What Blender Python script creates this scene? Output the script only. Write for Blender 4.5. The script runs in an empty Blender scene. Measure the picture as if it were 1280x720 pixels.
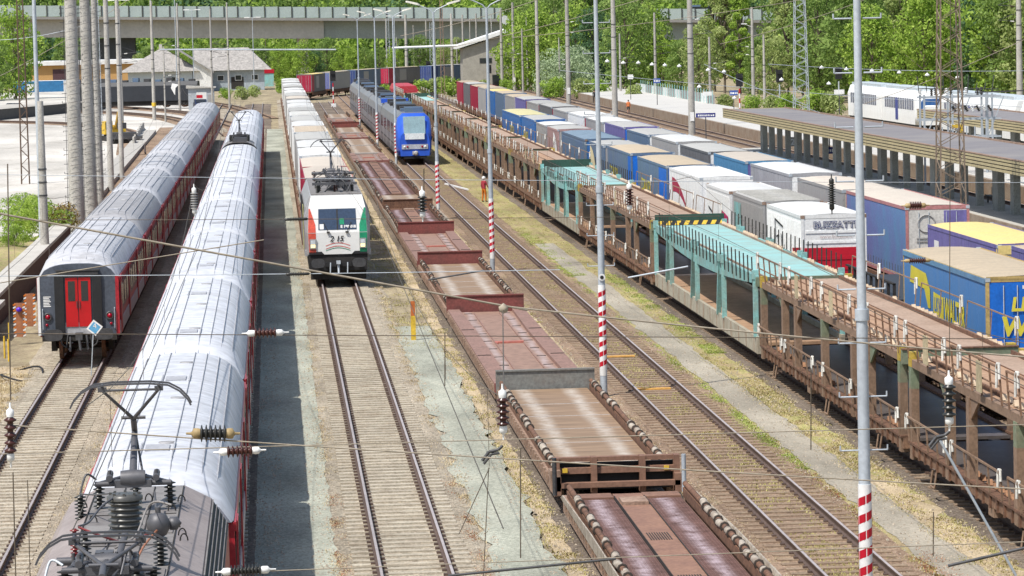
import bpy, math, random
from mathutils import Vector, Matrix, noise
PI = math.pi
S = bpy.context.scene
C = S.collection
rnd = random.Random(7)

# ------------------------------------------------------------------ materials
MATS = {}
def mat(name, col, rough=.7, metal=0., var=.25, scale=1.5, dirt=None, dirt_amt=.4, fine=12., fine_amt=.25, bump=0., spec=.4, emit=None, stretch=None):
    """procedural paint / metal / stone: base colour broken up by coarse dirt and fine grain"""
    if name in MATS: return MATS[name]
    m = bpy.data.materials.new(name); MATS[name] = m
    m.use_nodes = True
    nt = m.node_tree; N = nt.nodes; L = nt.links
    b = N['Principled BSDF']
    b.inputs['Roughness'].default_value = rough
    b.inputs['Metallic'].default_value = metal
    b.inputs['Specular IOR Level'].default_value = spec
    tc = N.new('ShaderNodeTexCoord'); oi = N.new('ShaderNodeObjectInfo')
    ml = N.new('ShaderNodeMath'); ml.operation = 'MULTIPLY'; ml.inputs[1].default_value = 57.
    L.new(oi.outputs['Random'], ml.inputs[0])
    ad = N.new('ShaderNodeVectorMath'); ad.operation = 'ADD'
    L.new(tc.outputs['Object'], ad.inputs[0]); L.new(ml.outputs[0], ad.inputs[1])
    n1 = N.new('ShaderNodeTexNoise'); n1.inputs['Scale'].default_value = scale; n1.inputs['Detail'].default_value = 6; n1.inputs['Roughness'].default_value = .62
    n2 = N.new('ShaderNodeTexNoise'); n2.inputs['Scale'].default_value = fine; n2.inputs['Detail'].default_value = 3
    if stretch:
        mp = N.new('ShaderNodeMapping'); mp.inputs['Scale'].default_value = stretch; L.new(ad.outputs[0], mp.inputs[0]); L.new(mp.outputs[0], n1.inputs['Vector'])
    else: L.new(ad.outputs[0], n1.inputs['Vector'])
    L.new(ad.outputs[0], n2.inputs['Vector'])
    d = dirt or tuple(c * .45 for c in col)
    r1 = N.new('ShaderNodeMapRange'); r1.inputs[1].default_value = .42; r1.inputs[2].default_value = .72; r1.inputs[4].default_value = dirt_amt
    L.new(n1.outputs['Fac'], r1.inputs[0])
    mx = N.new('ShaderNodeMix'); mx.data_type = 'RGBA'
    mx.inputs[6].default_value = (*col, 1); mx.inputs[7].default_value = (*d, 1)
    L.new(r1.outputs[0], mx.inputs[0])
    r2 = N.new('ShaderNodeMapRange'); r2.inputs[1].default_value = .3; r2.inputs[2].default_value = .7; r2.inputs[3].default_value = 1 - fine_amt; r2.inputs[4].default_value = 1 + fine_amt * .5
    L.new(n2.outputs['Fac'], r2.inputs[0])
    hs = N.new('ShaderNodeMix'); hs.data_type = 'RGBA'; hs.blend_type = 'MULTIPLY'; hs.inputs[0].default_value = 1
    L.new(mx.outputs[2], hs.inputs[6]); L.new(r2.outputs[0], hs.inputs[7])
    rv = N.new('ShaderNodeMapRange'); rv.inputs[3].default_value = 1 - var * .5; rv.inputs[4].default_value = 1 + var * .3
    L.new(oi.outputs['Random'], rv.inputs[0])
    h2 = N.new('ShaderNodeMix'); h2.data_type = 'RGBA'; h2.blend_type = 'MULTIPLY'; h2.inputs[0].default_value = 1
    L.new(hs.outputs[2], h2.inputs[6]); L.new(rv.outputs[0], h2.inputs[7])
    L.new(h2.outputs[2], b.inputs['Base Color'])
    if bump:
        bp = N.new('ShaderNodeBump'); bp.inputs['Distance'].default_value = bump
        L.new(n2.outputs['Fac'], bp.inputs['Height']); L.new(bp.outputs[0], b.inputs['Normal'])
    if emit: 
        b.inputs['Emission Color'].default_value = (*col, 1); b.inputs['Emission Strength'].default_value = emit
    return m

def nodes_of(name, rough=.9):
    m = bpy.data.materials.new(name); MATS[name] = m; m.use_nodes = True
    nt = m.node_tree; b = nt.nodes['Principled BSDF']; b.inputs['Roughness'].default_value = rough
    b.inputs['Specular IOR Level'].default_value = .2
    return m, nt, nt.nodes, nt.links, b

def ramp(N, pts):
    r = N.new('ShaderNodeValToRGB'); e = r.color_ramp.elements
    while len(e) > 1: e.remove(e[-1])
    e[0].position = pts[0][0]; e[0].color = (*pts[0][1], 1)
    for p, c in pts[1:]:
        k = e.new(p); k.color = (*c, 1)
    return r

def ground_mat(name, cols, stone, stone_amt=.5, s_big=.35, s_mid=2.2, s_fine=22., stretch=(1, .35, 1), bump=.03, big2=None):
    """gravel / soil: colours by stretched noise plus stones by voronoi cells"""
    m, nt, N, L, b = nodes_of(name, .95)
    tc = N.new('ShaderNodeTexCoord'); mp = N.new('ShaderNodeMapping'); mp.inputs['Scale'].default_value = stretch
    L.new(tc.outputs['Object'], mp.inputs[0])
    a = N.new('ShaderNodeTexNoise'); a.inputs['Scale'].default_value = s_mid; a.inputs['Detail'].default_value = 8; a.inputs['Roughness'].default_value = .68
    L.new(mp.outputs[0], a.inputs['Vector'])
    r = ramp(N, cols); L.new(a.outputs['Fac'], r.inputs[0])
    big = N.new('ShaderNodeTexNoise'); big.inputs['Scale'].default_value = s_big; big.inputs['Detail'].default_value = 4
    L.new(mp.outputs[0], big.inputs['Vector'])
    rb = N.new('ShaderNodeMapRange'); rb.inputs[1].default_value = .3; rb.inputs[2].default_value = .7; rb.inputs[3].default_value = .7; rb.inputs[4].default_value = 1.25
    L.new(big.outputs['Fac'], rb.inputs[0])
    v = N.new('ShaderNodeTexVoronoi'); v.inputs['Scale'].default_value = s_fine
    L.new(tc.outputs['Object'], v.inputs['Vector'])
    mx = N.new('ShaderNodeMix'); mx.data_type = 'RGBA'; mx.inputs[0].default_value = stone_amt
    rs = ramp(N, [(0, tuple(c * .35 for c in stone)), (.5, stone), (1, tuple(min(.85, c * 1.7) for c in stone))])
    sp = N.new('ShaderNodeSeparateColor'); L.new(v.outputs['Color'], sp.inputs[0]); L.new(sp.outputs[0], rs.inputs[0])
    L.new(r.outputs[0], mx.inputs[6]); L.new(rs.outputs[0], mx.inputs[7])
    mu = N.new('ShaderNodeMix'); mu.data_type = 'RGBA'; mu.blend_type = 'MULTIPLY'; mu.inputs[0].default_value = 1
    L.new(mx.outputs[2], mu.inputs[6]); L.new(rb.outputs[0], mu.inputs[7])
    L.new(mu.outputs[2], b.inputs['Base Color'])
    bp = N.new('ShaderNodeBump'); bp.inputs['Distance'].default_value = bump
    L.new(v.outputs['Distance'], bp.inputs['Height']); L.new(bp.outputs[0], b.inputs['Normal'])
    return m

# ------------------------------------------------------------------ mesh builder
class MB:
    def __init__(s): s.v = []; s.f = []; s.m = []; s.sm = []
    def add(s, vs, fs, m=0, smooth=False):
        o = len(s.v); s.v += [tuple(v) for v in vs]
        for f in fs: s.f.append([i + o for i in f]); s.m.append(m); s.sm.append(smooth)
        return s
    def box(s, x0, x1, y0, y1, z0, z1, m=0):
        vs = [(x, y, z) for z in (z0, z1) for y in (y0, y1) for x in (x0, x1)]
        return s.add(vs, [(0, 2, 3, 1), (4, 5, 7, 6), (0, 1, 5, 4), (2, 6, 7, 3), (0, 4, 6, 2), (1, 3, 7, 5)], m)
    def bar(s, p, q, w, h, m=0, up=(0, 0, 1)):
        """rectangular bar from p to q"""
        p, q = Vector(p), Vector(q); d = (q - p).normalized(); u = Vector(up)
        if abs(d.dot(u)) > .98: u = Vector((0, 1, 0))
        sx = d.cross(u).normalized() * w / 2; sz = sx.cross(d).normalized() * h / 2
        vs = [e + a * sx + c * sz for e in (p, q) for a, c in ((-1, -1), (1, -1), (1, 1), (-1, 1))]
        return s.add(vs, [(0, 1, 2, 3), (7, 6, 5, 4), (0, 4, 5, 1), (1, 5, 6, 2), (2, 6, 7, 3), (3, 7, 4, 0)], m)
    def tube(s, p, q, r, n=8, r2=None, m=0, caps=True):
        p, q = Vector(p), Vector(q); d = (q - p)
        if d.length < 1e-6: return s
        d.normalize(); u = Vector((0, 0, 1)) if abs(d.z) < .9 else Vector((1, 0, 0))
        a = d.cross(u).normalized(); b = d.cross(a); r2 = r if r2 is None else r2
        vs = [p + (a * math.cos(t) + b * math.sin(t)) * r for t in (2 * PI * k / n for k in range(n))]
        vs += [q + (a * math.cos(t) + b * math.sin(t)) * r2 for t in (2 * PI * k / n for k in range(n))]
        fs = [(k, (k + 1) % n, n + (k + 1) % n, n + k) for k in range(n)]
        s.add(vs, fs, m, True)
        if caps: s.add(vs, [tuple(range(n))[::-1], tuple(range(n, 2 * n))], m)
        return s
    def path(s, pts, r, n=6, m=0):
        for a, b in zip(pts, pts[1:]): s.tube(a, b, r, n, m=m)
        return s
    def lathe(s, prof, c=(0, 0, 0), axis=(0, 0, 1), n=16, m=0):
        """prof: list of (radius, height along axis)"""
        c = Vector(c); d = Vector(axis).normalized(); u = Vector((0, 0, 1)) if abs(d.z) < .9 else Vector((1, 0, 0))
        a = d.cross(u).normalized(); b = d.cross(a)
        vs = []; 
        for r, h in prof:
            vs += [c + d * h + (a * math.cos(2 * PI * k / n) + b * math.sin(2 * PI * k / n)) * r for k in range(n)]
        fs = [(i * n + k, i * n + (k + 1) % n, (i + 1) * n + (k + 1) % n, (i + 1) * n + k) for i in range(len(prof) - 1) for k in range(n)]
        s.add(vs, fs, m, True)
        s.add(vs[:n] , [tuple(range(n))], m); s.add(vs[-n:], [tuple(range(n))], m)
        return s
    def insul(s, c, axis=(0, 0, 1), L=.4, r=.09, sheds=7, n=14, m=0, core=.45):
        pr = [(r * core, 0)]
        for k in range(sheds):
            h = L * (k + .5) / sheds; t = L / sheds * .3
            pr += [(r * core, h - t), (r, h - t * .3), (r, h + t * .2), (r * core, h + t)]
        pr += [(r * core, L)]
        return s.lathe(pr, c, axis, n, m)
    def extr(s, prof, y0, y1, m=0, smooth=False, caps=True):
        """closed profile [(x,z)] extruded along y"""
        n = len(prof); vs = [(x, y0, z) for x, z in prof] + [(x, y1, z) for x, z in prof]
        s.add(vs, [(k, (k + 1) % n, n + (k + 1) % n, n + k) for k in range(n)], m, smooth)
        if caps: s.add(vs, [tuple(range(n))[::-1], tuple(range(n, 2 * n))], m)
        return s
    def loft(s, secs, m=0, smooth=False, closed=True, caps=True):
        n = len(secs[0]); vs = [v for sec in secs for v in sec]
        fs = []
        for i in range(len(secs) - 1):
            for k in range(n if closed else n - 1):
                k2 = (k + 1) % n; fs.append((i * n + k, i * n + k2, (i + 1) * n + k2, (i + 1) * n + k))
        s.add(vs, fs, m, smooth)
        if caps and closed: s.add(secs[0], [tuple(range(n))[::-1]], m); s.add(secs[-1], [tuple(range(n))], m)
        return s
    def quad(s, a, b, c, d, m=0): return s.add([a, b, c, d], [(0, 1, 2, 3)], m)
    def poly(s, pts, m=0): return s.add(pts, [tuple(range(len(pts)))], m)
    def mesh(s, name, mats):
        me = bpy.data.meshes.new(name); me.from_pydata(s.v, [], s.f)
        for m in (mats if isinstance(mats, (list, tuple)) else [mats]): me.materials.append(m)
        me.polygons.foreach_set('material_index', s.m); me.polygons.foreach_set('use_smooth', s.sm)
        me.update(); return me
    def mark(s): s.pc = getattr(s, 'pc', []) + [len(s.f)]; return s
    def build_each(s, name, mats, parent=None, limit=400):
        """one object for every marked piece"""
        cuts = s.pc + [len(s.f)]; out = []
        for a, c in zip(cuts, cuts[1:]):
            if c <= a: continue
            fs = s.f[a:c]; idx = sorted({i for f in fs for i in f}); mp = {i: k for k, i in enumerate(idx)}
            co = [Vector(s.v[i]) for i in idx]; ctr = sum(co, Vector()) / len(co)
            me = bpy.data.meshes.new(name); me.from_pydata([tuple(v - ctr) for v in co], [], [[mp[i] for i in f] for f in fs])
            for m in (mats if isinstance(mats, (list, tuple)) else [mats]): me.materials.append(m)
            me.polygons.foreach_set('material_index', s.m[a:c]); me.polygons.foreach_set('use_smooth', s.sm[a:c]); me.update()
            o = bpy.data.objects.new(name, me); C.objects.link(o); o.parent = parent; o.location = ctr; out.append(o)
        return out
    def build(s, name, mats, parent=None, loc=None):
        o = bpy.data.objects.new(name, s.mesh(name, mats)); C.objects.link(o)
        if parent: o.parent = parent
        if loc: o.location = loc
        return o

def fixnormals(me):
    import bmesh
    bm = bmesh.new(); bm.from_mesh(me); bmesh.ops.recalc_face_normals(bm, faces=bm.faces); bm.to_mesh(me); bm.free()

def tag(o, label=None, cat=None, group=None, kind=None):
    if label: o['label'] = label
    if cat: o['category'] = cat
    if group: o['group'] = group
    if kind: o['kind'] = kind
    return o
def thing(name, label, cat, loc=(0, 0, 0), rz=0., group=None):
    o = bpy.data.objects.new(name, None); C.objects.link(o); o.location = loc; o.rotation_euler = (0, 0, rz)
    o.empty_display_size = .1
    return tag(o, label, cat, group)
def dup(root, loc, rz=0., label=None, group=None, remap=None, skip=()):
    r = root.copy(); C.objects.link(r); r.location = loc; r.rotation_euler = (0, 0, rz)
    if label: r['label'] = label
    if group: r['group'] = group
    def rec(src, dst):
        for ch in src.children:
            if ch.name.split('.')[0] in skip: continue
            c = ch.copy(); C.objects.link(c); c.parent = dst; rec(ch, c)
    rec(root, r); return r
def struct(o): o['kind'] = 'structure'; return o
_ft = {}
def text(s, size, parent, loc, rot, m, name='lettering', shear=0., bold=.0, align='LEFT', sx=1.):
    k = (s, round(size, 3), shear, bold, align)
    if k not in _ft:
        cu = bpy.data.curves.new('lettering', 'FONT'); cu.body = s; cu.size = size; cu.shear = shear; cu.offset = bold; cu.align_x = align; cu.resolution_u = 3
        t = bpy.data.objects.new('t', cu); C.objects.link(t)
        dg = bpy.context.evaluated_depsgraph_get()
        me = bpy.data.meshes.new_from_object(t.evaluated_get(dg)); bpy.data.objects.remove(t); bpy.data.curves.remove(cu)
        _ft[k] = me
    me = _ft[k].copy(); me.name = 'lettering'; me.materials.clear(); me.materials.append(m)
    o = bpy.data.objects.new(name, me); C.objects.link(o); o.parent = parent; o.location = loc; o.rotation_euler = rot; o.scale = (sx, 1, 1)
    return o
LEFTFACE = (PI / 2, 0, -PI / 2)   # lettering on a face that looks towards -X (reads towards the camera end)
ENDFACE = (PI / 2, 0, 0)          # lettering on a face that looks towards -Y

# palette
RUST = mat('rusty_steel', (.20, .105, .065), .85, dirt=(.09, .05, .035), dirt_amt=.75, scale=2.5, fine_amt=.45)
RUSTL = mat('worn_brown_steel', (.34, .235, .175), .8, dirt=(.16, .09, .06), dirt_amt=.7, scale=1.2, fine_amt=.35)
OXIDE = mat('red_oxide_paint', (.24, .07, .06), .7, dirt=(.12, .06, .05), dirt_amt=.6, scale=1.6, fine_amt=.25)
OXIDEP = mat('faded_red_oxide_paint', (.31, .185, .15), .75, dirt=(.20, .13, .10), dirt_amt=.8, scale=1.6, fine_amt=.35)
DARK = mat('grimy_underframe', (.035, .032, .03), .8, fine_amt=.4)
BLACK = mat('black_rubber', (.02, .02, .022), .6)
STEEL = mat('dark_steel', (.10, .10, .105), .5, metal=.5)
RAILS = mat('rail_steel', (.14, .095, .075), .6, metal=.2, fine_amt=.3)
RAILTOP = mat('worn_rail_head', (.50, .44, .43), .42, metal=.15)
CONC = mat('mast_concrete', (.45, .43, .395), .9, dirt=(.28, .27, .245), dirt_amt=.7, scale=.8, fine_amt=.25, bump=.01)
CONCL = mat('pale_concrete', (.52, .50, .455), .9, dirt=(.30, .28, .25), dirt_amt=.6, scale=.6)
GALV = mat('galvanised_steel', (.50, .55, .60), .5, metal=.2, fine_amt=.15)
WHITE = mat('white_paint', (.84, .84, .83), .45, dirt=(.5, .48, .44), dirt_amt=.45, scale=.7, fine_amt=.08)
RED = mat('signal_red_paint', (.55, .012, .03), .4, fine_amt=.1)
CRIM = mat('crimson_paint', (.42, .02, .06), .5, fine_amt=.15)
GLASS = mat('dark_window_glass', (.025, .03, .035), .08, spec=.8, fine_amt=.0, dirt_amt=.1)
YEL = mat('yellow_paint', (.72, .48, .05), .55)
ORG = mat('orange_paint', (.75, .20, .02), .6)
WIRE = mat('contact_wire', (.16, .13, .10), .5, metal=.4)
WIREL = mat('pale_span_rope', (.36, .31, .24), .6)
INSB = mat('brown_glazed_insulator', (.07, .025, .02), .25, fine_amt=.05)
INSD = mat('dark_glazed_insulator', (.035, .035, .032), .35)
BLUE = mat('trailer_blue', (.03, .16, .46), .5, dirt=(.10, .17, .30), dirt_amt=.55, scale=.8)
# ------------------------------------------------------------------ ground
def strip(name, x0, x1, y0, y1, z, m, jit=.0, seed=0, step=.8):
    """long sheet with uneven edges"""
    b = MB(); y = y0; ps = []
    while y < y1:
        ps.append(y); y += step * max(1., (y - 40) / 60)
    ps.append(y1)
    vs = []
    for y in ps:
        j0 = jit * (noise.noise((seed, y * .9, 0)) + .7 * noise.noise((seed + 5, y * .23, 3))); j1 = jit * (noise.noise((seed + 9, y * .9, 7)) + .7 * noise.noise((seed + 2, y * .23, 1)))
        vs += [(x0 + j0, y, z), (x1 + j1, y, z)]
    b.add(vs, [(2 * i, 2 * i + 1, 2 * i + 3, 2 * i + 2) for i in range(len(ps) - 1)])
    return struct(b.build(name, m))

G_BASE = ground_mat('weedy_yard_ground', [(.25, (.17, .13, .08)), (.45, (.31, .25, .15)), (.6, (.42, .35, .21)), (.75, (.26, .27, .10))], (.30, .26, .20), .35)
G_DRY = ground_mat('dry_grass_ground', [(.22, (.22, .16, .10)), (.42, (.42, .33, .20)), (.58, (.56, .46, .30)), (.72, (.50, .38, .25)), (.85, (.38, .35, .16))], (.44, .36, .26), .38)
G_GREEN = ground_mat('green_verge_ground', [(.22, (.20, .13, .08)), (.38, (.33, .25, .13)), (.50, (.38, .34, .13)), (.60, (.30, .33, .08)), (.72, (.36, .40, .09)), (.85, (.44, .35, .22))], (.38, .30, .20), .42)
G_PATH = ground_mat('fine_gravel_path', [(.25, (.22, .24, .19)), (.42, (.31, .33, .27)), (.55, (.35, .365, .30)), (.7, (.32, .31, .23)), (.85, (.40, .39, .31))], (.37, .37, .31), .42, s_big=.5, s_mid=1.2, s_fine=22, bump=.02)
G_PATH2 = ground_mat('trodden_earth_path', [(.2, (.24, .22, .17)), (.5, (.34, .31, .25)), (.8, (.42, .38, .31))], (.34, .31, .26), .35, s_fine=26, bump=.012)
G_BALC = ground_mat('pale_ballast', [(.25, (.22, .17, .12)), (.42, (.33, .28, .205)), (.55, (.41, .36, .27)), (.75, (.46, .42, .33))], (.34, .295, .235), .6, s_fine=15, bump=.04)
G_BALD = ground_mat('brown_ballast', [(.25, (.11, .065, .04)), (.42, (.20, .13, .08)), (.56, (.30, .21, .13)), (.70, (.23, .21, .08)), (.85, (.40, .31, .24))], (.30, .22, .17), .5, s_fine=15, bump=.04)
G_BALK = ground_mat('dark_ballast', [(.25, (.10, .08, .06)), (.5, (.17, .13, .10)), (.75, (.24, .19, .14))], (.20, .17, .14), .5, s_fine=15, bump=.04)
G_YARD = ground_mat('pale_yard_paving', [(.3, (.38, .36, .32)), (.45, (.50, .475, .43)), (.6, (.57, .545, .50)), (.75, (.46, .43, .38))], (.50, .47, .42), .2, s_big=.08, s_mid=.4, s_fine=8, bump=.005)
G_ASPH = ground_mat('grey_asphalt', [(.3, (.30, .30, .29)), (.5, (.36, .36, .35)), (.7, (.42, .41, .40))], (.35, .35, .34), .25, s_big=.06, s_mid=.6, s_fine=10, bump=.005)

struct(MB().box(-600, 900, -60, 2500, -1.2, -.30).build('ground', G_BASE))
ZG = -.27
strip('yard_paving', -70, -11.9, 196, 640, ZG + .02, G_YARD, .15, 1, 3)
strip('yard_paving', -70, -16.5, 120, 196.2, ZG + .015, G_YARD, .2, 1, 3)
strip('gravel_path', -.75, 1.15, 30, 420, ZG + .06, G_PATH, .12, 2)
strip('dry_ground', 1.05, 4.6, 30, 420, ZG + .035, G_DRY, .05, 3)
strip('gravel_path', 4.55, 5.95, 30, 140, ZG + .06, G_PATH, .34, 4)
strip('dry_ground', 6.0, 6.9, 30, 420, ZG + .045, G_DRY, .1, 5)
strip('dry_ground', 9.4, 10.7, 30, 420, ZG + .045, G_DRY, .1, 6)
strip('dry_ground', -11, -8.2, 40, 128, ZG + .03, G_DRY, .2, 16)
strip('dry_ground', -5.7, -3.5, 40, 360, ZG + .03, G_DRY, .1, 17)
strip('green_verge', 13.0, 15.6, 30, 480, ZG + .045, G_GREEN, .15, 7)
strip('dry_ground', 14.6, 15.5, 30, 90, ZG + .05, G_DRY, .5, 8)
strip('earth_path', 13.75, 14.75, 30, 190, ZG + .06, G_PATH2, .16, 9)
strip('gravel_path', 28, 41.6, 140, 560, ZG + .06, G_ASPH, .1, 10, 3)
strip('gravel_path', 18.8, 24, 30, 420, ZG + .03, G_BALK, .1, 11)

# ------------------------------------------------------------------ railway tracks
SLC = mat('pale_concrete_sleeper', (.50, .45, .36), .9, dirt=(.29, .235, .17), dirt_amt=.85, scale=1.6, fine=18, fine_amt=.3)
SLW = mat('weathered_wood_sleeper', (.27, .19, .13), .9, dirt=(.38, .31, .22), dirt_amt=.6, scale=3., fine=18, fine_amt=.35)
def rail_mb(y0, y1):
    b = MB(); pr = [(-.07, -.17), (.07, -.17), (.07, -.155), (.012, -.13), (.012, -.045), (.036, -.035), (.036, -.002), (-.036, -.002), (-.036, -.035), (-.012, -.045), (-.012, -.13), (-.07, -.155)]
    b.extr(pr, y0, y1, 0); b.box(-.03, .03, y0, y1, -.0018, .001, 1); return b
def sleeper_mb(b, y, x=0., clip=True, w=.125):
    j = rnd.uniform(-.02, .02)
    b.box(x - 1.3 + j, x + 1.3 + j, y - w, y + w, -.26, -.172 + rnd.uniform(-.006, .006), 0)
    if clip:
        for s in (-1, 1):
            for t in (-1, 1): b.box(x + s * .75 + t * .12 - .045, x + s * .75 + t * .12 + .045, y - .07, y + .07, -.18, -.125, 1)
def track(X, y0, y1, sl, bal, label, n_ind=0, ind0=0, pitch=.65, balz=-.205, half=1.75, cat='railway track'):
    t = thing('railway_track', label, cat, (X, 0, 0)); t['kind'] = 'structure'
    bb = MB(); 
    ps = []; y = y0
    while y < y1: ps.append(y); y += .8 * max(1, (y - 30) / 50)
    ps.append(y1); vs = []
    for y in ps:
        a = .18 * noise.noise((X, y * .8, 0)); c = .18 * noise.noise((X, y * .8, 9))
        vs += [(-half - .25 + a, y, ZG + .015), (-half * .82, y, balz + .01 * noise.noise((X, y, 4))), (0, y, balz + .012 * noise.noise((X, y * 2, 2))), (half * .82, y, balz), (half + .25 + c, y, ZG + .015)]
    fs = [(5 * i + k, 5 * i + k + 1, 5 * i + k + 6, 5 * i + k + 5) for i in range(len(ps) - 1) for k in range(4)]
    bb.add(vs, fs); bb.build('ballast_bed', bal, t)
    r = rail_mb(y0, y1)
    r1 = r.build('rail', [RAILS, RAILTOP], t, (-.75, 0, 0)); r2 = r1.copy(); C.objects.link(r2); r2.location.x = .75; r2.parent = t
    rest = MB(); k = 0; y = y0 + .3; protos = []
    for q in range(4):
        b = MB(); sleeper_mb(b, 0); protos.append(b.mesh('sleeper', [sl, RAILS]))
    while y < min(y1, 420):
        if y >= ind0 and k < n_ind:
            o = bpy.data.objects.new('sleeper', protos[rnd.randrange(4)]); C.objects.link(o); o.parent = t; o.location = (0, y, 0); k += 1
        else: sleeper_mb(rest, y, clip=y < 220)
        y += pitch
    o = rest.build('sleepers', [sl, RAILS], t); o['kind'] = 'stuff'
    return t
track(2.79, 30, 590, SLC, G_BALC, 'empty straight track with pale concrete sleepers in front of the white locomotive', 100, 68)
track(-6.95, 30, 560, SLC, G_BALC, 'track with pale concrete sleepers in front of the red doors of the far left train', 100, 60)
track(-2.15, 30, 560, SLC, G_BALK, 'track under the long grey roofed train left of the shaded path')
track(8.05, 30, 560, SLW, G_BALK, 'track under the low flat wagons of the rolling road')
track(11.93, 30, 620, SLW, G_BALD, 'overgrown track with brown wooden sleepers running up to the blue train', 100, 68, pitch=.68, balz=-.2)
track(17.3, 30, 620, SLW, G_BALK, 'track under the rusty double deck car carriers')
track(21.6, 60, 620, SLW, G_BALK, 'track under the near row of lorry trailers and containers')
track(26., 60, 620, SLW, G_BALK, 'track under the far row of lorry trailers')
track(32.2, 120, 620, SLW, G_BALK, 'rusty siding between the far trailers and the station canopy')
track(43.9, 120, 700, SLW, G_BALD, 'rust stained track along the low station platform wall')
track(57.6, 200, 700, SLW, G_BALD, 'track behind the second station platform near the trees')
def curved(pts, label, sl=SLW, bal=G_BALD):
    """track following a smooth polyline"""
    t = thing('railway_track', label, 'railway track', (0, 0, 0)); t['kind'] = 'structure'
    P = [Vector((x, y, 0)) for x, y in pts]; Q = []
    for i in range(len(P) - 1):
        a = P[max(0, i - 1)]; b = P[i]; c = P[i + 1]; d = P[min(len(P) - 1, i + 2)]
        for k in range(8):
            u = k / 8; Q.append(.5 * ((2 * b) + (c - a) * u + (2 * a - 5 * b + 4 * c - d) * u * u + (3 * b - a - 3 * c + d) * u ** 3))
    Q.append(P[-1]); nn = []
    for i in range(len(Q)):
        d = (Q[min(i + 1, len(Q) - 1)] - Q[max(i - 1, 0)]).normalized(); nn.append(Vector((d.y, -d.x, 0)))
    bb = MB(); bb.loft([[q - n * 2 + Vector((0, 0, ZG + .03)), q - n * 1.5 + Vector((0, 0, -.2)), q + n * 1.5 + Vector((0, 0, -.2)), q + n * 2 + Vector((0, 0, ZG + .03))] for q, n in zip(Q, nn)], closed=False); bb.build('ballast_bed', bal, t)
    for s in (-.75, .75):
        r = MB(); r.loft([[q + n * (s - .04) + Vector((0, 0, -.17)), q + n * (s - .04), q + n * (s + .04), q + n * (s + .04) + Vector((0, 0, -.17))] for q, n in zip(Q, nn)], closed=False); r.build('rail', RAILS, t)
    return t
curved([(-6.2, 395), (-9, 440), (-17, 500), (-34, 545), (-80, 590)], 'rust coloured curved track crossing behind the left trains')
curved([(-2.15, 400), (-6, 450), (-14, 520), (-34, 580), (-90, 640)], 'second rusty curved track swinging left beyond the trackside hut')
curved([(-1, 470), (-8, 560), (-24, 640), (-70, 690)], 'far curved track passing in front of the white house')
curved([(2.79, 560), (4.2, 590), (9, 630), (19, 672), (45, 710)], 'curved track carrying the red and blue trailer train')
curved([(24, 480), (22, 560), (30, 650), (60, 720)], 'curving yard track beyond the car carriers')
curved([(38, 420), (33, 520), (36, 620), (60, 720)], 'curving track beside the green scrub at the end of the yard')
curved([(-13, 345), (-17, 420), (-28, 470), (-60, 520)], 'short siding beside the yellow excavator')

# ------------------------------------------------------------------ weeds (nobody could count them)
def leafmat(name, a, b, c=None, trans=.25):
    m, nt, N, L, bs = nodes_of(name, .7)
    tc = N.new('ShaderNodeTexCoord'); n = N.new('ShaderNodeTexNoise'); n.inputs['Scale'].default_value = .55; n.inputs['Detail'].default_value = 5
    oi = N.new('ShaderNodeObjectInfo'); ad = N.new('ShaderNodeVectorMath'); ad.operation = 'MULTIPLY_ADD'; ad.inputs[1].default_value = (1, 1, 1)
    L.new(tc.outputs['Object'], ad.inputs[0]); L.new(oi.outputs['Location'], ad.inputs[2]); L.new(ad.outputs[0], n.inputs['Vector'])
    w = N.new('ShaderNodeTexWhiteNoise'); g = N.new('ShaderNodeNewGeometry')
    L.new(g.outputs['Random Per Island'], w.inputs['Vector'])
    av = N.new('ShaderNodeMath'); av.operation = 'MULTIPLY_ADD'; av.inputs[1].default_value = .45; L.new(w.outputs['Value'], av.inputs[0])
    m2 = N.new('ShaderNodeMath'); m2.operation = 'MULTIPLY_ADD'; m2.inputs[1].default_value = 1.6; m2.inputs[2].default_value = -.5; L.new(n.outputs['Fac'], m2.inputs[0]); L.new(m2.outputs[0], av.inputs[2])
    r = ramp(N, [(.1, a), (.55, b), (.95, c or b)]); L.new(av.outputs[0], r.inputs[0])
    L.new(r.outputs[0], bs.inputs['Base Color'])
    tr = N.new('ShaderNodeBsdfTranslucent'); L.new(r.outputs[0], tr.inputs[0]); ms = N.new('ShaderNodeMixShader'); ms.inputs[0].default_value = trans
    L.new(bs.outputs[0], ms.inputs[1]); L.new(tr.outputs[0], ms.inputs[2]); L.new(ms.outputs[0], N['Material Output'].inputs[0])
    return m
L_DRY = leafmat('dry_weeds', (.32, .24, .14), (.58, .48, .30), (.68, .60, .40))
L_OLIVE = leafmat('olive_weeds', (.26, .21, .09), (.42, .38, .15), (.55, .50, .22))
L_LIME = leafmat('bright_grass', (.20, .24, .06), (.34, .42, .10), (.50, .56, .18))
L_RED = leafmat('reddish_weeds', (.22, .08, .04), (.42, .20, .12), (.52, .36, .22))
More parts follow.
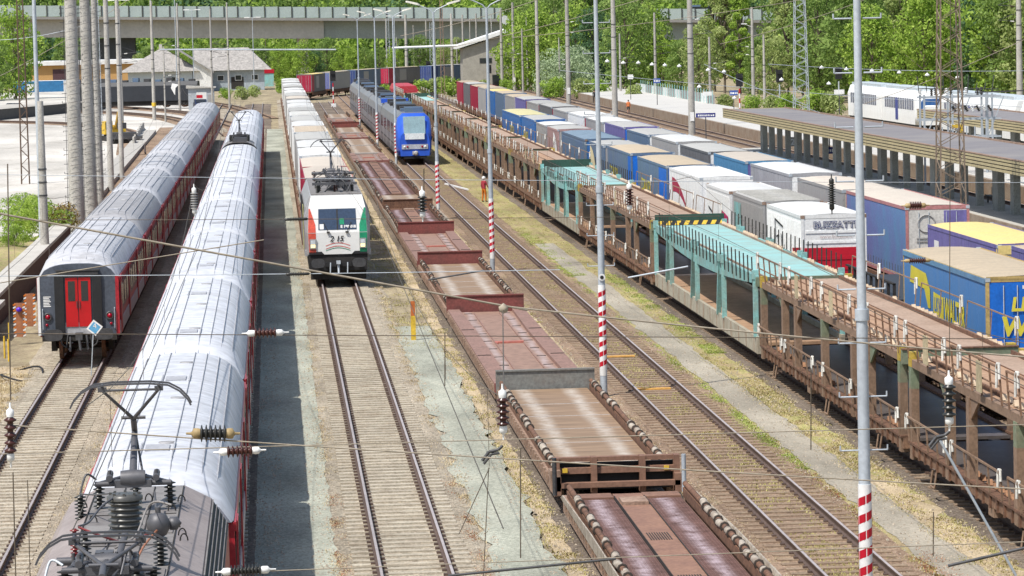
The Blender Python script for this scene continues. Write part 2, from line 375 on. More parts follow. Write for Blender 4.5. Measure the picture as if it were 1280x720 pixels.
def weeds(name, label, m, areas, n, size, cat='weeds', clump=1.4, z=ZG + .03):
    b = MB()
    for _ in range(n):
        x0, x1, y0, y1 = areas[rnd.randrange(len(areas))]
        for t in range(12):
            x = rnd.uniform(x0, x1); y = y0 + (y1 - y0) * rnd.random() ** 1.5
            if noise.noise((x * clump, y * clump * .5, 3.3)) + rnd.uniform(-.25, .25) > .0: break
        h = size * rnd.uniform(.4, 1.2) ; 
        for k in range(3):
            a = rnd.uniform(0, PI * 2); w = h * rnd.uniform(.25, .5); l = rnd.uniform(.3, 1.) * h
            dx, dy = math.cos(a), math.sin(a); px, py = x + rnd.uniform(-.1, .1), y + rnd.uniform(-.1, .1)
            b.add([(px - dy * w, py + dx * w, z), (px + dy * w, py - dx * w, z), (px + dx * l + dy * w * .3, py + dy * l - dx * w * .3, z + h), (px + dx * l - dy * w * .3, py + dy * l + dx * w * .3, z + h * .9)], [(0, 1, 2, 3)])
    return tag(b.build(name, m), label, cat, kind='stuff')
weeds('dry_weeds', 'straw coloured dry weeds along the track edges', L_DRY,
      [(1.0, 1.45, 55, 200), (4.1, 4.75, 55, 190), (5.9, 6.6, 55, 190), (9.6, 10.6, 60, 220), (9.7, 10.7, 60, 120), (14.5, 15.8, 60, 120), (-5.6, -3.7, 60, 125), (-10.5, -8.4, 90, 128), (-10.5, -8.6, 100, 126)], 42000, .05)
weeds('olive_weeds', 'olive and yellow weeds between the tracks', L_OLIVE,
      [(4.3, 6.5, 130, 320), (9.7, 10.7, 140, 400), (13, 14.4, 190, 420), (12.9, 13.5, 60, 200), (14.6, 15.8, 60, 330), (14.6, 15.8, 60, 130), (13.0, 13.8, 60, 130), (11.0, 12.9, 90, 400), (5.9, 6.5, 60, 140)], 34000, .05)
weeds('green_grass', 'bright green grass beside the trodden path', L_LIME,
      [(13.1, 13.7, 92, 165), (13.2, 14.3, 165, 205), (13.2, 13.6, 95, 125), (15.1, 15.7, 125, 170)], 11000, .05, 'grass', 1.1)
weeds('reddish_weeds', 'rust red low weeds at the ballast edges', L_RED,
      [(1.1, 1.5, 68, 92), (4.1, 4.4, 68, 92), (13.0, 13.7, 66, 92), (13.6, 14.2, 66, 78)], 6000, .045)
weeds('track_weeds', 'sparse weeds growing between the rails of the overgrown track', L_OLIVE, [(11.3, 12.6, 64, 300)], 9000, .045, z=-.2)
def stones(areas, n):
    b = MB()
    for _ in range(n):
        x0, x1, y0, y1 = areas[rnd.randrange(len(areas))]; x = rnd.uniform(x0, x1); y = y0 + (y1 - y0) * rnd.random() ** 1.6; s = rnd.uniform(.018, .045); z = -.20 if rnd.random() < .0 else ZG + .06
        a = rnd.uniform(0, PI); p = [(x + s * math.cos(a + k * 2.1), y + s * math.sin(a + k * 2.1), z) for k in range(3)]
        b.add(p + [(x, y, z + s * rnd.uniform(.6, 1.1))], [(0, 1, 3), (1, 2, 3), (2, 0, 3)])
    tag(b.build('loose_stones', mat('loose_stone', (.44, .38, .30), .9, var=0, fine_amt=.3, scale=9, dirt=(.30, .25, .20), dirt_amt=1.)), 'loose ballast stones scattered beside the tracks', 'gravel', kind='stuff')
stones([(-.7, .0, 60, 160), (.6, 1.3, 60, 200), (3.9, 4.9, 60, 170), (5.6, 6.6, 60, 160), (9.6, 10.6, 60, 160), (12.9, 14.2, 60, 160), (14.2, 15.8, 60, 160), (-5.6, -3.8, 60, 125), (-10, -8.5, 70, 128)], 16000)
weeds('yard_grass', 'long green grass on the bank behind the left retaining wall', L_LIME, [(-16, -11.9, 150, 205)], 9000, .35, 'grass', .3)
# ------------------------------------------------------------------ passenger coaches
ROOFA = mat('pale_grey_roof', (.50, .51, .54), .6, dirt=(.34, .33, .33), dirt_amt=.8, scale=1.1, fine=4, fine_amt=.2, stretch=(.7, 2.2, 1))
ROOFD = mat('dusty_grey_roof', (.39, .39, .405), .65, dirt=(.27, .26, .25), dirt_amt=.8, scale=1.1, fine=4, fine_amt=.2, stretch=(.7, 2.2, 1))
ROOFB = mat('bluish_white_roof', (.60, .62, .665), .55, dirt=(.40, .40, .41), dirt_amt=.75, scale=1.0, fine=3.5, fine_amt=.16, stretch=(.7, 2., 1))
SEAM = mat('roof_seam', (.42, .43, .46), .7)
EAVE = mat('grey_eave_paint', (.26, .28, .34), .5)
CRED = mat('coach_red_paint', (.40, .022, .035), .35, dirt=(.22, .05, .05), dirt_amt=.4)
CGREY = mat('coach_grey_paint', (.42, .42, .44), .45)
CDARK = mat('coach_end_grey', (.085, .10, .13), .45)
WINY = mat('window_strip_glass', (.06, .05, .03), .15, spec=.8)
CL = 25.55
def roofsec(y, top, hw=1.41, ez=3.02):
    pts = []
    for k in range(15):
        t = -1 + 2 * k / 14; x = hw * t
        zz = ez + (top - ez) * (max(0, 1 - abs(t) ** 3.0)) ** .62
        pts.append((x, y, zz))
    return pts
def roof_mb():
    b = MB(); L = CL - .35
    secs = [roofsec(y, t, w) for y, t, w in ((.0, 3.52, 1.36), (.25, 3.60, 1.40), (.9, 3.78, 1.41), (1.8, 3.90, 1.41), (2.4, 3.93, 1.41), (L - 2.4, 3.93, 1.41), (L - 1.8, 3.90, 1.41), (L - .9, 3.78, 1.41), (L - .25, 3.60, 1.40), (L, 3.52, 1.36))]
    b.loft(secs, 0, True, closed=False)
    b.poly(secs[0] , 2); b.poly(secs[-1], 2)
    for k, xs in enumerate((-1.12, -.84, -.56, -.28, .30, .58, .86, 1.12)):
        t = xs / 1.41; z = 3.02 + .91 * (1 - abs(t) ** 3) ** .62
        tilt = -.5 * t
        b.add([(xs - .012, 2.2, z + .004 - tilt * -.012), (xs + .012, 2.2, z + .004), (xs + .012, L - 2.2, z + .004), (xs - .012, L - 2.2, z + .004), (xs - .008, 2.2, z + .028), (xs + .008, 2.2, z + .028), (xs + .008, L - 2.2, z + .028), (xs - .008, L - 2.2, z + .028)], [(0, 1, 5, 4), (1, 2, 6, 5), (2, 3, 7, 6), (3, 0, 4, 7), (4, 5, 6, 7)], 1)
        # seam runs down over the drooping end
        for a, e in ((2.2, .35), (L - 2.2, L - .35)):
            q = [(xs, a, z + .02), (xs * .985, (a * .6 + e * .4), z - .06), (xs * .96, e, z - .27)]
            for u, v in zip(q, q[1:]): b.bar(u, v, .012, .012, 1)
    return b
def make_coach(name, label, roofm, group, variant=0):
    L = CL - .35
    t = thing(name, label, 'railway coach', (0, 0, 0), 0, group)
    b = MB(); pr = [(-1.41, 1.05), (-1.36, .95), (1.36, .95), (1.41, 1.05), (1.43, 1.9), (1.41, 3.0), (-1.41, 3.0), (-1.43, 1.9)]
    b.extr(pr, .12, L - .12, 0)
    for s in (-1, 1):
        x0, x1 = sorted((s * 1.425, s * 1.437))
        b.box(x0, x1, .3, L - .3, 1.72, 2.72, 1)          # dark window band
        x0, x1 = sorted((s * 1.40, s * 1.445))
        b.box(x0, x1, .2, L - .2, 1.0, 1.45, 2)          # grey skirt
        b.box(x0, x1, .2, L - .2, 2.84, 3.0, 0)
    body = b.build('body', [CRED, mat('window_band_paint', (.045, .04, .042), .3), CGREY], t)
    rf = roof_mb().build('roof', [roofm, SEAM, EAVE], t)
    v = MB()
    for y in (4.5, 12.6, 20.5): v.lathe([(.16, 0), (.16, .03), (.1, .035)], (.15, y, 3.92), n=14)
    v.build('roof_vent', ROOFD, rf)
    h = MB(); 
    for y in (3.2, 16.3): 
        h.box(-.22, .22, y, y + .9, 3.92, 3.955)
        h.bar((-.3, y - .2, 3.95), (-.3, y + 1.2, 3.95), .03, .03); h.bar((.3, y - .2, 3.95), (.3, y + 1.2, 3.95), .03, .03)
    h.build('roof_hatch', SEAM, rf)
    wm = MB().box(-.012, .012, -.62, .62, -.36, .36, 0)
    fr = wm.mesh('window', [GLASS])
    dm = MB().box(-.02, .02, -.45, .45, -.98, .98, 0); dm.box(-.026, .026, -.25, .25, .1, .75, 1); dmesh = dm.mesh('door', [CRED, GLASS])
    for s in (-1, 1):
        for k in range(11):
            if variant and k in (3, 7): continue
            o = bpy.data.objects.new('window', fr); C.objects.link(o); o.parent = t; o.location = (s * 1.439, 2.6 + k * (L - 5.2) / 10, 2.22)
        for y in (1.0, 8.4, L - 8.4, L - 1.0):
            o = bpy.data.objects.new('door', dmesh); C.objects.link(o); o.parent = t; o.location = (s * 1.452, y, 2.0)
    bogies(t, (3.2, L - 3.2))
    g = MB().box(-1.0, 1.0, 6.5, L - 6.5, .45, .95, 0); g.build('underframe', DARK, t)
    MB().box(-.6, .6, -.17, .12, 1.05, 3.1, 0).build('gangway', BLACK, t); MB().box(-.6, .6, L - .12, L + .17, 1.05, 3.1, 0).build('gangway', BLACK, t)
    return t
def bogie_mesh(wb=2.5, r=.46, half=1.0):
    b = MB()
    for y in (-wb / 2, wb / 2):
        for s in (-1, 1): b.tube((s * .68, y, r), (s * .82, y, r), r, 18, m=1)
        b.tube((-.9, y, r), (.9, y, r), .09, 8, m=0)
    for s in (-1, 1):
        b.box(s * half - .07, s * half + .07, -wb / 2 - .35, wb / 2 + .35, r, r + .22, 0)
        for y in (-wb / 2, wb / 2): b.box(s * half - .1, s * half + .1, y - .16, y + .16, r - .16, r + .2, 0)
    b.box(-.9, .9, -.3, .3, r + .05, r + .4, 0)
    return b
_BG = {}
def bogies(t, ys, **k):
    key = tuple(sorted(k.items()))
    if key not in _BG: _BG[key] = bogie_mesh(**k).mesh('bogie', [DARK, RUST])
    for y in ys:
        o = bpy.data.objects.new('bogie', _BG[key]); C.objects.link(o); o.parent = t; o.location = (0, y, 0)
def buffers(t, y, d, z=1.06, x=.875, w=.32, h=.2):
    for s in (-1, 1):
        b = MB(); b.tube((s * x, y, z), (s * x, y + d * .45, z), .12, 10)
        sec = lambda yy: [(s * x + w * math.copysign(abs(math.cos(a)) ** .6, math.cos(a)), yy, z + h * math.copysign(abs(math.sin(a)) ** .7, math.sin(a))) for a in (2 * PI * k / 20 for k in range(20))]
        b.loft([sec(y + d * .45), sec(y + d * .52)], 0)
        b.build('buffer', [STEEL], t)

XA, XB = -6.95, -2.27
nth = ['nearest', 'second', 'third', 'fourth', 'fifth', 'sixth', 'seventh', 'eighth', 'ninth', 'tenth', 'eleventh', 'twelfth', 'thirteenth', 'fourteenth', 'fifteenth', 'sixteenth', 'seventeenth', 'eighteenth', 'nineteenth', 'twentieth']
ca = make_coach('passenger_coach', 'red and grey passenger coach with red end doors, nearest of the far left train', ROOFA, 'coaches of the far left train')
ca.location = (XA, 125.9, 0)
for k in range(1, 10):
    r = dup(ca, (XA, 125.9 + CL * k, 0), 0, '%s red passenger coach from the red end doors in the far left train' % nth[k], 'coaches of the far left train')
    if k in (1, 4, 5, 8):
        for ch in r.children:
            if ch.name.startswith('roof'):
                ch.data = ch.data.copy(); ch.data.materials[0] = ROOFD if k in (1, 5) else ROOFA
# end wall details of the nearest one
for ch in list(ca.children):
    if ch.name.startswith('gangway') and sum(v.co.y for v in ch.data.vertices) < 2: bpy.data.objects.remove(ch)
e = MB()
arc = [(p[0], p[2]) for p in roofsec(0, 3.50, 1.35)]
prof = [(-1.40, 1.02)] + [(-1.40, 3.0)] + arc + [(1.40, 3.0), (1.40, 1.02)]
e.extr(prof, -.04, .115, 0)
e.box(-.82, -.5, -.14, -.042, 1.02, 3.12, 1); e.box(.5, .82, -.14, -.042, 1.02, 3.12, 1)      # rubber gangway tubes
e.box(-.72, .72, -.16, -.042, 3.12, 3.22, 2); e.box(-.76, .76, -.2, -.042, 3.26, 3.31, 2)
e.box(1.30, 1.42, -.055, -.042, 1.02, 3.05, 3)
e.box(-1.42, -1.33, -.055, -.042, 1.02, 3.05, 4)
e.box(-.48, .48, -.06, -.042, 1.02, 1.45, 5)
ew = e.build('end_wall', [CDARK, BLACK, STEEL, CRED, WHITE, CGREY], ca)
RDOOR = mat('bright_red_door', (.50, .01, .014), .35, fine_amt=.08)
for s in (-1, 1):
    d = MB(); x0, x1 = sorted((s * .015, s * .44)); d.box(x0, x1, -.085, -.062, 1.3, 3.02, 0)
    do = d.build('door', RDOOR, ca)
    MB().box(x0 + .09, x1 - .09, -.092, -.0855, 2.2, 2.9).build('pane', GLASS, do)
    MB().box(s * .05 - .012, s * .05 + .012, -.12, -.0855, 1.95, 2.2).build('handle', STEEL, do)
    l = MB().lathe([(.15, 0), (.15, .05), (.10, .05), (.09, .03)], (s * 1.08, -.042, 1.66), (0, -1, 0), 18); lo = l.build('tail_light', STEEL, ca)
    MB().lathe([(.085, .0), (.07, .035), (.004, .05)], (s * 1.08, -.072, 1.66), (0, -1, 0), 16).build('lens', mat('red_lens', (.35, .0, .02), .2), lo)
    l = MB().lathe([(.05, 0), (.05, .03), (.0, .035)], (s * 1.12, -.042, 1.38), (0, -1, 0), 12).build('tail_light', mat('red_lens', (.35, .0, .02)), ca)
p = MB(); 
for i in range(7): p.box(-1.22, -.96 - .03 * (i % 3), -.046, -.0425, 2.02 + i * .055, 2.05 + i * .055)
p.build('data_panel', WHITE, ca)
buffers(ca, -.04, -1)
h = MB(); h.tube((-.32, -.1, .95), (-.32, -.25, .45), .04); h.tube((.25, -.1, 1.0), (.3, -.22, .5), .045); h.box(-.12, .12, -.4, 0, .85, 1.1); h.tube((0, -.35, .95), (.05, -.42, .5), .05)
h.build('coupling', STEEL, ca)
MB().box(-1.3, 1.3, -.02, .3, .80, 1.02).build('buffer_beam', DARK, ca)
for s in (-1, 1):
    MB().path([(s * 1.25, -.05, 1.2), (s * 1.25, -.13, 1.24), (s * 1.25, -.13, 1.9), (s * 1.25, -.05, 1.94)], .018, 6).build('handrail', GALV, ca)
    cable(ca, [(s * .4, -.08, 1.0), (s * .45, -.3, .6), (s * .6, -.25, .7), (s * .7, -.06, .98)], .03, BLACK, 'brake_hose') if 'cable' in globals() else MB().path([(s * .4, -.08, 1.0), (s * .45, -.3, .6), (s * .6, -.25, .7), (s * .7, -.06, .98)], .03, 6).build('brake_hose', BLACK, ca)
b = MB(); b.tube((0, 0, ZG), (.12, .02, 1.3), .02, 6)
sg = thing('track_marker_sign', 'blue and white diamond sign on a thin rod before the red end doors', 'sign', (-6.45, 123.2, 0))
b.build('post', GALV, sg)
q = MB().box(-.2, .2, -.01, .01, -.2, .2).box(-.15, .15, -.014, -.0105, -.15, .15, 1); o = q.build('plate', [WHITE, mat('sign_sky_blue', (.12, .38, .62), .5)], sg, (.17, 0, 1.46)); o.rotation_euler = (0, PI / 4 - .1, 0)
text('4', .26, o, (-.02, -.018, -.05), (PI / 2, -PI / 4, 0), WHITE)

cb = make_coach('passenger_coach', 'pale roofed coach coupled directly behind the grey roofed electric locomotive', ROOFB, 'pale roofed coaches of the middle left train', 1)
cb.location = (XB, 62.0, 0)
for k in range(1, 11):
    r = dup(cb, (XB, 62.0 + 25.47 * k, 0), 0, '%s pale roofed coach behind the grey roofed locomotive' % nth[k], 'pale roofed coaches of the middle left train')

# the motor coach with dark roof gear near the far end of the pale train
mc = [o for o in bpy.data.objects if o.get('label', '').startswith('eighth pale roofed coach')][0]
mc['label'] = 'eighth pale roofed coach, the one with dark pantograph gear on its roof'
MOTOR = mc
# ------------------------------------------------------------------ pantograph and roof equipment
PAN = mat('pantograph_steel', (.12, .12, .13), .5, metal=.3, fine_amt=.15)
COPPER = mat('red_cable', (.28, .05, .05), .5)
def pantograph(parent, y, z0, raised, loc_label=None, s=1.):
    """single arm pantograph; base frame at z0, hinge at y, elbow towards +Y"""
    p = MB()
    p.tube((-.62, y, z0), (.62, y, z0), .045, 8); p.tube((-.2, y + .9, z0), (.2, y + .9, z0), .04, 8)
    p.tube((-.6, y, z0), (-.18, y + .9, z0), .035, 6); p.tube((.6, y, z0), (.18, y + .9, z0), .035, 6)
    p.lathe([(.13, -.2), (.15, 0), (.13, .2)], (0, y, z0 + .08), (1, 0, 0), 12)
    p.box(-.3, .3, y - .1, y + .12, z0 - .06, z0 + .06)
    for x in (-.38, .38): p.tube((x, y - .15, z0 + .1), (x, y + .3, z0 + .14), .055, 8); p.tube((x, y, z0), (x, y, z0 + .22), .03, 6)
    fr = p.build('pantograph_frame', PAN, parent)
    pts = MB()
    if raised: el = (0, y + 1.25, z0 + .72); top = (0, y + .1, z0 + 1.52)
    else: el = (0, y - 1.5, z0 + .12); top = (0, y + .25, z0 + .34)
    low = MB(); low.tube((0, y, z0 + .1), el, .065, 10, .05); low.tube((.18, y + .1, z0), (el[0] + .03, el[1] - .1, el[2] - .1), .02, 6); low.build('lower_arm', PAN, parent)
    up = MB(); J = (0, el[1] + (top[1] - el[1]) * .3, el[2] + (top[2] - el[2]) * .3)
    up.tube(el, J, .05, 8, .05)
    for sx in (-1, 1): up.tube(J, (sx * .46, top[1], top[2]), .032, 8, .024)
    up.tube((J[0] - .2, J[1], J[2] + .02), (J[0] + .2, J[1], J[2] + .02), .028, 8)
    up.tube((-.46, top[1], top[2]), (.46, top[1], top[2]), .022, 6)
    up.build('upper_arm', PAN, parent)
    hd = MB(); z = top[2] + .08
    for dy in (-.19, .19):
        c = [(-.98, z - .34), (-.93, z - .24), (-.8, z - .1), (-.62, z), (-.3, z + .035), (.3, z + .035), (.62, z), (.8, z - .1), (.93, z - .24), (.98, z - .34)]
        for a, e in zip(c, c[1:]):
            w = .045 if abs(a[0]) < .7 and abs(e[0]) < .7 else .018
            hd.bar((a[0], top[1] + dy, a[1]), (e[0], top[1] + dy, e[1]), w, .03)
    for sx in (-.46, .46): hd.tube((sx, top[1] - .2, z), (sx, top[1] + .2, z), .02, 6); hd.tube((sx, top[1], top[2]), (sx, top[1], z), .03, 6); hd.box(sx - .07, sx + .07, top[1] - .06, top[1] + .06, z - .1, z - .03)
    hd.build('pantograph_head', PAN, parent)
def ins(parent, x, y, z, L=.34, r=.085, m=None, sheds=8, name='insulator', axis=(0, 0, 1)):
    return MB().insul((x, y, z), axis, L, r, sheds, 14).build(name, m or INSD, parent)
def cable(parent, pts, r=.018, m=None, name='roof_cable'):
    P = [Vector(p) for p in pts]; Q = []
    for i in range(len(P) - 1):
        a = P[max(0, i - 1)]; b = P[i]; c = P[i + 1]; d = P[min(len(P) - 1, i + 2)]
        for k in range(5):
            u = k / 5; Q.append(.5 * ((2 * b) + (c - a) * u + (2 * a - 5 * b + 4 * c - d) * u * u + (3 * b - a - 3 * c + d) * u ** 3))
    Q.append(P[-1]); return MB().path(Q, r, 6).build(name, m or PAN, parent)

# ------------------------------------------------------------------ grey roofed locomotive in the foreground
LGR = mat('loco_roof_grey', (.26, .245, .235), .6, dirt=(.15, .13, .125), dirt_amt=.7, scale=1.1, fine=9, fine_amt=.2)
LBR = mat('loco_slope_brown_grey', (.36, .31, .295), .6, dirt=(.22, .18, .17), dirt_amt=.6, scale=1.0, fine=9, fine_amt=.15)
LRED = mat('loco_red_paint', (.38, .06, .05), .45, dirt=(.25, .09, .07), dirt_amt=.5)
lo = thing('electric_locomotive', 'dark grey roofed electric locomotive with two pantographs at the lower left corner', 'locomotive', (XB - .16, 42.0, 0))
L = 19.75
b = MB(); b.extr([(-1.48, .95), (1.48, .95), (1.48, 2.95), (1.46, 3.04), (-1.46, 3.04), (-1.48, 2.95)], .3, L, 0)
b.build('body', [LRED], lo)
b = MB()
b.loft([[(x, y, z - d) for x, z in ((-1.48, 3.05), (-1.20, 3.52), (-.74, 3.76), (.74, 3.76), (1.20, 3.52), (1.48, 3.05))] for y, d in ((.4, .35), (1.2, 0), (L - .35, 0), (L, .03))], 0, closed=False)
b.f = b.f; 
# outer slopes get the browner paint
for i in range(0, 3):
    for q in (0, 1, 3, 4): b.m[i * 5 + q] = 1
b.poly([(-1.48, L, 3.02), (1.48, L, 3.02), (1.20, L, 3.49), (.74, L, 3.73), (-.74, L, 3.73), (-1.20, L, 3.49)], 1)
for xx in (-.74, -.25, .25, .74):
    z = 3.765
    b.bar((xx, 1.2, z), (xx, L - .4, z), .02, .02, 2)
for y in (4.2, 9.1, 12.4, 15.9):
    b.bar((-.7, y, 3.765), (.7, y, 3.765), .02, .015, 2)
lr = b.build('roof', [LGR, LBR, SEAM if 0 else DARK], lo)
lv = MB()
for k in range(5):
    t = k / 4; x = 1.235 + t * .21; z = 3.47 - t * .36
    lv.bar((x, 1.5, z + .03), (x, L - .35, z + .03), .022, .03, 0)
lv.quad((1.22, 1.4, 3.505), (1.22, L - .3, 3.505), (1.475, L - .3, 3.08), (1.475, 1.4, 3.08), 1)
lv.build('side_louvre', [LGR, BLACK], lr)
lg = MB()
for x, y in ((.75, 17.3), (.62, 16.2), (.74, 14.2), (-.6, 15.1), (.9, 12.7), (-.85, 16.9), (.86, 13.3), (-.75, 12.8), (.2, 17.6)):
    c = [(x + .06 * math.cos(a), y, 3.77 + .11 * math.sin(a)) for a in (PI * k / 6 for k in range(7))]; lg.mark().path(c, .012, 5)
lg.build_each('lifting_eye', DARK, lr)
for x0_, x1_, y0_, y1_ in ((.3, .7, 13.6, 15.4), (-.68, -.3, 12.6, 14.6), (.3, .7, 9.0, 9.9)): MB().box(x0_, x1_, y0_, y1_, 3.76, 3.785).build('roof_panel', LGR, lr)
pantograph(lo, 16.35, 4.22, True)
for x in (-.58, .58): ins(lo, x, 16.8, 3.77, .42, .10, sheds=6)
ins(lo, 0, 17.3, 3.77, .4, .1, sheds=6); ins(lo, -.85, 16.1, 3.68, .40, .1, sheds=7)
tr = MB().insul((-.02, 13.55, 3.80), (0, 0, 1), .52, .27, 6, 22, core=.82); tr.lathe([(.28, 0), (.28, .06), (.2, .1)], (-.02, 13.55, 4.32), n=20)
for k in range(8): a = k * PI / 4; tr.box(-.02 + .22 * math.cos(a) - .02, -.02 + .22 * math.cos(a) + .02, 13.55 + .22 * math.sin(a) - .02, 13.55 + .22 * math.sin(a) + .02, 4.38, 4.44)
tr.lathe([(.36, 0), (.34, .05), (.28, .08)], (-.02, 13.55, 3.76), n=20)
tr.build('main_switch', mat('grey_glazed_insulator', (.10, .10, .095), .35), lo)
ins(lo, .62, 10.3, 3.77, .42, .11, sheds=7)
m = MB(); m.lathe([(.0, -.19), (.12, -.15), (.17, -.05), (.17, .05), (.12, .15), (0, .19)], (.60, 10.3, 4.36), (0, 0, 1), 16); m.lathe([(.0, -.12), (.1, -.05), (.1, .05), (0, .12)], (.82, 10.4, 4.36), (1, 0, 0), 12); m.tube((.6, 10.3, 4.5), (.6, 10.3, 4.62), .04); m.tube((.45, 10.3, 4.4), (.85, 10.4, 4.4), .03); m.build('surge_arrester', PAN, lo)
ins(lo, -.66, 10.9, 3.76, .5, .07, mat('red_insulator', (.22, .03, .03), .3), 9); ins(lo, -.52, 11.2, 3.76, .42, .09, sheds=7)
cable(lo, [(-.6, 10.9, 4.28), (-.3, 10.9, 4.15), (0, 11.2, 4.0), (.2, 11.6, 3.95), (.4, 11.2, 4.1), (.58, 10.4, 4.3)], m=COPPER)
cable(lo, [(-.6, 11, 4.28), (-.5, 12.0, 4.2), (-.35, 13., 4.3), (-.1, 13.5, 4.42)])
cable(lo, [(-.85, 16.1, 4.1), (-.75, 16.2, 4.4), (-.6, 16.35, 4.3)])
cable(lo, [(-.1, 11.5, 3.86), (.2, 11.8, 4.0), (.35, 12.4, 4.3), (.5, 12.2, 4.45), (.75, 12, 4.42)], m=LGR)
cable(lo, [(.5, 12.8, 3.8), (.45, 13.8, 4.1), (.4, 15.1, 4.05), (.35, 16.1, 4.1)])
cable(lo, [(-.85, 16.1, 4.1), (-.5, 14.8, 4.25), (-.2, 13.8, 4.4)], .014)
# the folded pantograph nearer the camera
pantograph(lo, 7.0, 4.22, False)
for x in (-.6, .62): ins(lo, x, 7.3, 3.77, .42, .11, sheds=7)
ins(lo, .2, 6.6, 3.77, .42, .1, sheds=7); ins(lo, .38, 7.5, 3.77, .45, .1, sheds=7); ins(lo, -.12, 6.4, 3.77, .4, .1, sheds=7)
g = MB(); g.box(-.45, .3, 7.9, 8.3, 3.9, 4.12); g.tube((-.75, 8.0, 4.2), (.35, 8.0, 4.2), .06); g.box(-.2, .05, 7.7, 8.0, 4.1, 4.35); g.tube((.1, 7.7, 4.2), (.2, 8.4, 4.5), .05); g.tube((-.5, 7.4, 4.2), (-.4, 8.4, 4.3), .04); g.box(.35, .6, 8.4, 8.8, 3.77, 3.95)
for k in range(5): g.tube((-.5 + k * .2, 7.7, 4.2), (-.5 + k * .2, 7.7, 4.36), .025)
g.build('pantograph_drive', PAN, lo)
cable(lo, [(.38, 7.5, 4.25), (.45, 8.6, 4.3), (.58, 10.1, 4.3)], m=mat('orange_cable', (.4, .16, .08), .5))
cable(lo, [(.2, 6.6, 4.2), (.3, 6.9, 4.5), (.38, 7.4, 4.25)])
cable(lo, [(-.9, 7.2, 3.95), (-.8, 7.4, 4.3), (-.62, 7.3, 4.25)], .02, GALV)
bogies(lo, (4.2, 15.3), wb=2.8, r=.6, half=1.1)
MB().box(-1.3, 1.3, 1, L - 1, .6, 1.0).build('underframe', DARK, lo)

dk = MB(); dk.loft([[(p[0] * .97, p[1], p[2] + .03) for p in roofsec(y, 3.93)] for y in (1.2, 3, 8.4)], 0, True, closed=False); dk.build('roof_gear_panel', LGR, MOTOR)
pantograph(MOTOR, 4.6, 4.35, True)
for x, y in ((-.6, 3.0), (.6, 3.0), (-.6, 5.2), (.6, 5.2), (0, 6.2), (-.4, 2.0), (.5, 6.8)): ins(MOTOR, x, y, 3.95, .4, .11, sheds=6)
MB().box(-.7, .7, 5.6, 7.2, 3.95, 4.3).box(-.4, .5, 1.8, 2.7, 3.95, 4.25).build('roof_gear', PAN, MOTOR)
# ------------------------------------------------------------------ white locomotive heading the container train
LW = mat('loco_white_paint', (.80, .80, .78), .3, dirt=(.55, .53, .5), dirt_amt=.35, fine_amt=.05)
LG = mat('loco_green_paint', (.015, .26, .13), .35); LR = mat('loco_red_stripe', (.68, .10, .06), .35)
LSIL = mat('loco_silver_grey', (.36, .36, .37), .4)
XC = 2.79
lc = thing('electric_locomotive', 'white electric locomotive with red and green corner stripes and windscreen, standing head on', 'locomotive', (XC, 161.2, 0))
H0 = 19.0
def csec(y, top, hw, low=.95, sh=3.0):
    return [(-hw, y, low), (-hw * 1.0, y, sh - .3), (-hw * .97, y, sh), (-hw * .80, y, top), (hw * .80, y, top), (hw * .97, y, sh), (hw * 1.0, y, sh - .3), (hw, y, low)]
b = MB(); b.loft([csec(1.5, 3.62, 1.49), csec(H0, 3.62, 1.49)], 0)
b.box(-1.49, 1.49, .3, 1.5, .95, 1.2)
lb = b.build('body', LSIL, lc)
# cab: slanted front, with flat facets
f = MB()
A = [(-1.30, 0.0, 1.02), (1.30, 0.0, 1.02), (1.34, .05, 2.0), (-1.34, .05, 2.0), (-1.28, .42, 3.1), (1.28, .42, 3.1), (-1.16, .75, 3.62), (1.16, .75, 3.62), (-1.49, 1.5, 1.02), (1.49, 1.5, 1.02), (-1.49, 1.5, 2.7), (1.49, 1.5, 2.7), (-1.19, 1.5, 3.62), (1.19, 1.5, 3.62), (-1.45, .5, 1.02), (1.45, .5, 1.02), (-1.46, .55, 2.0), (1.46, .55, 2.0)]
f.add(A, [(0, 1, 2, 3), (3, 2, 5, 4), (4, 5, 7, 6), (6, 7, 13, 12)], 0)
f.add(A, [(14, 0, 3, 16), (16, 3, 4), (8, 14, 16, 10), (16, 4, 6), (10, 16, 6, 12)], 1)
f.add(A, [(1, 15, 17, 2), (2, 17, 5), (15, 9, 11, 17), (17, 7, 5), (17, 11, 13, 7)], 2)
cab = f.build('cab', [LW, mat('cab_side_grey', (.45, .43, .43), .4), mat('cab_side_grey', (.45, .43, .43), .4)], lc)
def onf(x, z, o=.012):
    """a point on the front face a little proud of it"""
    y = 0.0 + .05 * (z - 1.02) / .98 if z < 2 else (.05 + .37 * (z - 2) / 1.1 if z < 3.1 else .42 + .33 * (z - 3.1) / .52)
    return (x, y - o, z)
def panel(name, pts, m, o=.012, parent=None):
    return MB().poly([onf(x, z, o) for x, z in pts]).build(name, m, parent or cab)
panel('stripe', [(-1.30, 1.10), (-.98, 1.10), (-.98, 1.98), (-1.33, 1.98)], LR); panel('stripe', [(-1.33, 2.01), (-.98, 2.01), (-.99, 2.35), (-1.22, 3.08), (-1.275, 3.08)], LR)
panel('stripe', [(.98, 1.10), (1.30, 1.10), (1.33, 1.98), (.98, 1.98)], LG); panel('stripe', [(.98, 2.01), (1.33, 2.01), (1.275, 3.08), (1.22, 3.08), (.99, 2.35)], LG)
ws = panel('windscreen', [(-.86, 2.12), (.86, 2.12), (.84, 3.05), (-.84, 3.05)], mat('windscreen_glass', (.03, .05, .09), .06, spec=1., dirt_amt=.0), .015)
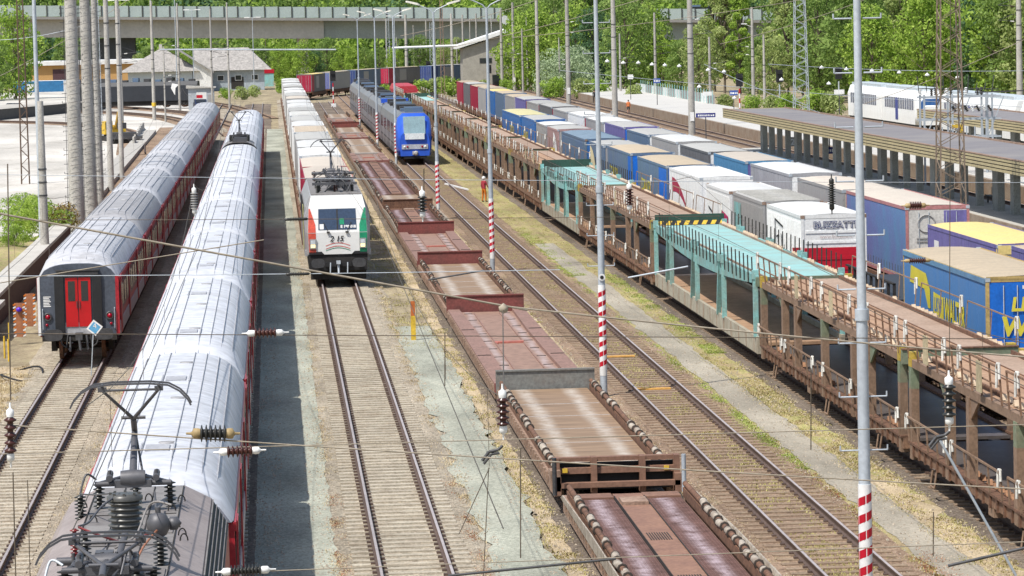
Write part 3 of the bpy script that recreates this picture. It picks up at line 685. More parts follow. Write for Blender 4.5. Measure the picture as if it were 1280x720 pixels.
panel('lower_corner', [(-1.305, 1.02), (-.62, 1.02), (-.74, 1.15), (-1.31, 1.15)], BLACK); panel('lower_corner', [(.62, 1.02), (1.305, 1.02), (1.31, 1.15), (.74, 1.15)], BLACK)
panel('divider', [(-.03, 2.12), (.03, 2.12), (.03, 3.05), (-.03, 3.05)], DARK, .02, ws); panel('sticker', [(-.8, 2.15), (-.62, 2.15), (-.62, 2.38), (-.8, 2.38)], WHITE, .02, ws); panel('sticker', [(.1, 2.35), (.3, 2.35), (.3, 2.62), (.1, 2.62)], LG, .02, ws)
t_ = text('E 190 018', .17, ws, onf(.14, 2.2, .025), (PI / 2 - .32, 0, 0), WHITE, bold=.01)
for s in (-1, 1):
    w = MB(); w.tube(onf(s * .42, 2.03, .06), onf(s * .62, 2.45, .05), .014, 6); w.box(s * .42 - .07, s * .42 + .07, -.05, .02, 1.98, 2.05); w.build('wiper', DARK, cab)
    h = MB(); h.box(s * 1.12 - .15, s * 1.12 + .15, -.05, .02, 1.28, 1.72, 0); hh = h.build('headlight', [mat('lamp_housing', (.35, .36, .36), .4)], cab)
    MB().box(s * 1.12 - .10, s * 1.12 + .10, -.065, -.0505, 1.33, 1.48).build('lens', mat('lit_warm_lamp', (.95, .78, .40), .2, emit=1.1), hh)
    MB().box(s * 1.12 - .10, s * 1.12 + .10, -.062, -.0505, 1.5, 1.67).build('lens', mat('clear_lens', (.65, .70, .75), .15), hh)
text('2 15', .34, cab, (-.36, -.005, 1.60), (PI / 2 - .05, 0, 0), BLACK, shear=.25, bold=.008)
for zz, mm in ((1.44, LR), (1.30, LR), (1.22, LG)):
    c = [(-.55 + 1.1 * k / 10, zz - .04 + .13 * math.sin(PI * k / 10)) for k in range(11)]
    w = MB()
    for a, e in zip(c, c[1:]): w.quad(onf(a[0], a[1] - .012), onf(e[0], e[1] - .012), onf(e[0], e[1] + .014), onf(a[0], a[1] + .014))
    w.build('swoosh', mm, cab)
MB().box(-1.3, 1.3, .02, 1.2, .62, 1.015).box(-.6, .6, -.1, .2, .8, 1.0).build('buffer_beam', BLACK, lc)
buffers(lc, .0, -1, z=.98, x=.92, w=.30, h=.20)
h = MB(); h.tube((0, -.12, 1.0), (0, -.3, .5), .05); h.tube((-.35, -.1, .98), (-.38, -.2, .5), .03); h.tube((.42, -.1, .98), (.4, -.2, .5), .03); h.box(-.09, .09, -.35, 0, .92, 1.06); h.build('coupling', GALV, lc)
MB().box(-1.25, 1.25, .35, .55, .2, .6).build('rail_guard', DARK, lc)
w = MB().box(-1.505, -1.492, 1.7, 2.4, 2.1, 2.75); w.build('side_window', GLASS, lc); MB().box(1.492, 1.505, 1.7, 2.4, 2.1, 2.75).build('side_window', GLASS, lc)
p = MB().box(-1.512, -1.495, 2.6, 4.6, 1.1, 3.1, 0); p.build('cab_door', mat('pale_yellow_panel', (.6, .58, .25), .5), lc)
p = MB().box(-1.505, -1.493, 4.8, 17, 2.2, 3.1, 0); p.build('side_louvre', DARK, lc)
r = MB().box(-1.14, 1.14, 1.6, H0 - .3, 3.62, 3.68); rr = r.build('roof', LGR, lc)
for yy in (4, 13.2): pantograph(lc, yy, 4.15, yy > 10)
for yy in (2.5, 3.4, 4.6, 6, 7.3, 8.5, 10, 11.2, 12.6, 13.9, 15.4):
    for x in (-.75, 0, .72):
        if rnd.random() < .75: ins(lc, x + rnd.uniform(-.1, .1), yy, 3.68, rnd.uniform(.3, .5), .09, sheds=6, m=INSB if rnd.random() < .25 else INSD)
g = MB()
for k in range(14):
    x = rnd.uniform(-.9, .6); y = rnd.uniform(2.2, 16); g.box(x, x + rnd.uniform(.2, .5), y, y + rnd.uniform(.2, .7), 3.68, 3.68 + rnd.uniform(.15, .4))
for k in range(8):
    y = rnd.uniform(2.3, 15); g.tube((-.8, y, 4.2), (.8, y + rnd.uniform(-.5, .5), 4.2), .03, 6)
g.box(-1.05, 1.0, 3.1, 3.3, 4.0, 4.12); g.box(-1.0, 1.05, 6.6, 6.75, 4.1, 4.2); g.tube((-1.0, 9.3, 4.3), (1.0, 9.1, 4.3), .07)
for k in range(10): g.tube((rnd.uniform(-1, 1), 2.4 + k, 3.68), (rnd.uniform(-1, 1), 2.6 + k, 4.55), .03, 6)
g.build('roof_equipment', PAN, lc)
for k in range(6):
    y = rnd.uniform(2.5, 14); cable(lc, [(rnd.uniform(-.8, .8), y, 4.1), (rnd.uniform(-.8, .8), y + .6, 4.35), (rnd.uniform(-.8, .8), y + 1.4, 4.0)])
bogies(lc, (4.2, 14.6), wb=2.8, r=.6, half=1.1)
MB().box(-1.3, 1.3, 1.2, H0 - 1, .5, 1.3).build('underframe', DARK, lc)
MB().box(-1.32, 1.32, .06, .5, 1.0, 1.38).build('bumper_beam', DARK, lc)
for ch in lc.children:
    if ch.name.split('.')[0] not in ('bogie', 'buffer', 'coupling', 'underframe', 'buffer_beam', 'bumper_beam', 'rail_guard'): ch.location.z += .33

# ------------------------------------------------------------------ lorry trailers, containers and the wagons under them
def rib_side(b, x, y0, y1, z0, z1, s, m, pitch=.28, d=.03):
    y = y0 + pitch * .3
    while y < y1 - pitch * .5:
        xa, xb = sorted((x, x + s * d)); b.box(xa, xb, y, y + pitch * .5, z0, z1, m); y += pitch
def pocket_wagon(X, y0, L, label, group, flat=False):
    t = thing('intermodal_wagon', label, 'railway wagon', (X, y0, 0), 0, group)
    b = MB()
    for s in (-1, 1):
        x0, x1 = sorted((s * 1.32, s * 1.42)); b.box(x0, x1, .4, L - .4, .55, 1.0)
        for k in range(int(L / 1.2)): b.box(*sorted((s * 1.42, s * 1.46)), .6 + k * 1.2, .68 + k * 1.2, .56, .98)
    b.box(-1.3, 1.3, .1, 2.8, .9, 1.1); b.box(-1.3, 1.3, L - 2.8, L - .1, .9, 1.1); b.box(-.3, .3, .1, L - .1, .5, .7)
    b.build('frame', RUST, t); bogies(t, (1.6, L - 1.6), wb=1.8, r=.45, half=.98)
    return t
def trailer(X, y0, L, label, side, roof, end, H=3.98, group=None, z0=1.15, frame=None, ribs=False, name='lorry_trailer', cat='trailer', W=2.5, stripe=None, roofrib=False, sag=0.):
    t = thing(name, label, cat, (X, y0, 0), 0, group); hw = W / 2
    b = MB()
    b.box(-hw, -hw + .04, .06, L - .06, z0, H - .12); b.box(hw - .04, hw, .06, L - .06, z0, H - .12)
    if ribs:
        rib_side(b, -hw, .2, L - .2, z0 + .1, H - .3, -1, 0); rib_side(b, hw, .2, L - .2, z0 + .1, H - .3, 1, 0)
    else:
        for k in range(1, int(L / 1.3)):
            b.box(-hw - .006, -hw, k * 1.3 - .012, k * 1.3 + .012, z0, H - .14)
    b.build('container_side' if ribs else 'side_curtain', side, t)
    if stripe:
        MB().box(-hw - .012, -hw - .007, .1, L - .1, z0, z0 + 1.25).build('stripe', stripe, t)
    r = MB(); n = 14
    r.loft([[(-hw, y, H - .06), (-hw * .5, y, H + .015 - sg_), (0, y, H + .03 - sg_), (hw * .5, y, H + .015 - sg_), (hw, y, H - .06)] for y, sg_ in ((k * L / n, (sag if k % 2 else 0)) for k in range(n + 1))], 0, closed=False)
    if roofrib:
        for k in range(int(L / .6)): r.box(-hw + .1, hw - .1, .3 + k * .6, .36 + k * .6, H, H + .045, 0)
    r.build('roof', roof, t)
    fr = MB()
    for s in (-1, 1):
        x0, x1 = sorted((s * hw, s * (hw + .02))); fr.box(x0 , x1, 0, L, H - .16, H - .03)
        fr.box(x0, x1, 0, L, z0 - .1, z0 + .02)
    fr.box(-hw, hw, -.02, .0, H - .15, H + .01)
    for s in (-1, 1): fr.box(*sorted((s * (hw - .09), s * (hw + .015))), -.03, .06, z0, H - .15); fr.box(*sorted((s * (hw - .09), s * (hw + .015))), L - .06, L + .03, z0, H - .15)
    fr.build('corner_frame', frame or side, t)
    MB().box(-hw + .09, hw - .09, L - .04, L + .012, z0, H - .16).build('front_wall', end, t)
    ew = MB().box(-hw + .09, hw - .09, -.012, .04, z0, H - .16).build('end_wall', end, t)
    if Vector((X, y0)).length > 0 and y0 < 330:
        cc_ = MB()
        for s in (-1, 1):
            for yy_ in (0, L):
                for zz_ in (z0 - .02, H - .14): cc_.box(*sorted((s * (hw + .025), s * (hw - .12))), yy_ - .04, yy_ + .14 if yy_ == 0 else yy_ + .04, zz_, zz_ + .12)
        cc_.build('corner_castings', RUSTL if ribs else GALV, t)['kind'] = 'stuff'
        if not ribs:
            st_ = MB(); n_ = int(L / 1.3)
            for k in range(1, n_ * 2): st_.mark().box(-hw - .018, -hw - .008, k * .65 - .025, k * .65 + .025, z0 + .02, z0 + .42)
            if y0 < 240: st_.build_each('curtain_strap', CGD if 'CGD' in globals() else DARK, t)
    g = MB()
    for x in (-.75, -.35, .35, .75): g.tube((x, -.035, z0 + .05), (x, -.035, H - .25), .016, 6)
    g.build('door_bar', GALV, ew)
    if name == 'lorry_trailer':
        u = MB(); u.box(-.45, .45, .3, L - .3, z0 - .18, z0 - .02)
        u.build('chassis', DARK, t)
        for k in range(3):
            w = MB()
            for s in (-1, 1): w.tube((s * .85, 2.2 + k * 1.3, .78), (s * 1.2, 2.2 + k * 1.3, .78), .42, 16)
            w.build('wheels', BLACK, t)
    return t

def colmat(n, c, **k):
    k.setdefault('dirt_amt', .6); k.setdefault('fine_amt', .15); k.setdefault('stretch', (1, 2.6, .5)); return mat(n, c, .55, **k)
CW = colmat('container_white', (.86, .87, .86), dirt=(.66, .64, .60), dirt_amt=.45)
CG = colmat('curtain_grey', (.38, .37, .36), dirt=(.28, .28, .29), dirt_amt=.5)
CGD = colmat('curtain_dark_grey', (.17, .17, .18))
CP = colmat('curtain_violet', (.15, .17, .38), dirt=(.10, .27, .42), dirt_amt=.85, scale=.3, stretch=(1, 1, 1))
CP2 = colmat('curtain_faded_violet', (.17, .15, .38))
CDB = colmat('curtain_slate_blue', (.12, .18, .25), dirt=(.08, .14, .36), dirt_amt=.6)
BLS = colmat('curtain_blue_dusty', (.06, .19, .44), dirt=(.10, .20, .38), dirt_amt=.7, scale=.6, fine_amt=.08)
BLE = colmat('gloss_blue_end', (.01, .16, .66))
RT = colmat('roof_tan', (.52, .42, .29), dirt=(.38, .31, .22), dirt_amt=.6, scale=.8)
RW = colmat('roof_white', (.72, .72, .70), dirt=(.52, .50, .46), dirt_amt=.65, scale=.8)
RG = colmat('roof_grey', (.46, .45, .42), dirt=(.34, .33, .31), dirt_amt=.6, scale=.8)
RY = colmat('roof_yellow', (.72, .56, .20), dirt=(.66, .50, .25), dirt_amt=.6, scale=.6)
RP = colmat('roof_pale_tan', (.60, .53, .44), dirt=(.48, .40, .34), dirt_amt=.6, scale=.8)
TEXY = mat('lettering_yellow', (.72, .62, .06), .5, fine_amt=.1)

# containers behind the white locomotive
ct = [(181.6, 'tan topped', RP, CRIM, 3.95), (197.5, 'cream topped', RP, CRIM, 3.9), (213.5, 'white topped', RW, CW, 3.95), (229.6, 'white topped', RW, CG, 3.92), (246, 'grey topped', RG, CG, 3.9), (262, 'pale tan topped', RP, CW, 3.95), (279, 'white topped', RW, CW, 3.95), (296, 'light grey topped', RG, CG, 3.9), (313, 'white topped', RW, CW, 3.92), (331, 'pale grey topped', RG, CG, 3.9), (349, 'white topped', RW, CW, 3.95), (367, 'white topped', RW, CG, 3.9), (386, 'pale tan topped', RP, CG, 3.95), (405, 'grey topped', RG, CG, 3.9), (424, 'white topped', RW, CW, 3.95), (444, 'white topped', RW, CG, 3.9), (464, 'grey topped', RG, CG, 3.95), (484, 'white topped', RW, CW, 3.9), (505, 'white topped', RW, CG, 3.9), (527, 'white topped', RW, CW, 3.95)]
for k, (y, d, r, s, h) in enumerate(ct):
    Ln = min(14.6, (ct[k + 1][0] - y - .9) if k + 1 < len(ct) else 14)
    trailer(XC, y, Ln, '%s swap container, %s behind the white locomotive' % (d, nth[k]), s, r, CW if s is not CRIM else CG, h, 'containers behind the white locomotive', ribs=(k % 3 == 0), name='container', cat='container', W=2.45, z0=1.1, roofrib=(k in (5, 8)))
for k in range(0, 20):
    pocket_wagon(XC, ct[k][0] - .5, (ct[k + 1][0] if k < 19 else 545) - ct[k][0] - .2, 'wagon carrying the %s container behind the white locomotive' % nth[k], 'wagons behind the white locomotive')
# the end of that train, swinging right
P = [(5.3, 583), (8.6, 603), (13.5, 626), (20, 646), (28.5, 664), (38, 681), (50, 695)]
NB = colmat('curtain_night_blue', (.04, .07, .22))
cc = [(CGD, RY, CRIM), (CG, RT, CP), (CDB, RT, NB), (CGD, RT, CRIM), (CDB, RG, NB), (CG, RT, CRIM)]
dn = ['dark grey trailer with yellow roof', 'grey trailer with crimson ends', 'slate blue trailer with tan roof', 'dark trailer with crimson end', 'grey roofed slate trailer', 'tan roofed grey trailer']
for k in range(6):
    a, c = Vector(P[k] + (0,)), Vector(P[k + 1] + (0,)); d = c - a
    t = trailer(0, 0, d.length - 5.5, dn[k] + ', %s on the curve behind the container train' % nth[k], cc[k][0], cc[k][1], cc[k][2], 3.95, 'trailers on the far curve')
    t.location = a; t.rotation_euler.z = -math.atan2(d.x, d.y)
    MB().box(1.252, 1.27, 0, 2.6, 1.15, 3.8).build('curtain_panel', cc[k][2], t); MB().box(1.252, 1.27, 5, 8, 1.6, 3.6).build('curtain_panel', CG, t)
    w = pocket_wagon(0, 0, d.length - 4, 'wagon under the %s trailer of the far curve' % nth[k], 'wagons on the far curve'); w.location = a - d.normalized() * .7; w.rotation_euler.z = t.rotation_euler.z
# ------------------------------------------------------------------ low flat wagons of the rolling road
def streaked(name, base, streak, cx, w, plank=None, amt=.75):
    """deck paint with pale worn wheel tracks, cross planks in y"""
    m, nt, N, L, b = nodes_of(name, .6)
    tc = N.new('ShaderNodeTexCoord'); sp = N.new('ShaderNodeSeparateXYZ'); L.new(tc.outputs['Object'], sp.inputs[0])
    oi = N.new('ShaderNodeObjectInfo'); ml = N.new('ShaderNodeMath'); ml.operation = 'MULTIPLY'; ml.inputs[1].default_value = 40; L.new(oi.outputs['Random'], ml.inputs[0])
    ad = N.new('ShaderNodeVectorMath'); L.new(tc.outputs['Object'], ad.inputs[0]); L.new(ml.outputs[0], ad.inputs[1])
    ab = N.new('ShaderNodeMath'); ab.operation = 'ABSOLUTE'; L.new(sp.outputs['X'], ab.inputs[0])
    sb = N.new('ShaderNodeMath'); sb.operation = 'SUBTRACT'; sb.inputs[1].default_value = cx; L.new(ab.outputs[0], sb.inputs[0])
    n0 = N.new('ShaderNodeTexNoise'); n0.inputs['Scale'].default_value = .5; n0.inputs['Detail'].default_value = 5; L.new(ad.outputs[0], n0.inputs['Vector'])
    wob = N.new('ShaderNodeMath'); wob.operation = 'MULTIPLY_ADD'; wob.inputs[1].default_value = .3; wob.inputs[2].default_value = -.15; L.new(n0.outputs['Fac'], wob.inputs[0])
    s2 = N.new('ShaderNodeMath'); s2.operation = 'ADD'; L.new(sb.outputs[0], s2.inputs[0]); L.new(wob.outputs[0], s2.inputs[1])
    a2 = N.new('ShaderNodeMath'); a2.operation = 'ABSOLUTE'; L.new(s2.outputs[0], a2.inputs[0])
    mr = N.new('ShaderNodeMapRange'); mr.interpolation_type = 'SMOOTHSTEP'; mr.inputs[1].default_value = 0; mr.inputs[2].default_value = w; mr.inputs[3].default_value = amt; mr.inputs[4].default_value = 0
    L.new(a2.outputs[0], mr.inputs[0])
    n1 = N.new('ShaderNodeTexNoise'); n1.inputs['Scale'].default_value = 3.; n1.inputs['Detail'].default_value = 8; n1.inputs['Roughness'].default_value = .7; L.new(ad.outputs[0], n1.inputs['Vector'])
    mp = N.new('ShaderNodeMapping'); mp.inputs['Scale'].default_value = (.6, 7, 1); L.new(ad.outputs[0], mp.inputs[0])
    n2 = N.new('ShaderNodeTexNoise'); n2.inputs['Scale'].default_value = 1.; n2.inputs['Detail'].default_value = 4; L.new(mp.outputs[0], n2.inputs['Vector'])
    r = ramp(N, [(.25, tuple(c * .55 for c in base)), (.5, base), (.75, tuple(min(1, c * 1.35) for c in base))]); L.new((n2 if plank else n1).outputs['Fac'], r.inputs[0])
    mm = N.new('ShaderNodeMath'); mm.operation = 'MULTIPLY'; L.new(mr.outputs[0], mm.inputs[0])
    q = N.new('ShaderNodeMapRange'); q.inputs[1].default_value = .3; q.inputs[2].default_value = .6; L.new(n1.outputs['Fac'], q.inputs[0]); L.new(q.outputs[0], mm.inputs[1])
    mx = N.new('ShaderNodeMix'); mx.data_type = 'RGBA'; L.new(mm.outputs[0], mx.inputs[0]); L.new(r.outputs[0], mx.inputs[6]); mx.inputs[7].default_value = (*streak, 1)
    L.new(mx.outputs[2], b.inputs['Base Color'])
    return m
D_WOOD = streaked('worn_plank_deck', (.27, .185, .12), (.52, .47, .41), .70, .34, True, .85)
D_TREAD = streaked('ribbed_tread_steel', (.20, .12, .105), (.56, .48, .52), .78, .26, False, .85)
D_MID = mat('brown_centre_plate', (.27, .15, .10), .7, dirt=(.17, .09, .07), dirt_amt=.6, scale=1.5)
D_GREYP = mat('grey_bulkhead_paint', (.23, .235, .22), .7, dirt=(.20, .15, .12), dirt_amt=.6, scale=2)
D_PAD = mat('pale_scuffed_pad', (.46, .41, .34), .75, dirt=(.22, .16, .12), dirt_amt=.9, scale=3.5)
D_PADK = mat('dark_pad_collar', (.07, .055, .045), .8)
D_WELL = streaked('worn_red_oxide_deck', (.29, .185, .14), (.48, .42, .43), .72, .22, False, .6)
D_RIM = mat('pale_worn_edge', (.55, .50, .46), .6)
XE = 8.02
PADS = []
for ln in (.42, .58, .78):
    p_ = MB(); p_.lathe([(.075, 0), (.088, .05), (.088, ln - .05), (.08, ln)], (0, 0, 0), (0, 1, 0), 10, 0); p_.lathe([(.08, 0), (.095, .02), (.09, .06), (.07, .07)], (0, ln, 0), (0, 1, 0), 10, 1); p_.lathe([(.1, 0), (.115, .02), (.06, .05)], (0, -.05, 0), (0, 1, 0), 8, 1); PADS.append(p_.mesh('rail_pad', [D_PAD, D_PADK]))
def side_rail(t, L, y0=.5, y1=None, base=True, z=.74):
    for s in (-1, 1):
        b = MB(); b.tube((s * 1.36, y0, z), (s * 1.36, y1 or L - .5, z), .065, 8)
        b.box(*sorted((s * 1.3, s * 1.42)), y0, y1 or L - .5, z - .3, z - .08)
        r = b.build('side_rail', RUST, t)
        y = y0 + .5; k = 0
        while y < (y1 or L - .5) - .9:
            x = s * 1.36; v = rnd.randrange(3)
            if rnd.random() < .66:
                o = bpy.data.objects.new('rail_pad', PADS[v]); C.objects.link(o); o.parent = r; o.location = (x, y, z); o.rotation_euler = (rnd.uniform(-.05, .05), 0, rnd.uniform(-.06, .06))
            y += 1.08; k += 1
def flat_frame(t, L, W=1.48):
    for s in (-1, 1):
        b = MB(); b.box(*sorted((s * 1.36, s * W)), .1, L - .1, .28, .50); 
        y = .6
        while y < L - .6: b.box(*sorted((s * (W - .0), s * (W + .05))), y, y + .22, .28, .49); y += .75
        b.box(*sorted((s * 1.25, s * W)), .1, L - .1, .12, .28)
        b.build('side_sill', RUSTL, t)
    b = MB()
    n = max(3, int(L / 2.6))
    for k in range(n):
        y = 1.2 + (L - 2.4) * k / (n - 1)
        for s in (-1, 1): b.tube((s * .68, y, .18), (s * .8, y, .18), .19, 12)
        b.tube((-.9, y, .18), (.9, y, .18), .06, 6); 
    b.box(-1.1, 1.1, .5, L - .5, .22, .3); b.build('wheelsets', DARK, t)
def bulkhead(t, y, m, z0=.42, h=.62, name='bulkhead', w=1.5):
    b = MB(); b.box(-w, w, y - .05, y + .05, z0, z0 + h, 0); b.box(-w, w, y - .09, y + .09, z0 + h, z0 + h + .05, 0)
    for x in (-1.4, -.5, .5, 1.4): b.box(x - .05, x + .05, y + .05, y + .25, z0, z0 + h - .1, 0)
    return b.build(name, m, t)
def deck_wagon(y0, L, label, bh=None, mid=False):
    t = thing('low_flat_wagon', label, 'flat wagon', (XE, y0, 0), 0, 'low flat wagons of the rolling road'); flat_frame(t, L)
    b = MB(); b.box(-1.25, 1.25, .3, L - .3, .40, .50)
    for k in range(int(L / 3.2)): b.box(-1.22, 1.22, 1.5 + k * 3.2, 1.56 + k * 3.2, .50, .512, 1)
    b.box(-1.3, 1.3, .02, .42, .42, .53, 1)
    b.build('deck', [D_WOOD, D_RIM], t); side_rail(t, L)
    if bh: bulkhead(t, L - .1, bh)
    return t
def tread_wagon(y0, L, label, bh=None):
    t = thing('low_flat_wagon', label, 'flat wagon', (XE, y0, 0), 0, 'low flat wagons of the rolling road'); flat_frame(t, L)
    for s in (-1, 1):
        b = MB(); x0, x1 = sorted((s * .36, s * 1.22)); b.box(x0, x1, .3, L - .9, .38, .47, 0)
        y = .4
        while y < L - 1: b.box(x0 + .02, x1 - .02, y, y + .035, .47, .489, 0); y += .14
        x = x0 + .05
        while x < x1: b.box(x - .007, x + .007, .35, L - .95, .47, .481, 0); x += .075
        b.build('tread_plate', D_TREAD, t)
        MB().box(x0 + (0 if s > 0 else 0), x1, L - .88, L - .12, .44, .52).build('ramp_plate', D_MID, t)
    b = MB(); b.box(-.34, .34, .3, L - .35, .44, .53, 0)
    for s in (-1, 1): b.box(*sorted((s * .34, s * .355)), .3, L - .9, .47, .56, 1)
    for k in range(int(L / 6)):
        yy = 2.2 + k * 6
        for q in range(9): b.box(-.24 + q * .055, -.215 + q * .055, yy, yy + 1.1, .53, .538, 1)
    b.box(-.3, .3, L - 2.4, L - 1.5, .53, .61, 2)
    b.build('centre_plate', [D_MID, DARK, RUSTL], t)
    side_rail(t, L)
    for s in (-1, 1):
        b = MB(); b.loft([[(s * 1.45, y, .46), (s * 1.55, y, .46), (s * 1.57, y, z), (s * 1.54, y, z)] for y, z in ((.5, .72), (L * .3, .80), (L * .7, .76), (L - 1, .62), (L - .5, .5))], 0); b.build('side_flap', D_PAD, t)
    if bh: bulkhead(t, L - .1, bh)
    return t
def well_wagon(y0, L, label, bh=None, bm=OXIDE):
    t = thing('low_flat_wagon', label, 'flat wagon', (XE, y0, 0), 0, 'low flat wagons of the rolling road'); flat_frame(t, L)
    b = MB(); b.box(-1.46, 1.46, .3, L - .3, .36, .44, 0)
    for s in (-1, 1):
        # raised side plates that pinch in towards the ends
        for (ya, yb, xa, xb) in ((.3, L * .34, .98, .92), (L * .34, L * .66, .92, .92), (L * .66, L - .3, .92, 1.02)):
            b.add([(s * xa, ya, .44), (s * 1.46, ya, .44), (s * 1.46, yb, .44), (s * xb, yb, .44), (s * xa, ya, .56), (s * 1.46, ya, .56), (s * 1.46, yb, .56), (s * xb, yb, .56)],
                  [(4, 5, 6, 7), (0, 4, 7, 3), (1, 2, 6, 5), (0, 1, 5, 4), (3, 7, 6, 2)], 1)
        for yy in (L * .33, L * .67): b.box(*sorted((s * .99, s * 1.44)), yy - .03, yy + .03, .562, .58, 2)
        for q in range(10): b.box(*sorted((s * .56, s * .88)), 1.2 + q * (L - 2.4) / 9, 1.28 + q * (L - 2.4) / 9, .44, .455, 2)
        b.box(*sorted((s * .47, s * .51)), 1, L - 1, .44, .475, 1)
    b.box(-.5, .5, L * .52, L * .52 + .35, .441, .50, 3); b.box(-.5, -.42, L * .52 - .3, L * .52, .441, .5, 3)
    b.build('deck', [D_WELL, OXIDEP, DARK, mat('fresh_red_oxide', (.48, .16, .12), .6)], t)
    if bh: bulkhead(t, L - .1, bm)
    MB().box(-1.49, 1.49, -.02, .1, .3, .6).build('end_beam', OXIDE, t)
    return t
tread_wagon(55, 28.2, 'flat wagon with two ribbed purple tread strips, nearest to the camera')
t = deck_wagon(85.6, 22.2, 'plank decked flat wagon between the open cross frame and the grey bulkhead', D_GREYP)
cf = MB()
for z, h, dy in ((1.0, .10, .1), (.72, .14, .0), (.42, .12, -.35)): cf.box(-1.5, 1.5, -.35 + dy, -.12 + dy, z, z + h)
for x in (-1.45, -.55, .62, 1.45): cf.box(x - .07, x + .07, -.45, -.1, .25, 1.12)
for x in (-1.45, 1.45): cf.box(x - .08, x + .08, -.7, .1, .25, .7)
f_ = cf.build('cross_frame', D_MID, t); MB().box(-1.4, 1.4, -.08, .02, .3, .95).build('back_plate', BLACK, f_)
for x in (-1.25, 1.2): MB().box(x - .06, x + .06, -.42, -.36, .76, .86).build('reflector', YEL, f_)
for s in (-1, 1):
    l = MB().tube((s * 1.55, -1.0, .3), (s * 1.55, -1.0, 1.2), .055, 8); l.build('stake', STEEL if s < 0 else GALV, t)
for x, y, z in ((-1.5, -.5, .35),): MB().box(x - .12, x + .12, y - .2, y + .4, z, z + .5).build('coupler_box', RUSTL, t)
well_wagon(108.6, 29.6, 'dusty red well wagon directly beyond the grey bulkhead', True)
deck_wagon(139.2, 26.2, 'brown decked flat wagon between two red bulkheads', OXIDE)
well_wagon(166.3, 24.6, 'second red well wagon, between two red bulkheads further up the train', True)
tread_wagon(191.8, 24.4, 'flat wagon with pale wheel streaks ending at a brown bulkhead', RUST)
deck_wagon(217.2, 17, 'short plank decked wagon beside the front end of the white locomotive train')
tread_wagon(235.2, 27, 'streaked wagon level with the pantograph of the white locomotive')
tread_wagon(263.2, 28, 'streaked wagon beside the blue train cab')
yy = 292.5
for k in range(8):
    (deck_wagon if k % 3 else well_wagon)(yy, 19.5, '%s short flat wagon beyond the streaked wagons beside the blue train' % nth[k], OXIDE if k in (4,) else None); yy += 20.5

# ------------------------------------------------------------------ blue multiple unit
BU = mat('train_bright_blue', (.03, .11, .60), .3, fine_amt=.05); SIL = mat('train_side_grey', (.22, .22, .25), .3, dirt=(.35, .30, .27), dirt_amt=.5, scale=.3)
XD = 11.85
def emu(y0, label, nose, n):
    L = 44.; t = thing('electric_railcar', label, 'train', (XD, y0, 0), 0, 'sections of the blue and grey train')
    b = MB(); sec = lambda y, s, dz: [(x * s * 1.03, y, (z - (dz if z > 2 else 0)) * 1.1) for x, z in ((-1.36, .55), (-1.43, 1.2), (-1.43, 2.9), (-1.30, 3.45), (-.9, 3.8), (.9, 3.8), (1.30, 3.45), (1.43, 2.9), (1.43, 1.2), (1.36, .55))]
    b.loft([sec(1.9 if nose else .2, 1, 0), sec(L - .3, 1, 0)], 0); b.build('body', SIL, t)
    if nose:
        f = MB(); f.loft([sec(-.35, .86, 1.35), sec(-.05, .93, 1.1), sec(.5, .98, .55), sec(1.2, 1, .08), sec(2.6, 1.003, -.003)], 0, True); c = f.build('cab', BU, t)
        w = MB(); w.add([(-.90, -.52, 2.45), (.90, -.52, 2.45), (.92, .36, 3.9), (-.92, .36, 3.9), (-.90, -.45, 2.4), (.90, -.45, 2.4)], [(0, 1, 2, 3), (4, 5, 1, 0)]); w.build('windscreen', mat('pale_windscreen', (.20, .30, .33), .1, spec=.8), c)
        MB().box(-.82, .82, -.56, -.40, 2.0, 2.5).build('destination_panel', mat('pale_panel', (.75, .80, .82), .3), c)
        MB().box(-1.1, 1.1, -.42, .3, 1.18, 1.58).build('bumper_panel', mat('bumper_grey', (.42, .44, .50), .4), c)
        for s in (-1, 1):
            for q in (.62, .86): MB().lathe([(.09, 0), (.08, .04), (0, .05)], (s * q, -.42, 1.38), (0, -1, 0), 12).build('headlight', mat('red_lens', (.35, 0, .02)) if q < .7 else CW, c)
        MB().box(-.95, .95, -.30, .3, .38, 1.15).build('front_skirt', BLACK, t)
        h = MB(); h.box(-.22, .22, -.75, -.3, .72, 1.0); h.lathe([(.16, 0), (.2, .1), (.1, .2)], (.05, -.75, .85), (0, -1, 0), 10); h.build('coupling', CG, t)
    for s in (-1, 1):
        w = MB(); w.box(*sorted((s * 1.47, s * 1.482)), 3.2, L - 1, 2.1, 3.1, 0); w.build('window_band', mat('train_window_band', (.03, .04, .07), .15), t)
        dm = MB().box(*sorted((s * 1.475, s * 1.492)), 0, 1.3, .85, 3.2, 0).mesh('door', [mat('door_silver', (.38, .37, .38), .35)])
        for y in (6.5, 15, 25, 35):
            o = bpy.data.objects.new('door', dm); C.objects.link(o); o.parent = t; o.location.y = y
        MB().box(*sorted((s * 1.472, s * 1.484)), 2.7, L - .4, 1.35, 1.5).build('skirt_stripe', STEEL, t)
    r = MB()
    y = 3.2
    while y < L - 2.5:
        l = rnd.uniform(1.2, 3.2); r.box(-rnd.uniform(.6, 1.0), rnd.uniform(.6, 1.), y, y + l, 4.15, 4.2 + rnd.uniform(.15, .4), rnd.randrange(3)); y += l + rnd.uniform(.3, .9)
    r.build('roof_equipment', [DARK, STEEL, CDB], t); bogies(t, (4, 16, 28, L - 4), wb=2.4, r=.42, half=1.0)
    if n: MB().box(-1.3, 1.3, 1.0, 3.2, 4.1, 4.5).build('blue_roof_cowl', BU, t)
    return t
emu(300.5, 'bright blue cab and first cars of the blue and grey electric train', True, 0)
emu(345.2, 'second section of the grey sided train, with a blue roof cowl', False, 1)
emu(389.9, 'third section of the grey sided train, in front of the red far trailers', False, 0)
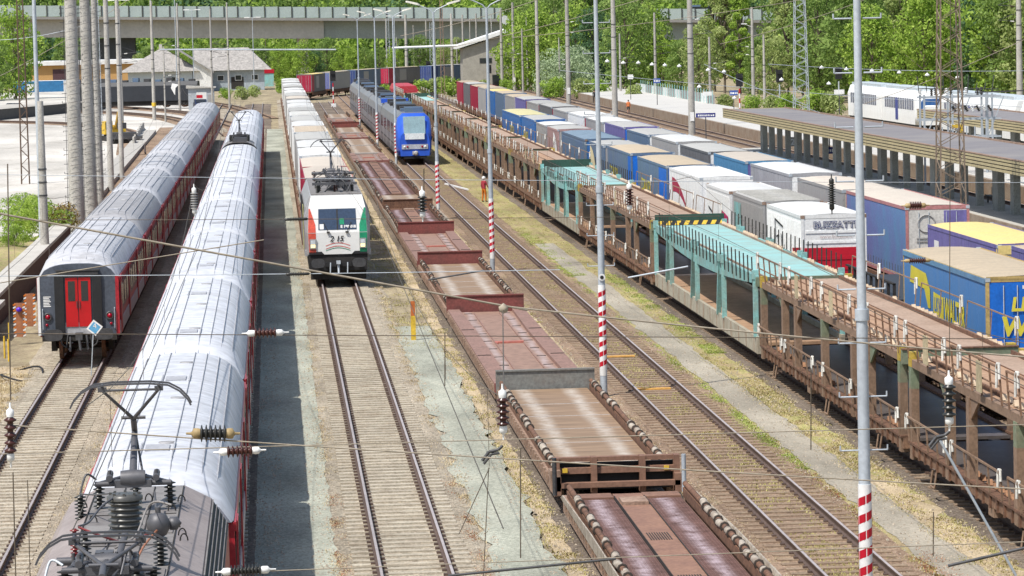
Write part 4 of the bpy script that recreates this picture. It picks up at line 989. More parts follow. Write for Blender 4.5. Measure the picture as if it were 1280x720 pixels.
emu(434.6, 'rearmost section of the grey sided train', False, 0)

# ------------------------------------------------------------------ double deck car carriers
F_DECK = mat('car_deck_brown', (.44, .28, .175), .75, dirt=(.28, .16, .10), dirt_amt=.7, scale=.7, fine=5, fine_amt=.2)
F_GREY = mat('car_deck_greyish', (.42, .30, .22), .7, dirt=(.28, .18, .12), dirt_amt=.6, scale=.7)
F_RUST = mat('carrier_orange_rust', (.27, .155, .095), .85, dirt=(.14, .085, .06), dirt_amt=.8, scale=3, fine_amt=.45)
F_POST = mat('carrier_post_brown', (.27, .18, .125), .75, dirt=(.16, .10, .06), dirt_amt=.7, scale=1.8)
F_GREEN = mat('faded_green_beam', (.19, .24, .16), .75, dirt=(.20, .15, .10), dirt_amt=.8, scale=1.5)
F_TEAL = mat('carrier_turquoise', (.24, .50, .49), .6, dirt=(.27, .24, .18), dirt_amt=.75, scale=1.2, fine_amt=.2)
F_TEALD = mat('turquoise_deck', (.33, .59, .57), .6, dirt=(.34, .38, .33), dirt_amt=.8, scale=.9, fine_amt=.12)
F_CREAM = mat('dusty_cream_sill', (.42, .39, .31), .75, dirt=(.26, .20, .14), dirt_amt=.7, scale=1.5)
F_DG = mat('dark_green_plate', (.03, .075, .055), .6); F_BLK = mat('black_stanchion', (.045, .04, .035), .6)
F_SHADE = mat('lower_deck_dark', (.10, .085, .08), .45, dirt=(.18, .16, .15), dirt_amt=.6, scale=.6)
HATCH = mat('pale_handle_paint', (.78, .77, .72), .6)
XF = 17.25
def railing(t, x, y0, y1, z, h, m, pitch=1.05, loops=True, name='railing', mid=True, out=0., w=.04):
    b = MB(); n = max(1, int((y1 - y0) / pitch))
    for k in range(n + 1):
        y = y0 + (y1 - y0) * k / n; b.bar((x, y, z), (x + out, y, z + h), w, w, 0)
    b.bar((x + out, y0, z + h), (x + out, y1, z + h), w * 1.1, w * 1.1, 0)
    if mid: b.bar((x + out * .5, y0, z + h * .5), (x + out * .5, y1, z + h * .5), w * .8, w * .8, 0)
    o = b.build(name, m, t)
    if loops:
        l = MB()
        for k in range(0, n + 1, 4):
            y = y0 + (y1 - y0) * k / n
            l.mark().path([(x + out, y + .28, z + h * .45), (x + out, y + .26, z + h * .95), (x + out, y + .18, z + h * 1.08), (x + out, y, z + h * 1.1), (x + out, y - .03, z + h * .7)], .034, 6)
        l.build_each('grab_handle', HATCH, o)
    return o
def chocks(t, x, y0, y1, z, m):
    b = MB(); y = y0
    while y < y1:
        b.mark().add([(x - .06, y, z), (x + .06, y, z), (x + .06, y + .26, z), (x - .06, y + .26, z), (x - .06, y + .13, z + .13), (x + .06, y + .13, z + .13)], [(0, 1, 5, 4), (3, 4, 5, 2), (0, 4, 3), (1, 2, 5)], 0)
        b.bar((x - .1, y + .1, z + .02), (x + .12, y + .2, z + .05), .04, .04, 0)
        y += rnd.choice((.6, .7, .8, 3.2))
    b.build_each('wheel_chock', m, t) if t.location.y < 190 else b.build('wheel_chocks', m, t)
def wheels_f(t, L):
    b = MB()
    for y in (2.2, 4.0, L - 4.0, L - 2.2, L / 2 - .9, L / 2 + .9):
        for s in (-1, 1):
            b.tube((s * .68, y, .32), (s * .82, y, .32), .34, 14, m=1); b.box(s * 1.0 - .08, s * 1.0 + .08, y - .22, y + .22, .2, .62, 0)
            b.tube((s * 1.1, y, .34), (s * 1.2, y, .34), .1, 8)
        b.tube((-.9, y, .32), (.9, y, .32), .07, 6)
    b.build('wheelsets', [DARK, RUST], t)
def carrier(y0, L, label, dk=F_DECK):
    t = thing('car_carrier_wagon', label, 'car carrier', (XF, y0, 0), 0, 'rusty double deck car carriers')
    W = 1.46
    for s in (-1, 1):
        b = MB(); b.box(*sorted((s * 1.30, s * W)), .2, L - .2, .52, .80, 0); b.box(*sorted((s * 1.28, s * (W + .06))), .2, L - .2, .80, .86, 1)
        y = .8
        while y < L - .5: b.box(*sorted((s * W, s * (W + .05))), y, y + .09, .50, .84, 1); y += .8
        b.build('side_sill', [F_RUST, RUST], t)
        b = MB(); b.box(*sorted((s * 1.34, s * (W + .02))), .15, L - .15, 2.74, 2.94, 0)
        b.build('upper_side_beam', [F_POST], t)
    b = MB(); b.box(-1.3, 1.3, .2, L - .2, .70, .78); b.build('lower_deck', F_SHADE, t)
    u = MB(); u.box(-1.34, 1.34, .15, L - .15, 2.84, 2.95, 0)
    for s in (-1, 1): u.box(*sorted((s * .28, s * .31)), .2, L - .2, 2.95, 2.975, 1); u.box(*sorted((s * 1.12, s * 1.17)), .2, L - .2, 2.95, 3.06, 1)
    u.box(.31, 1.1, .2, L - .2, 2.951, 2.962, 2)
    u.build('upper_deck', [dk, RUST, F_GREY], t)
    ps = [.5, L * .20, L * .30, L * .5, L * .70, L * .80, L - .5]
    for i, y in enumerate(ps):
        for s in (-1, 1):
            b = MB(); x = s * 1.40
            cm = 1 if (i in (0, 6)) else 0
            b.box(x - .10, x + .10, y - .17, y + .17, .42 if i in (0, 6) else .5, 2.2, 0); b.box(x - .101, x + .101, y - .171, y + .171, 2.2, 2.75, 1 if i in (0, 6, 3) else 0)
            if i in (0, 6): b.box(x - .104, x + .104, y - .174, y + .174, 2.75, 3.12, 2)
            b.build('post', [F_POST, F_GREEN, YEL if 0 else mat('dull_yellow_cap', (.50, .36, .06), .6)], t)
            if i in (1, 2, 4, 5):
                g = MB(); d = -1 if i in (1, 4) else 1
                g.add([(x, y, 2.15), (x, y + d * 1.1, 2.74), (x, y, 2.74), (x + s * .05, y, 2.15), (x + s * .05, y + d * 1.1, 2.74), (x + s * .05, y, 2.74)], [(0, 1, 2), (3, 5, 4), (0, 3, 4, 1)])
                g.build('gusset', F_GREEN if i % 2 else F_POST, t)
    b = MB(); b.box(-1.5, 1.5, 0, .16, 2.70, 3.06, 0); b.box(-1.5, 1.5, -.03, .2, 3.06, 3.09, 1); b.build('end_beam', [F_GREEN, RUST], t)
    for a, c in ((.4, L * .26), (L * .29, L * .52), (L * .55, L * .76), (L * .79, L - .4)):
        railing(t, -1.50, a, c, 2.95, .85, F_RUST, out=-.06)
        railing(t, 1.50, a, c, 2.95, .75, F_POST, pitch=2.4, out=.06, mid=False, w=.03)
        railing(t, -1.52, a, c, .86, .62, F_POST, pitch=1.2, name='lower_railing', mid=False, out=-.04)
    p = MB(); yy_ = rnd.choice((.12, .4, .62)) * L; p.mark().box(-1.60, -1.57, yy_, yy_ + .55, 3.05, 3.75); p.mark().box(-1.60, -1.57, yy_ + L * .25, yy_ + .55 + L * .25, 3.05, 3.75); p.build_each('wooden_board', mat('pale_wooden_board', (.52, .44, .28), .8), t)
    chocks(t, 1.24, 1, L - 1, 2.98, mat('chock_tan', (.56, .43, .30), .7)); chocks(t, -1.24, 1, L - 1, 2.98, mat('chock_tan', (.56, .43, .30), .7))
    chocks(t, -1.15, 1.2, L - 1, .80, mat('chock_rust', (.34, .18, .10), .8))
    wheels_f(t, L)
    st = MB()
    for y in (L * .12, L * .45, L * .85): st.mark().path([(-1.5, y, .5), (-1.56, y, .12), (-1.56, y + .5, .12), (-1.5, y + .5, .5)], .03, 6)
    st.mark().box(-1.45, -1.2, L * .6, L * .6 + .6, .3, .52); st.build_each('footstep', F_POST, t)
    return t
def teal_carrier(y0, L, label, hazard=False):
    t = thing('car_carrier_wagon', label, 'car carrier', (XF, y0, 0), 0, 'turquoise double deck car carriers')
    for s in (-1, 1):
        b = MB(); b.box(*sorted((s * 1.34, s * 1.46)), .2, L - .2, .45, 1.0, 0); 
        for k in range(int(L / 2)): b.box(*sorted((s * 1.46, s * 1.475)), 1 + k * 2, 1.05 + k * 2, .46, .99, 1)
        b.build('side_sill', [F_CREAM, RUSTL], t)
        # bowed upper side beam
        b = MB(); n = 16
        b.loft([[(s * 1.36, y, 2.78 - .42 * math.sin(PI * min(1, max(0, (k / n - 0) / 1)))), (s * 1.46, y, 2.78 - .42 * math.sin(PI * k / n)), (s * 1.46, y, 3.02), (s * 1.36, y, 3.02)] for k, y in ((k, .2 + (L - .4) * k / n) for k in range(n + 1))], 0)
        b.build('upper_side_beam', F_TEAL, t)
        b = MB()
        for k in range(int((L - 2) / 1.05)): b.mark().bar((s * 1.48, 1 + k * 1.05, 2.7), (s * 1.50, 1 + k * 1.05, 3.62), .04, .04)
        b.build_each('stanchion', F_BLK, t)
    b = MB(); b.box(-1.34, 1.34, .2, L - .2, .72, .82); b.build('lower_deck', F_DECK, t)
    u = MB(); u.box(-1.36, 1.36, .2, L - .2, 2.88, 2.98, 0)
    for s in (-1, 1): u.box(*sorted((s * .02, s * .035)), .2, L - .2, 2.98, 2.99, 1); u.box(*sorted((s * 1.2, s * 1.24)), .2, L - .2, 2.98, 3.05, 2)
    u.build('upper_deck', [F_TEALD, F_TEAL, RUSTL], t)
    chocks(t, 1.3, 1, L - 1, 3.0, mat('chock_tan', (.56, .43, .30), .7))
    for i, f_ in enumerate((.02, .28, .31, .53, .56, .80, .83, .98)):
        y = L * f_
        for s in (-1, 1):
            b = MB(); x = s * 1.44; lean = {1: 0, 2: .7, 3: .0, 4: .7, 5: 0, 6: .7}.get(i, 0)
            b.bar((x, y + lean, .95), (x, y, 3.0), .16, .15, 0, up=(0, 1, 0)); b.box(x - .10, x + .10, y - .10, y + .10, 2.9, 3.2, 0)
            b.build('post', [F_TEAL], t)
    b = MB(); b.box(-1.45, 1.45, L - .5, L - .38, 2.98, 3.42, 0); b.build('end_plate', F_DG, t)
    b = MB(); n = 15
    for k in range(n):
        x = -1.4 + 2.8 * k / n; w_ = 2.8 / n
        b.add([(x, L - .72, 3.0), (x + w_, L - .72, 3.0), (x + w_ * 1.6, L - .52, 3.16), (x + w_ * .6, L - .52, 3.16)], [(0, 1, 2, 3)], k % 2)
    if hazard: b.build('hazard_strip', [YEL, BLACK], t)
    wheels_f(t, L); b = MB(); b.box(-1.5, 1.5, 0, .14, 2.7, 3.0); b.build('end_beam', F_GREEN, t)
    return t
carrier(62.6, 26.4, 'rusty double deck car carrier filling the lower right corner')
carrier(89.6, 26.8, 'second rusty car carrier, between the pale green end beam and the turquoise one')
teal_carrier(117.0, 32.0, 'large turquoise double deck car carrier with hazard stripes at its far end', True)
carrier(149.6, 36.2, 'brown car carrier between the two turquoise ones', F_GREY)
teal_carrier(186.4, 25, 'second turquoise car carrier, left of the blue tan topped trailers')
yy = 212.2
for k in range(7):
    carrier(yy, 27, '%s brown car carrier beyond the second turquoise one' % nth[k].replace('nearest', 'first')); yy += 27.4
teal_carrier(yy, 24, 'distant turquoise car carrier beside the tail of the blue train')
carrier(yy + 24.5, 27, 'distant brown car carrier coupled to the red covered wagon')
t = thing('covered_wagon', 'bright red covered wagon at the far end of the car carriers', 'railway wagon', (XF, yy + 52.5, 0))
b = MB(); b.extr([(-1.4, 1), (1.4, 1), (1.4, 3.2), (1.1, 3.8), (-1.1, 3.8), (-1.4, 3.2)], 0, 26); b.build('body', mat('wagon_red', (.60, .05, .07), .45), t); bogies(t, (3, 23)); MB().box(-1.3, 1.3, .2, 25.8, .75, .995).build('frame', DARK, t)

# ------------------------------------------------------------------ the two rows of lorry trailers and containers
XG, XH = 21.5, 26.0
gg = 'lorry trailers and containers of the near row'; gh = 'lorry trailers of the far row'
bt = trailer(XG, 101.2, 13.4, 'blue lorry trailer with big yellow lettering and a tan roof, nearest of the near row', BLS, RT, BLE, 3.98, gg, frame=mat('frame_yellow_tan', (.50, .36, .14), .5), roofrib=False, sag=.0)
b = MB(); b.box(-1.285, -1.262, 0, 13.4, 3.78, 3.93); b.build('roof_rail', mat('rail_light_blue', (.13, .30, .52), .4), bt)
def walter(t, y1, z=2.2, s=1.0):
    """stacked yellow lettering on the left side; reads from far end to near end"""
    x = -1.262
    text('LKW', .62 * s, t, (x - .012, y1, z + .05), LEFTFACE, BLS, bold=.01, sx=.9)
    p = MB()
    p.poly([(x - .006, y1 + .15 * s, z + .62 * s), (x - .006, y1 + .2 * s, z - .0), (x - .006, y1 - .1 * s, z - .55 * s), (x - .006, y1 - 1.5 * s, z - .62 * s), (x - .006, y1 - 1.5 * s, z + .55 * s)], 0)
    p.poly([(x - .006, y1 - 1.7 * s, z - .22 * s), (x - .006, y1 - 5.1 * s, z - .42 * s), (x - .006, y1 - 5.0 * s, z - .78 * s), (x - .006, y1 - 1.7 * s, z - .62 * s)], 0)
    p.build('logo_patch', TEXY, t)
    text('WALTER', 1.0 * s, t, (x - .012, y1 - 1.65 * s, z - .12), LEFTFACE, TEXY, bold=.03, sx=.82)
walter(bt, 8.0, 2.35, 1.0)
p = MB(); p.poly([(-1.268, 12.0, 3.55), (-1.268, 12.25, 3.0), (-1.268, 9.7, 2.95), (-1.268, 9.1, 2.4), (-1.268, 8.7, 2.4), (-1.268, 8.75, 3.0), (-1.268, 9.4, 3.45)]); p.build('logo_patch', TEXY, bt)
text('LKW', .55, bt, (-.55, -.055, 3.0), ENDFACE, TEXY, bold=.02, shear=.15); text('WALTER', .75, bt, (-.85, -.055, 2.3), ENDFACE, TEXY, bold=.03, shear=.15)
MB().box(-.2, 1.1, -.02, -.0125, 3.62, 3.72).build('label_plate', WHITE, bt)
tk = thing('tank_container', 'low black container wagon load with white digits behind the blue lettered trailer', 'container', (XG, 116.2, 0), 0, gg)
b = MB(); b.box(-1.25, 1.25, 0, 11.5, 1.0, 2.2); rib_side(b, -1.25, .2, 11.3, 1.1, 2.1, -1, 0); b.build('body', mat('black_container_paint', (.03, .03, .035), .5), tk)
g = MB()
for k in range(9):
    g.box(-1.2, -1.1, .8 + k * 1.15, .86 + k * 1.15, 2.2, 2.65)
g.box(-1.2, -1.1, .8, 10.6, 2.62, 2.68); g.build('railing', DARK, tk)
text('900', .75, tk, (-1.30, 3.6, 1.35), LEFTFACE, WHITE, bold=.02)
bz = trailer(XG, 137.0, 9.6, 'white and red container with black graffiti and a blue and white name on its end', CW, RW, CW, 3.9, gg, ribs=True, name='container', cat='container')
e = MB(); e.box(-1.16, 1.16, -.03, -.0125, 1.15, 2.62, 0)
for z in (1.35, 1.75, 2.15): e.box(-1.16, 1.16, -.05, -.03, z, z + .12, 0)
e.build('red_panel', RED, bz); e = MB()
for z in (2.78, 3.18): e.box(-1.1, 1.1, -.04, -.0125, z, z + .1, 0)
e.build('horizontal_rib', CW, bz)
text('BUZZATTI', .36, bz, (-.80, -.045, 3.38), ENDFACE, mat('lettering_dark_blue', (.05, .07, .20), .5), bold=.016); text('BUZZATTI', .36, bz, (-.80, -.05, 3.38), ENDFACE, WHITE, bold=-.008)
for ch in bz.children:
    if ch.name.startswith('end_wall'):
        for c2 in list(ch.children): bpy.data.objects.remove(c2)
bz_done = 1
text('www.buzzatti.it', .2, bz, (-.55, -.05, 2.98), ENDFACE, mat('lettering_pale', (.55, .45, .45), .5))
b = MB(); b.poly([(-1.3, 0, 2.65), (-1.3, 2.3, 2.5), (-1.3, 1.2, 1.9), (-1.3, 1.3, 1.15), (-1.3, 0, 1.15)]); b.build('red_side_panel', RED, bz)
gr = MB()
def graf(pts, w=.07, x=-1.305):
    for a, c in zip(pts, pts[1:]): gr.bar((x, a[0], a[1]), (x, c[0], c[1]), w, .012, 0, up=(1, 0, 0))
graf([(6.9, 2.2), (7.0, 3.4), (4.8, 3.2)]); graf([(6.0, 2.9), (6.1, 1.7)]); graf([(5.3, 2.9), (5.2, 2.3)]); graf([(5.9, 2.3), (5.2, 2.2), (5.4, 1.8), (4.8, 1.5)]); graf([(4.4, 2.5), (4.3, 1.4), (4.9, 1.3)]); graf([(6.6, 2.7), (5.9, 2.8), (6.2, 2.5)])
gr.build('graffiti', BLACK, bz); MB().poly([(-1.302, 6.9, 1.2), (-1.302, 6.8, 2.1), (-1.302, 6.2, 1.9), (-1.302, 6.0, 1.2)]).build('graffiti', F_TEAL, bz)
gc = trailer(XG, 147.8, 9.6, 'grey ribbed container with blue and turquoise patches between two white ones', CG, RG, CG, 3.9, gg, ribs=True, name='container', cat='container', roofrib=True)
MB().poly([(-1.302, 9, 2.3), (-1.302, 9, 3.5), (-1.302, 6.8, 3.5), (-1.302, 6.8, 2.3)]).build('paint_patch', F_TEAL, gc); MB().poly([(-1.303, 8.6, 1.2), (-1.303, 8.6, 2.0), (-1.303, .6, 2.0), (-1.303, .6, 1.2)]).build('paint_patch', CP2, gc)
wc = trailer(XG, 158.6, 8.6, 'white ribbed container with pink and black graffiti beside the swoosh trailer', CW, RW, CW, 3.85, gg, ribs=True, name='container', cat='container')
MB().poly([(-1.302, 2.9, 1.2), (-1.302, 2.9, 2.9), (-1.302, .5, 2.7), (-1.302, .5, 2.3), (-1.302, 2.1, 2.3), (-1.302, 2.1, 1.2)]).build('graffiti', mat('graffiti_pink', (.62, .03, .16), .5), wc)
gr = MB(); graf([(7.5, 2.8), (6.0, 2.6)], .09); graf([(7.2, 2.5), (7.1, 1.7)], .1); graf([(6.2, 2.4), (6.3, 1.6), (5.6, 1.5)], .1); graf([(5.2, 2.3), (5.1, 1.5)], .12); gr.build('graffiti', BLACK, wc)
sw = trailer(XG, 169.6, 13.2, 'white refrigerated trailer with a crimson swoosh on its side', CW, RW, CW, 4.0, gg)
b = MB(); n = 14; pts = []
for k in range(n + 1):
    u = k / n; pts.append((12.0 - 8.0 * u ** .8, 3.55 - 2.2 * u ** 1.7))
lowp = [(12.0 - 8.0 * (k / n) ** .8, 3.55 - .75 * (1 - k / n) ** 1.2 - 2.2 * (k / n) ** 1.7) for k in range(n + 1)]
for k in range(n): b.quad((-1.266, *pts[k]), (-1.266, *pts[k + 1]), (-1.266, *lowp[k + 1]), (-1.266, *lowp[k]))
b.build('swoosh', mat('swoosh_crimson', (.50, .03, .09), .5), sw)
text('FRIGO', .8, sw, (-1.27, 10.2, 1.35), LEFTFACE, mat('lettering_grey_blue', (.35, .42, .60), .5), shear=.3) if 0 else None
b = MB(); b.box(-.75, .75, -.06, -.0125, 3.2, 3.6); fp = b.build('cooling_unit', BLACK, sw); text('TRS', .2, fp, (-.2, -.065, 3.35), ENDFACE, WHITE) if 0 else None
b = MB()
for k in range(12): b.box(-1.27, -1.263, 9.6 - k * .42, 9.85 - k * .42, 1.5 + (k % 3) * .06, 1.85, 0)
b.build('side_markings', mat('lettering_grey_blue', (.35, .42, .60), .5), sw)
b1 = trailer(XG, 184.2, 14.6, 'dusty blue trailer with yellow lettering and bright blue end panel behind the swoosh trailer', CDB, RT, BLE, 4.0, gg)
MB().box(-1.272, -1.264, .05, 3.6, 1.1, 3.8).build('end_panel', BLE, b1); walter(b1, 12.4, 2.3, .95)
b2 = trailer(XG, 202.6, 14.0, 'grey blue trailer with yellow lettering, sixth load back in the near row', CDB, RT, BLE, 4.0, gg); walter(b2, 12.5, 2.3, .95); MB().box(-1.272, -1.264, .05, 1.6, 1.1, 3.8).build('end_panel', BLE, b2)
b3 = trailer(XG, 219.2, 9.5, 'round topped grey trailer with a pale yellow bow at its front', CDB, RG, CG, 3.9, gg)
b = MB(); b.poly([(-1.27, 9.3, 1.2)] + [(-1.27, 9.3 - 4 * math.sin(a), 1.2 + 2.4 * math.cos(a) * 1.0) for a in (PI / 2 * k / 8 for k in range(9))]); b.build('bow_patch', mat('pale_yellow_bow', (.75, .65, .40), .6), b3)
c6 = trailer(XG, 232.0, 19, 'blue ribbed container with white digits on its end', CDB, mat('roof_slate_blue', (.22, .30, .38), .6), BLUE, 3.9, gg, ribs=True, name='container', cat='container')
b = MB()
for k in range(7): b.box(-1.0 + k * .3, -.88 + k * .3, -.07, -.0125, 1.2, 3.4)
b.build('end_ribs', BLUE, c6); text('6616', .5, c6, (-.1, -.08, 3.05), ENDFACE, WHITE, bold=.03)
b4 = trailer(XG, 254.5, 9.5, 'pinkish grey swap body with a white bow, behind the blue digit container', colmat('dusty_pink', (.45, .28, .27)), RG, CG, 3.9, gg)
b = MB(); b.poly([(-1.27, 4, 1.2)] + [(-1.27, 4 - 3.6 * math.sin(a), 1.2 + 2.4 * math.cos(a)) for a in (PI / 2 * k / 8 for k in range(9))]); b.build('bow_patch', WHITE, b4)
b5 = trailer(XG, 265.6, 9.5, 'pale grey swap body with white roof, between the bow marked ones and the blue trailers', CG, RW, CW, 3.9, gg)
b6 = trailer(XG, 277.0, 14, 'blue trailer with white topped rear and yellow lettering, second last of the near row', BLUE, RG, BLUE, 4.0, gg); walter(b6, 12, 2.3, .95)
b7 = trailer(XG, 293.5, 22, 'blue trailer with pale yellow roof, last of the near row', BLUE, mat('roof_pale_yellow', (.66, .60, .32), .6), BLUE, 3.95, gg); walter(b7, 12, 2.3, .95)
for k, (a, c) in enumerate(((100.6, 115.2), (115.6, 136), (136.4, 157.8), (158, 168.4), (168.8, 183.6), (183.8, 201.6), (202, 231), (231.4, 252), (253.8, 276), (276.4, 292), (292.6, 317))):
    pocket_wagon(XG, a, c - a, '%s pocket wagon under the near row of trailers' % nth[k], 'wagons under the near trailer row')
# far row
f1 = trailer(XH, 105.6, 13.6, 'violet trailer with a tan roof at the right edge, nearest of the far row', CP2, RT, CW, 3.7, gh)
f2 = trailer(XH + .1, 122.0, 13.2, 'violet trailer with a bright yellow roof', CP2, RY, CW, 3.55, gh)
MB().box(-1.27, -1.262, 11.0, 11.9, 2.3, 3.0).build('label_plate', WHITE, f2); MB().box(-1.26, 1.26, -.12, .3, 3.2, 3.5).build('roof_flap', RY, f2)
f3 = trailer(XH, 139.4, 14.6, 'violet and sky blue trailer with a pale end wall ringed by a round emblem', CP, RP, mat('pale_end_panel', (.62, .60, .56), .5), 4.0, gh, frame=mat('frame_red_white', (.50, .22, .22), .5))
em = MB(); em.path([(-.45 + .34 * math.cos(a), -.03, 3.3 + .34 * math.sin(a)) for a in (k * PI / 9 for k in range(19))], .03, 5); em.box(-.85, -.1, -.05, -.03, 2.7, 2.75); em.box(-.85, -.1, -.05, -.03, 2.58, 2.62); em.build('round_emblem', CG, f3)
MB().box(.25, 1.15, -.03, -.0125, 1.2, 3.8).build('violet_panel', CP2, f3)
f4 = trailer(XH, 155.0, 13.4, 'beige grey trailer with a crimson bottom stripe', CG, RP, RP, 3.95, gh, stripe=CRIM)
f5 = trailer(XH, 171.0, 14.0, 'light grey trailer with white roof and crimson lower stripe', colmat('curtain_light_grey', (.42, .42, .44)), RW, CW, 4.0, gh, stripe=CRIM)
f6 = trailer(XH, 187.0, 13.6, 'sky blue sided trailer with tan roof and violet end', colmat('curtain_sky_blue', (.10, .28, .48)), RP, CP2, 4.0, gh)
cols = [(CGD, RG, CW, None), (CG, RW, CW, None), (CDB, RG, CW, None), (CP2, RG, BLE, None), (CG, RW, CW, CRIM), (CW, RW, CRIM, CRIM), (CG, RG, CW, CRIM), (CGD, RG, CRIM, None), (CG, RG, CRIM, None), (CP2, RG, CRIM, None), (CG, RT, CW, None), (CDB, RT, BLE, None), (BLUE, RY, BLE, None), (CG, RT, BLE, None), (CRIM, RT, CRIM, None), (CGD, RG, CRIM, None), (CRIM, RT, CRIM, None)]
dsc = ['dark grey', 'white roofed grey', 'slate blue', 'violet', 'crimson striped white roofed', 'white and crimson', 'crimson striped grey', 'charcoal', 'grey with crimson end', 'violet with crimson end', 'tan roofed grey', 'tan roofed slate blue', 'yellow roofed blue', 'grey with blue end', 'crimson tan roofed', 'dark grey crimson ended', 'rearmost crimson']
yy = 203.
for k, (s, r, e_, st) in enumerate(cols):
    trailer(XH, yy, 14.2, '%s trailer, %s behind the sky blue one in the far row' % (dsc[k], nth[k].replace('nearest', 'first')), s, r, e_, 3.95 + .05 * (k % 2), gh, stripe=st); yy += 16.4
yw = 104.8
for k in range(23):
    pocket_wagon(XH, yw, 15.8, '%s pocket wagon under the far row of trailers' % (nth + ['twenty first', 'twenty second', 'twenty third'])[k], 'wagons under the far trailer row'); yw += 16.3
# ------------------------------------------------------------------ lamp posts with striped feet
def lamp_post(x, y, label, arms=True, H=12.3, rungs=False):
    t = thing('lamp_post', label, 'lamp post', (x, y, 0), 0, 'tall lamp posts in a row between the flat wagons and the overgrown track')
    p = MB(); p.tube((0, 0, ZG), (0, 0, H * .45), .115, 12, .10); p.tube((0, 0, H * .45), (0, 0, H), .085, 12, .055); p.tube((0, 0, H * .45 - .1), (0, 0, H * .45 + .1), .125, 12)
    p.build('pole', GALV, t)
    s = MB(); n = 14
    zs = 3.05
    for k in range(8):       # helical stripes wound on a white sleeve
        z0 = .55 + k * (zs - .55) / 8
        for q in range(10):
            a, c = 2 * PI * q / 10, 2 * PI * (q + 1) / 10; r = .1235
            h = .30; sl = .30 / (2 * PI)
            s.add([(r * math.cos(a), r * math.sin(a), z0 + a * sl), (r * math.cos(c), r * math.sin(c), z0 + c * sl), (r * math.cos(c), r * math.sin(c), z0 + c * sl + h * .5), (r * math.cos(a), r * math.sin(a), z0 + a * sl + h * .5)], [(0, 1, 2, 3)])
    sl = MB().tube((0, 0, .45), (0, 0, zs + .25), .119, 14).build('striped_sleeve', WHITE, t); s.build('red_stripes', RED, sl)
    if arms:
        for sx in (-1, 1):
            a = MB(); c = [(0, 0, H - .1), (sx * .18, 0, H + .12), (sx * .55, 0, H + .3), (sx * .85, 0, H + .42)]; a.path(c, .035, 6); ar = a.build('arm', GALV, t)
            l = MB(); l.loft([[(sx * (.8 + u * .85) , w * q, H + .40 + u * .22 + v * h) for q, v in ((-1, 0), (1, 0), (.8, 1), (-.8, 1))] for u, w, h in ((0, .07, .08), (.15, .13, .13), (.9, .14, .12), (1, .08, .08))], 0)
            l.build('lantern', mat('lantern_cream', (.70, .68, .60), .4), t)
    if rungs:
        b = MB(); z = 3.9
        while z < H: 
            for s_ in (-1, 1): b.mark().path([(s_ * .1, 0, z), (s_ * .42, 0, z), (s_ * .42, 0, z + .09)], .016, 5)
            z += .95
        b.build_each('climbing_rung', GALV, t)
    return t
lamp_post(10.25, 62.3, 'nearest and tallest striped foot lamp post, crossing the right side of the view', False, 14, True)
lamp_post(10.15, 111.6, 'lamp post rising from the corner of the grey bulkhead wagon', False, 14, True)
lamp_post(10.2, 168.9, 'double armed lamp post left of the worker in orange')
lamp_post(9.85, 216.3, 'double armed lamp post directly before the blue train nose')
lamp_post(10.4, 304., 'double armed lamp post at the left edge of the blue train cab')
lamp_post(9.95, 342., 'fifth double armed lamp post from the camera')
lamp_post(10.15, 417.6, 'farthest double armed lamp post of the row')
MB().lathe([(.1, 0), (.1, .02)], (0, 0, 0)) 
nb = MB().lathe([(.11, 0), (.11, .015)], (0, -.125, 3.55), (0, -1, 0), 16); nbo = nb.build('number_disc', WHITE, bpy.data.objects['lamp_post.001'], None); MB().lathe([(.06, 0), (.055, .02), (.03, .02)], (0, -.135, 3.55), (0, -1, 0), 12).build('ring', BLACK, nbo)

# ------------------------------------------------------------------ masts
def conc_mast(x, y, label, H=15, r=.26, group='concrete catenary masts', rungs=False, plate=False, brk=0, lamp=0):
    t = thing('catenary_mast', label, 'mast', (x, y, 0), 0, group)
    b = MB(); b.tube((0, 0, ZG - .3), (0, 0, H), r, 14, r * .62); b.build('shaft', CONC, t)
    c = MB()
    for z in (H * .42, H * .5, H * .58): c.mark().tube((0, 0, z), (0, 0, z + .08), r * .9, 12)
    if not rungs: c.build_each('steel_band', STEEL, t)
    if plate: MB().box(-.2, .2, -r - .03, -r - .005, 1.2, 2.1).build('number_plate', WHITE, t)
    if rungs:
        g = MB(); z = .8 
        k = 0
        while z < H:
            a = (k % 3) * .5
            for s in (-1, 1): g.path([(s * r * .8, -.1, z + a * .2), (s * (r + .16), -.16, z + a * .2), (s * (r + .16), -.16, z + .12)], .014, 4)
            g.path([(-r * .6, -r - .01, z), (r * .6, -r - .01, z + .1)], .012, 4)
            z += .45; k += 1
        g.tube((-r - .03, -.2, .5), (-r * .7 - .03, -.2, H), .016, 4); g.tube((r + .02, -.2, .5), (r * .7 + .02, -.2, H), .016, 4)
        g.build('climbing_irons', STEEL, t)
    if brk:
        for z in ((H * .52, H * .6) if abs(brk) < 2 else (H * .5,)):
            g = MB(); s = 1 if brk > 0 else -1; g.tube((0, 0, z), (s * 2.2, 0, z + .2), .03, 6); g.tube((0, 0, z + 1.0), (s * 2.2, 0, z + .2), .02, 5); br = g.build('bracket_arm', STEEL, t)
            MB().insul((s * .5, 0, z + .03), (s, 0, .1), .4, .08, 6, 10).build('insulator', WHITE if rnd.random() < .6 else INSB, br)
    if lamp:
        l = MB(); l.tube((0, 0, H * .8), (lamp * .9, 0, H * .83), .03, 5); l.box(*sorted((lamp * .7, lamp * 1.4)), -.12, .12, H * .83, H * .83 + .13); l.build('lamp', CW, t)
    return t
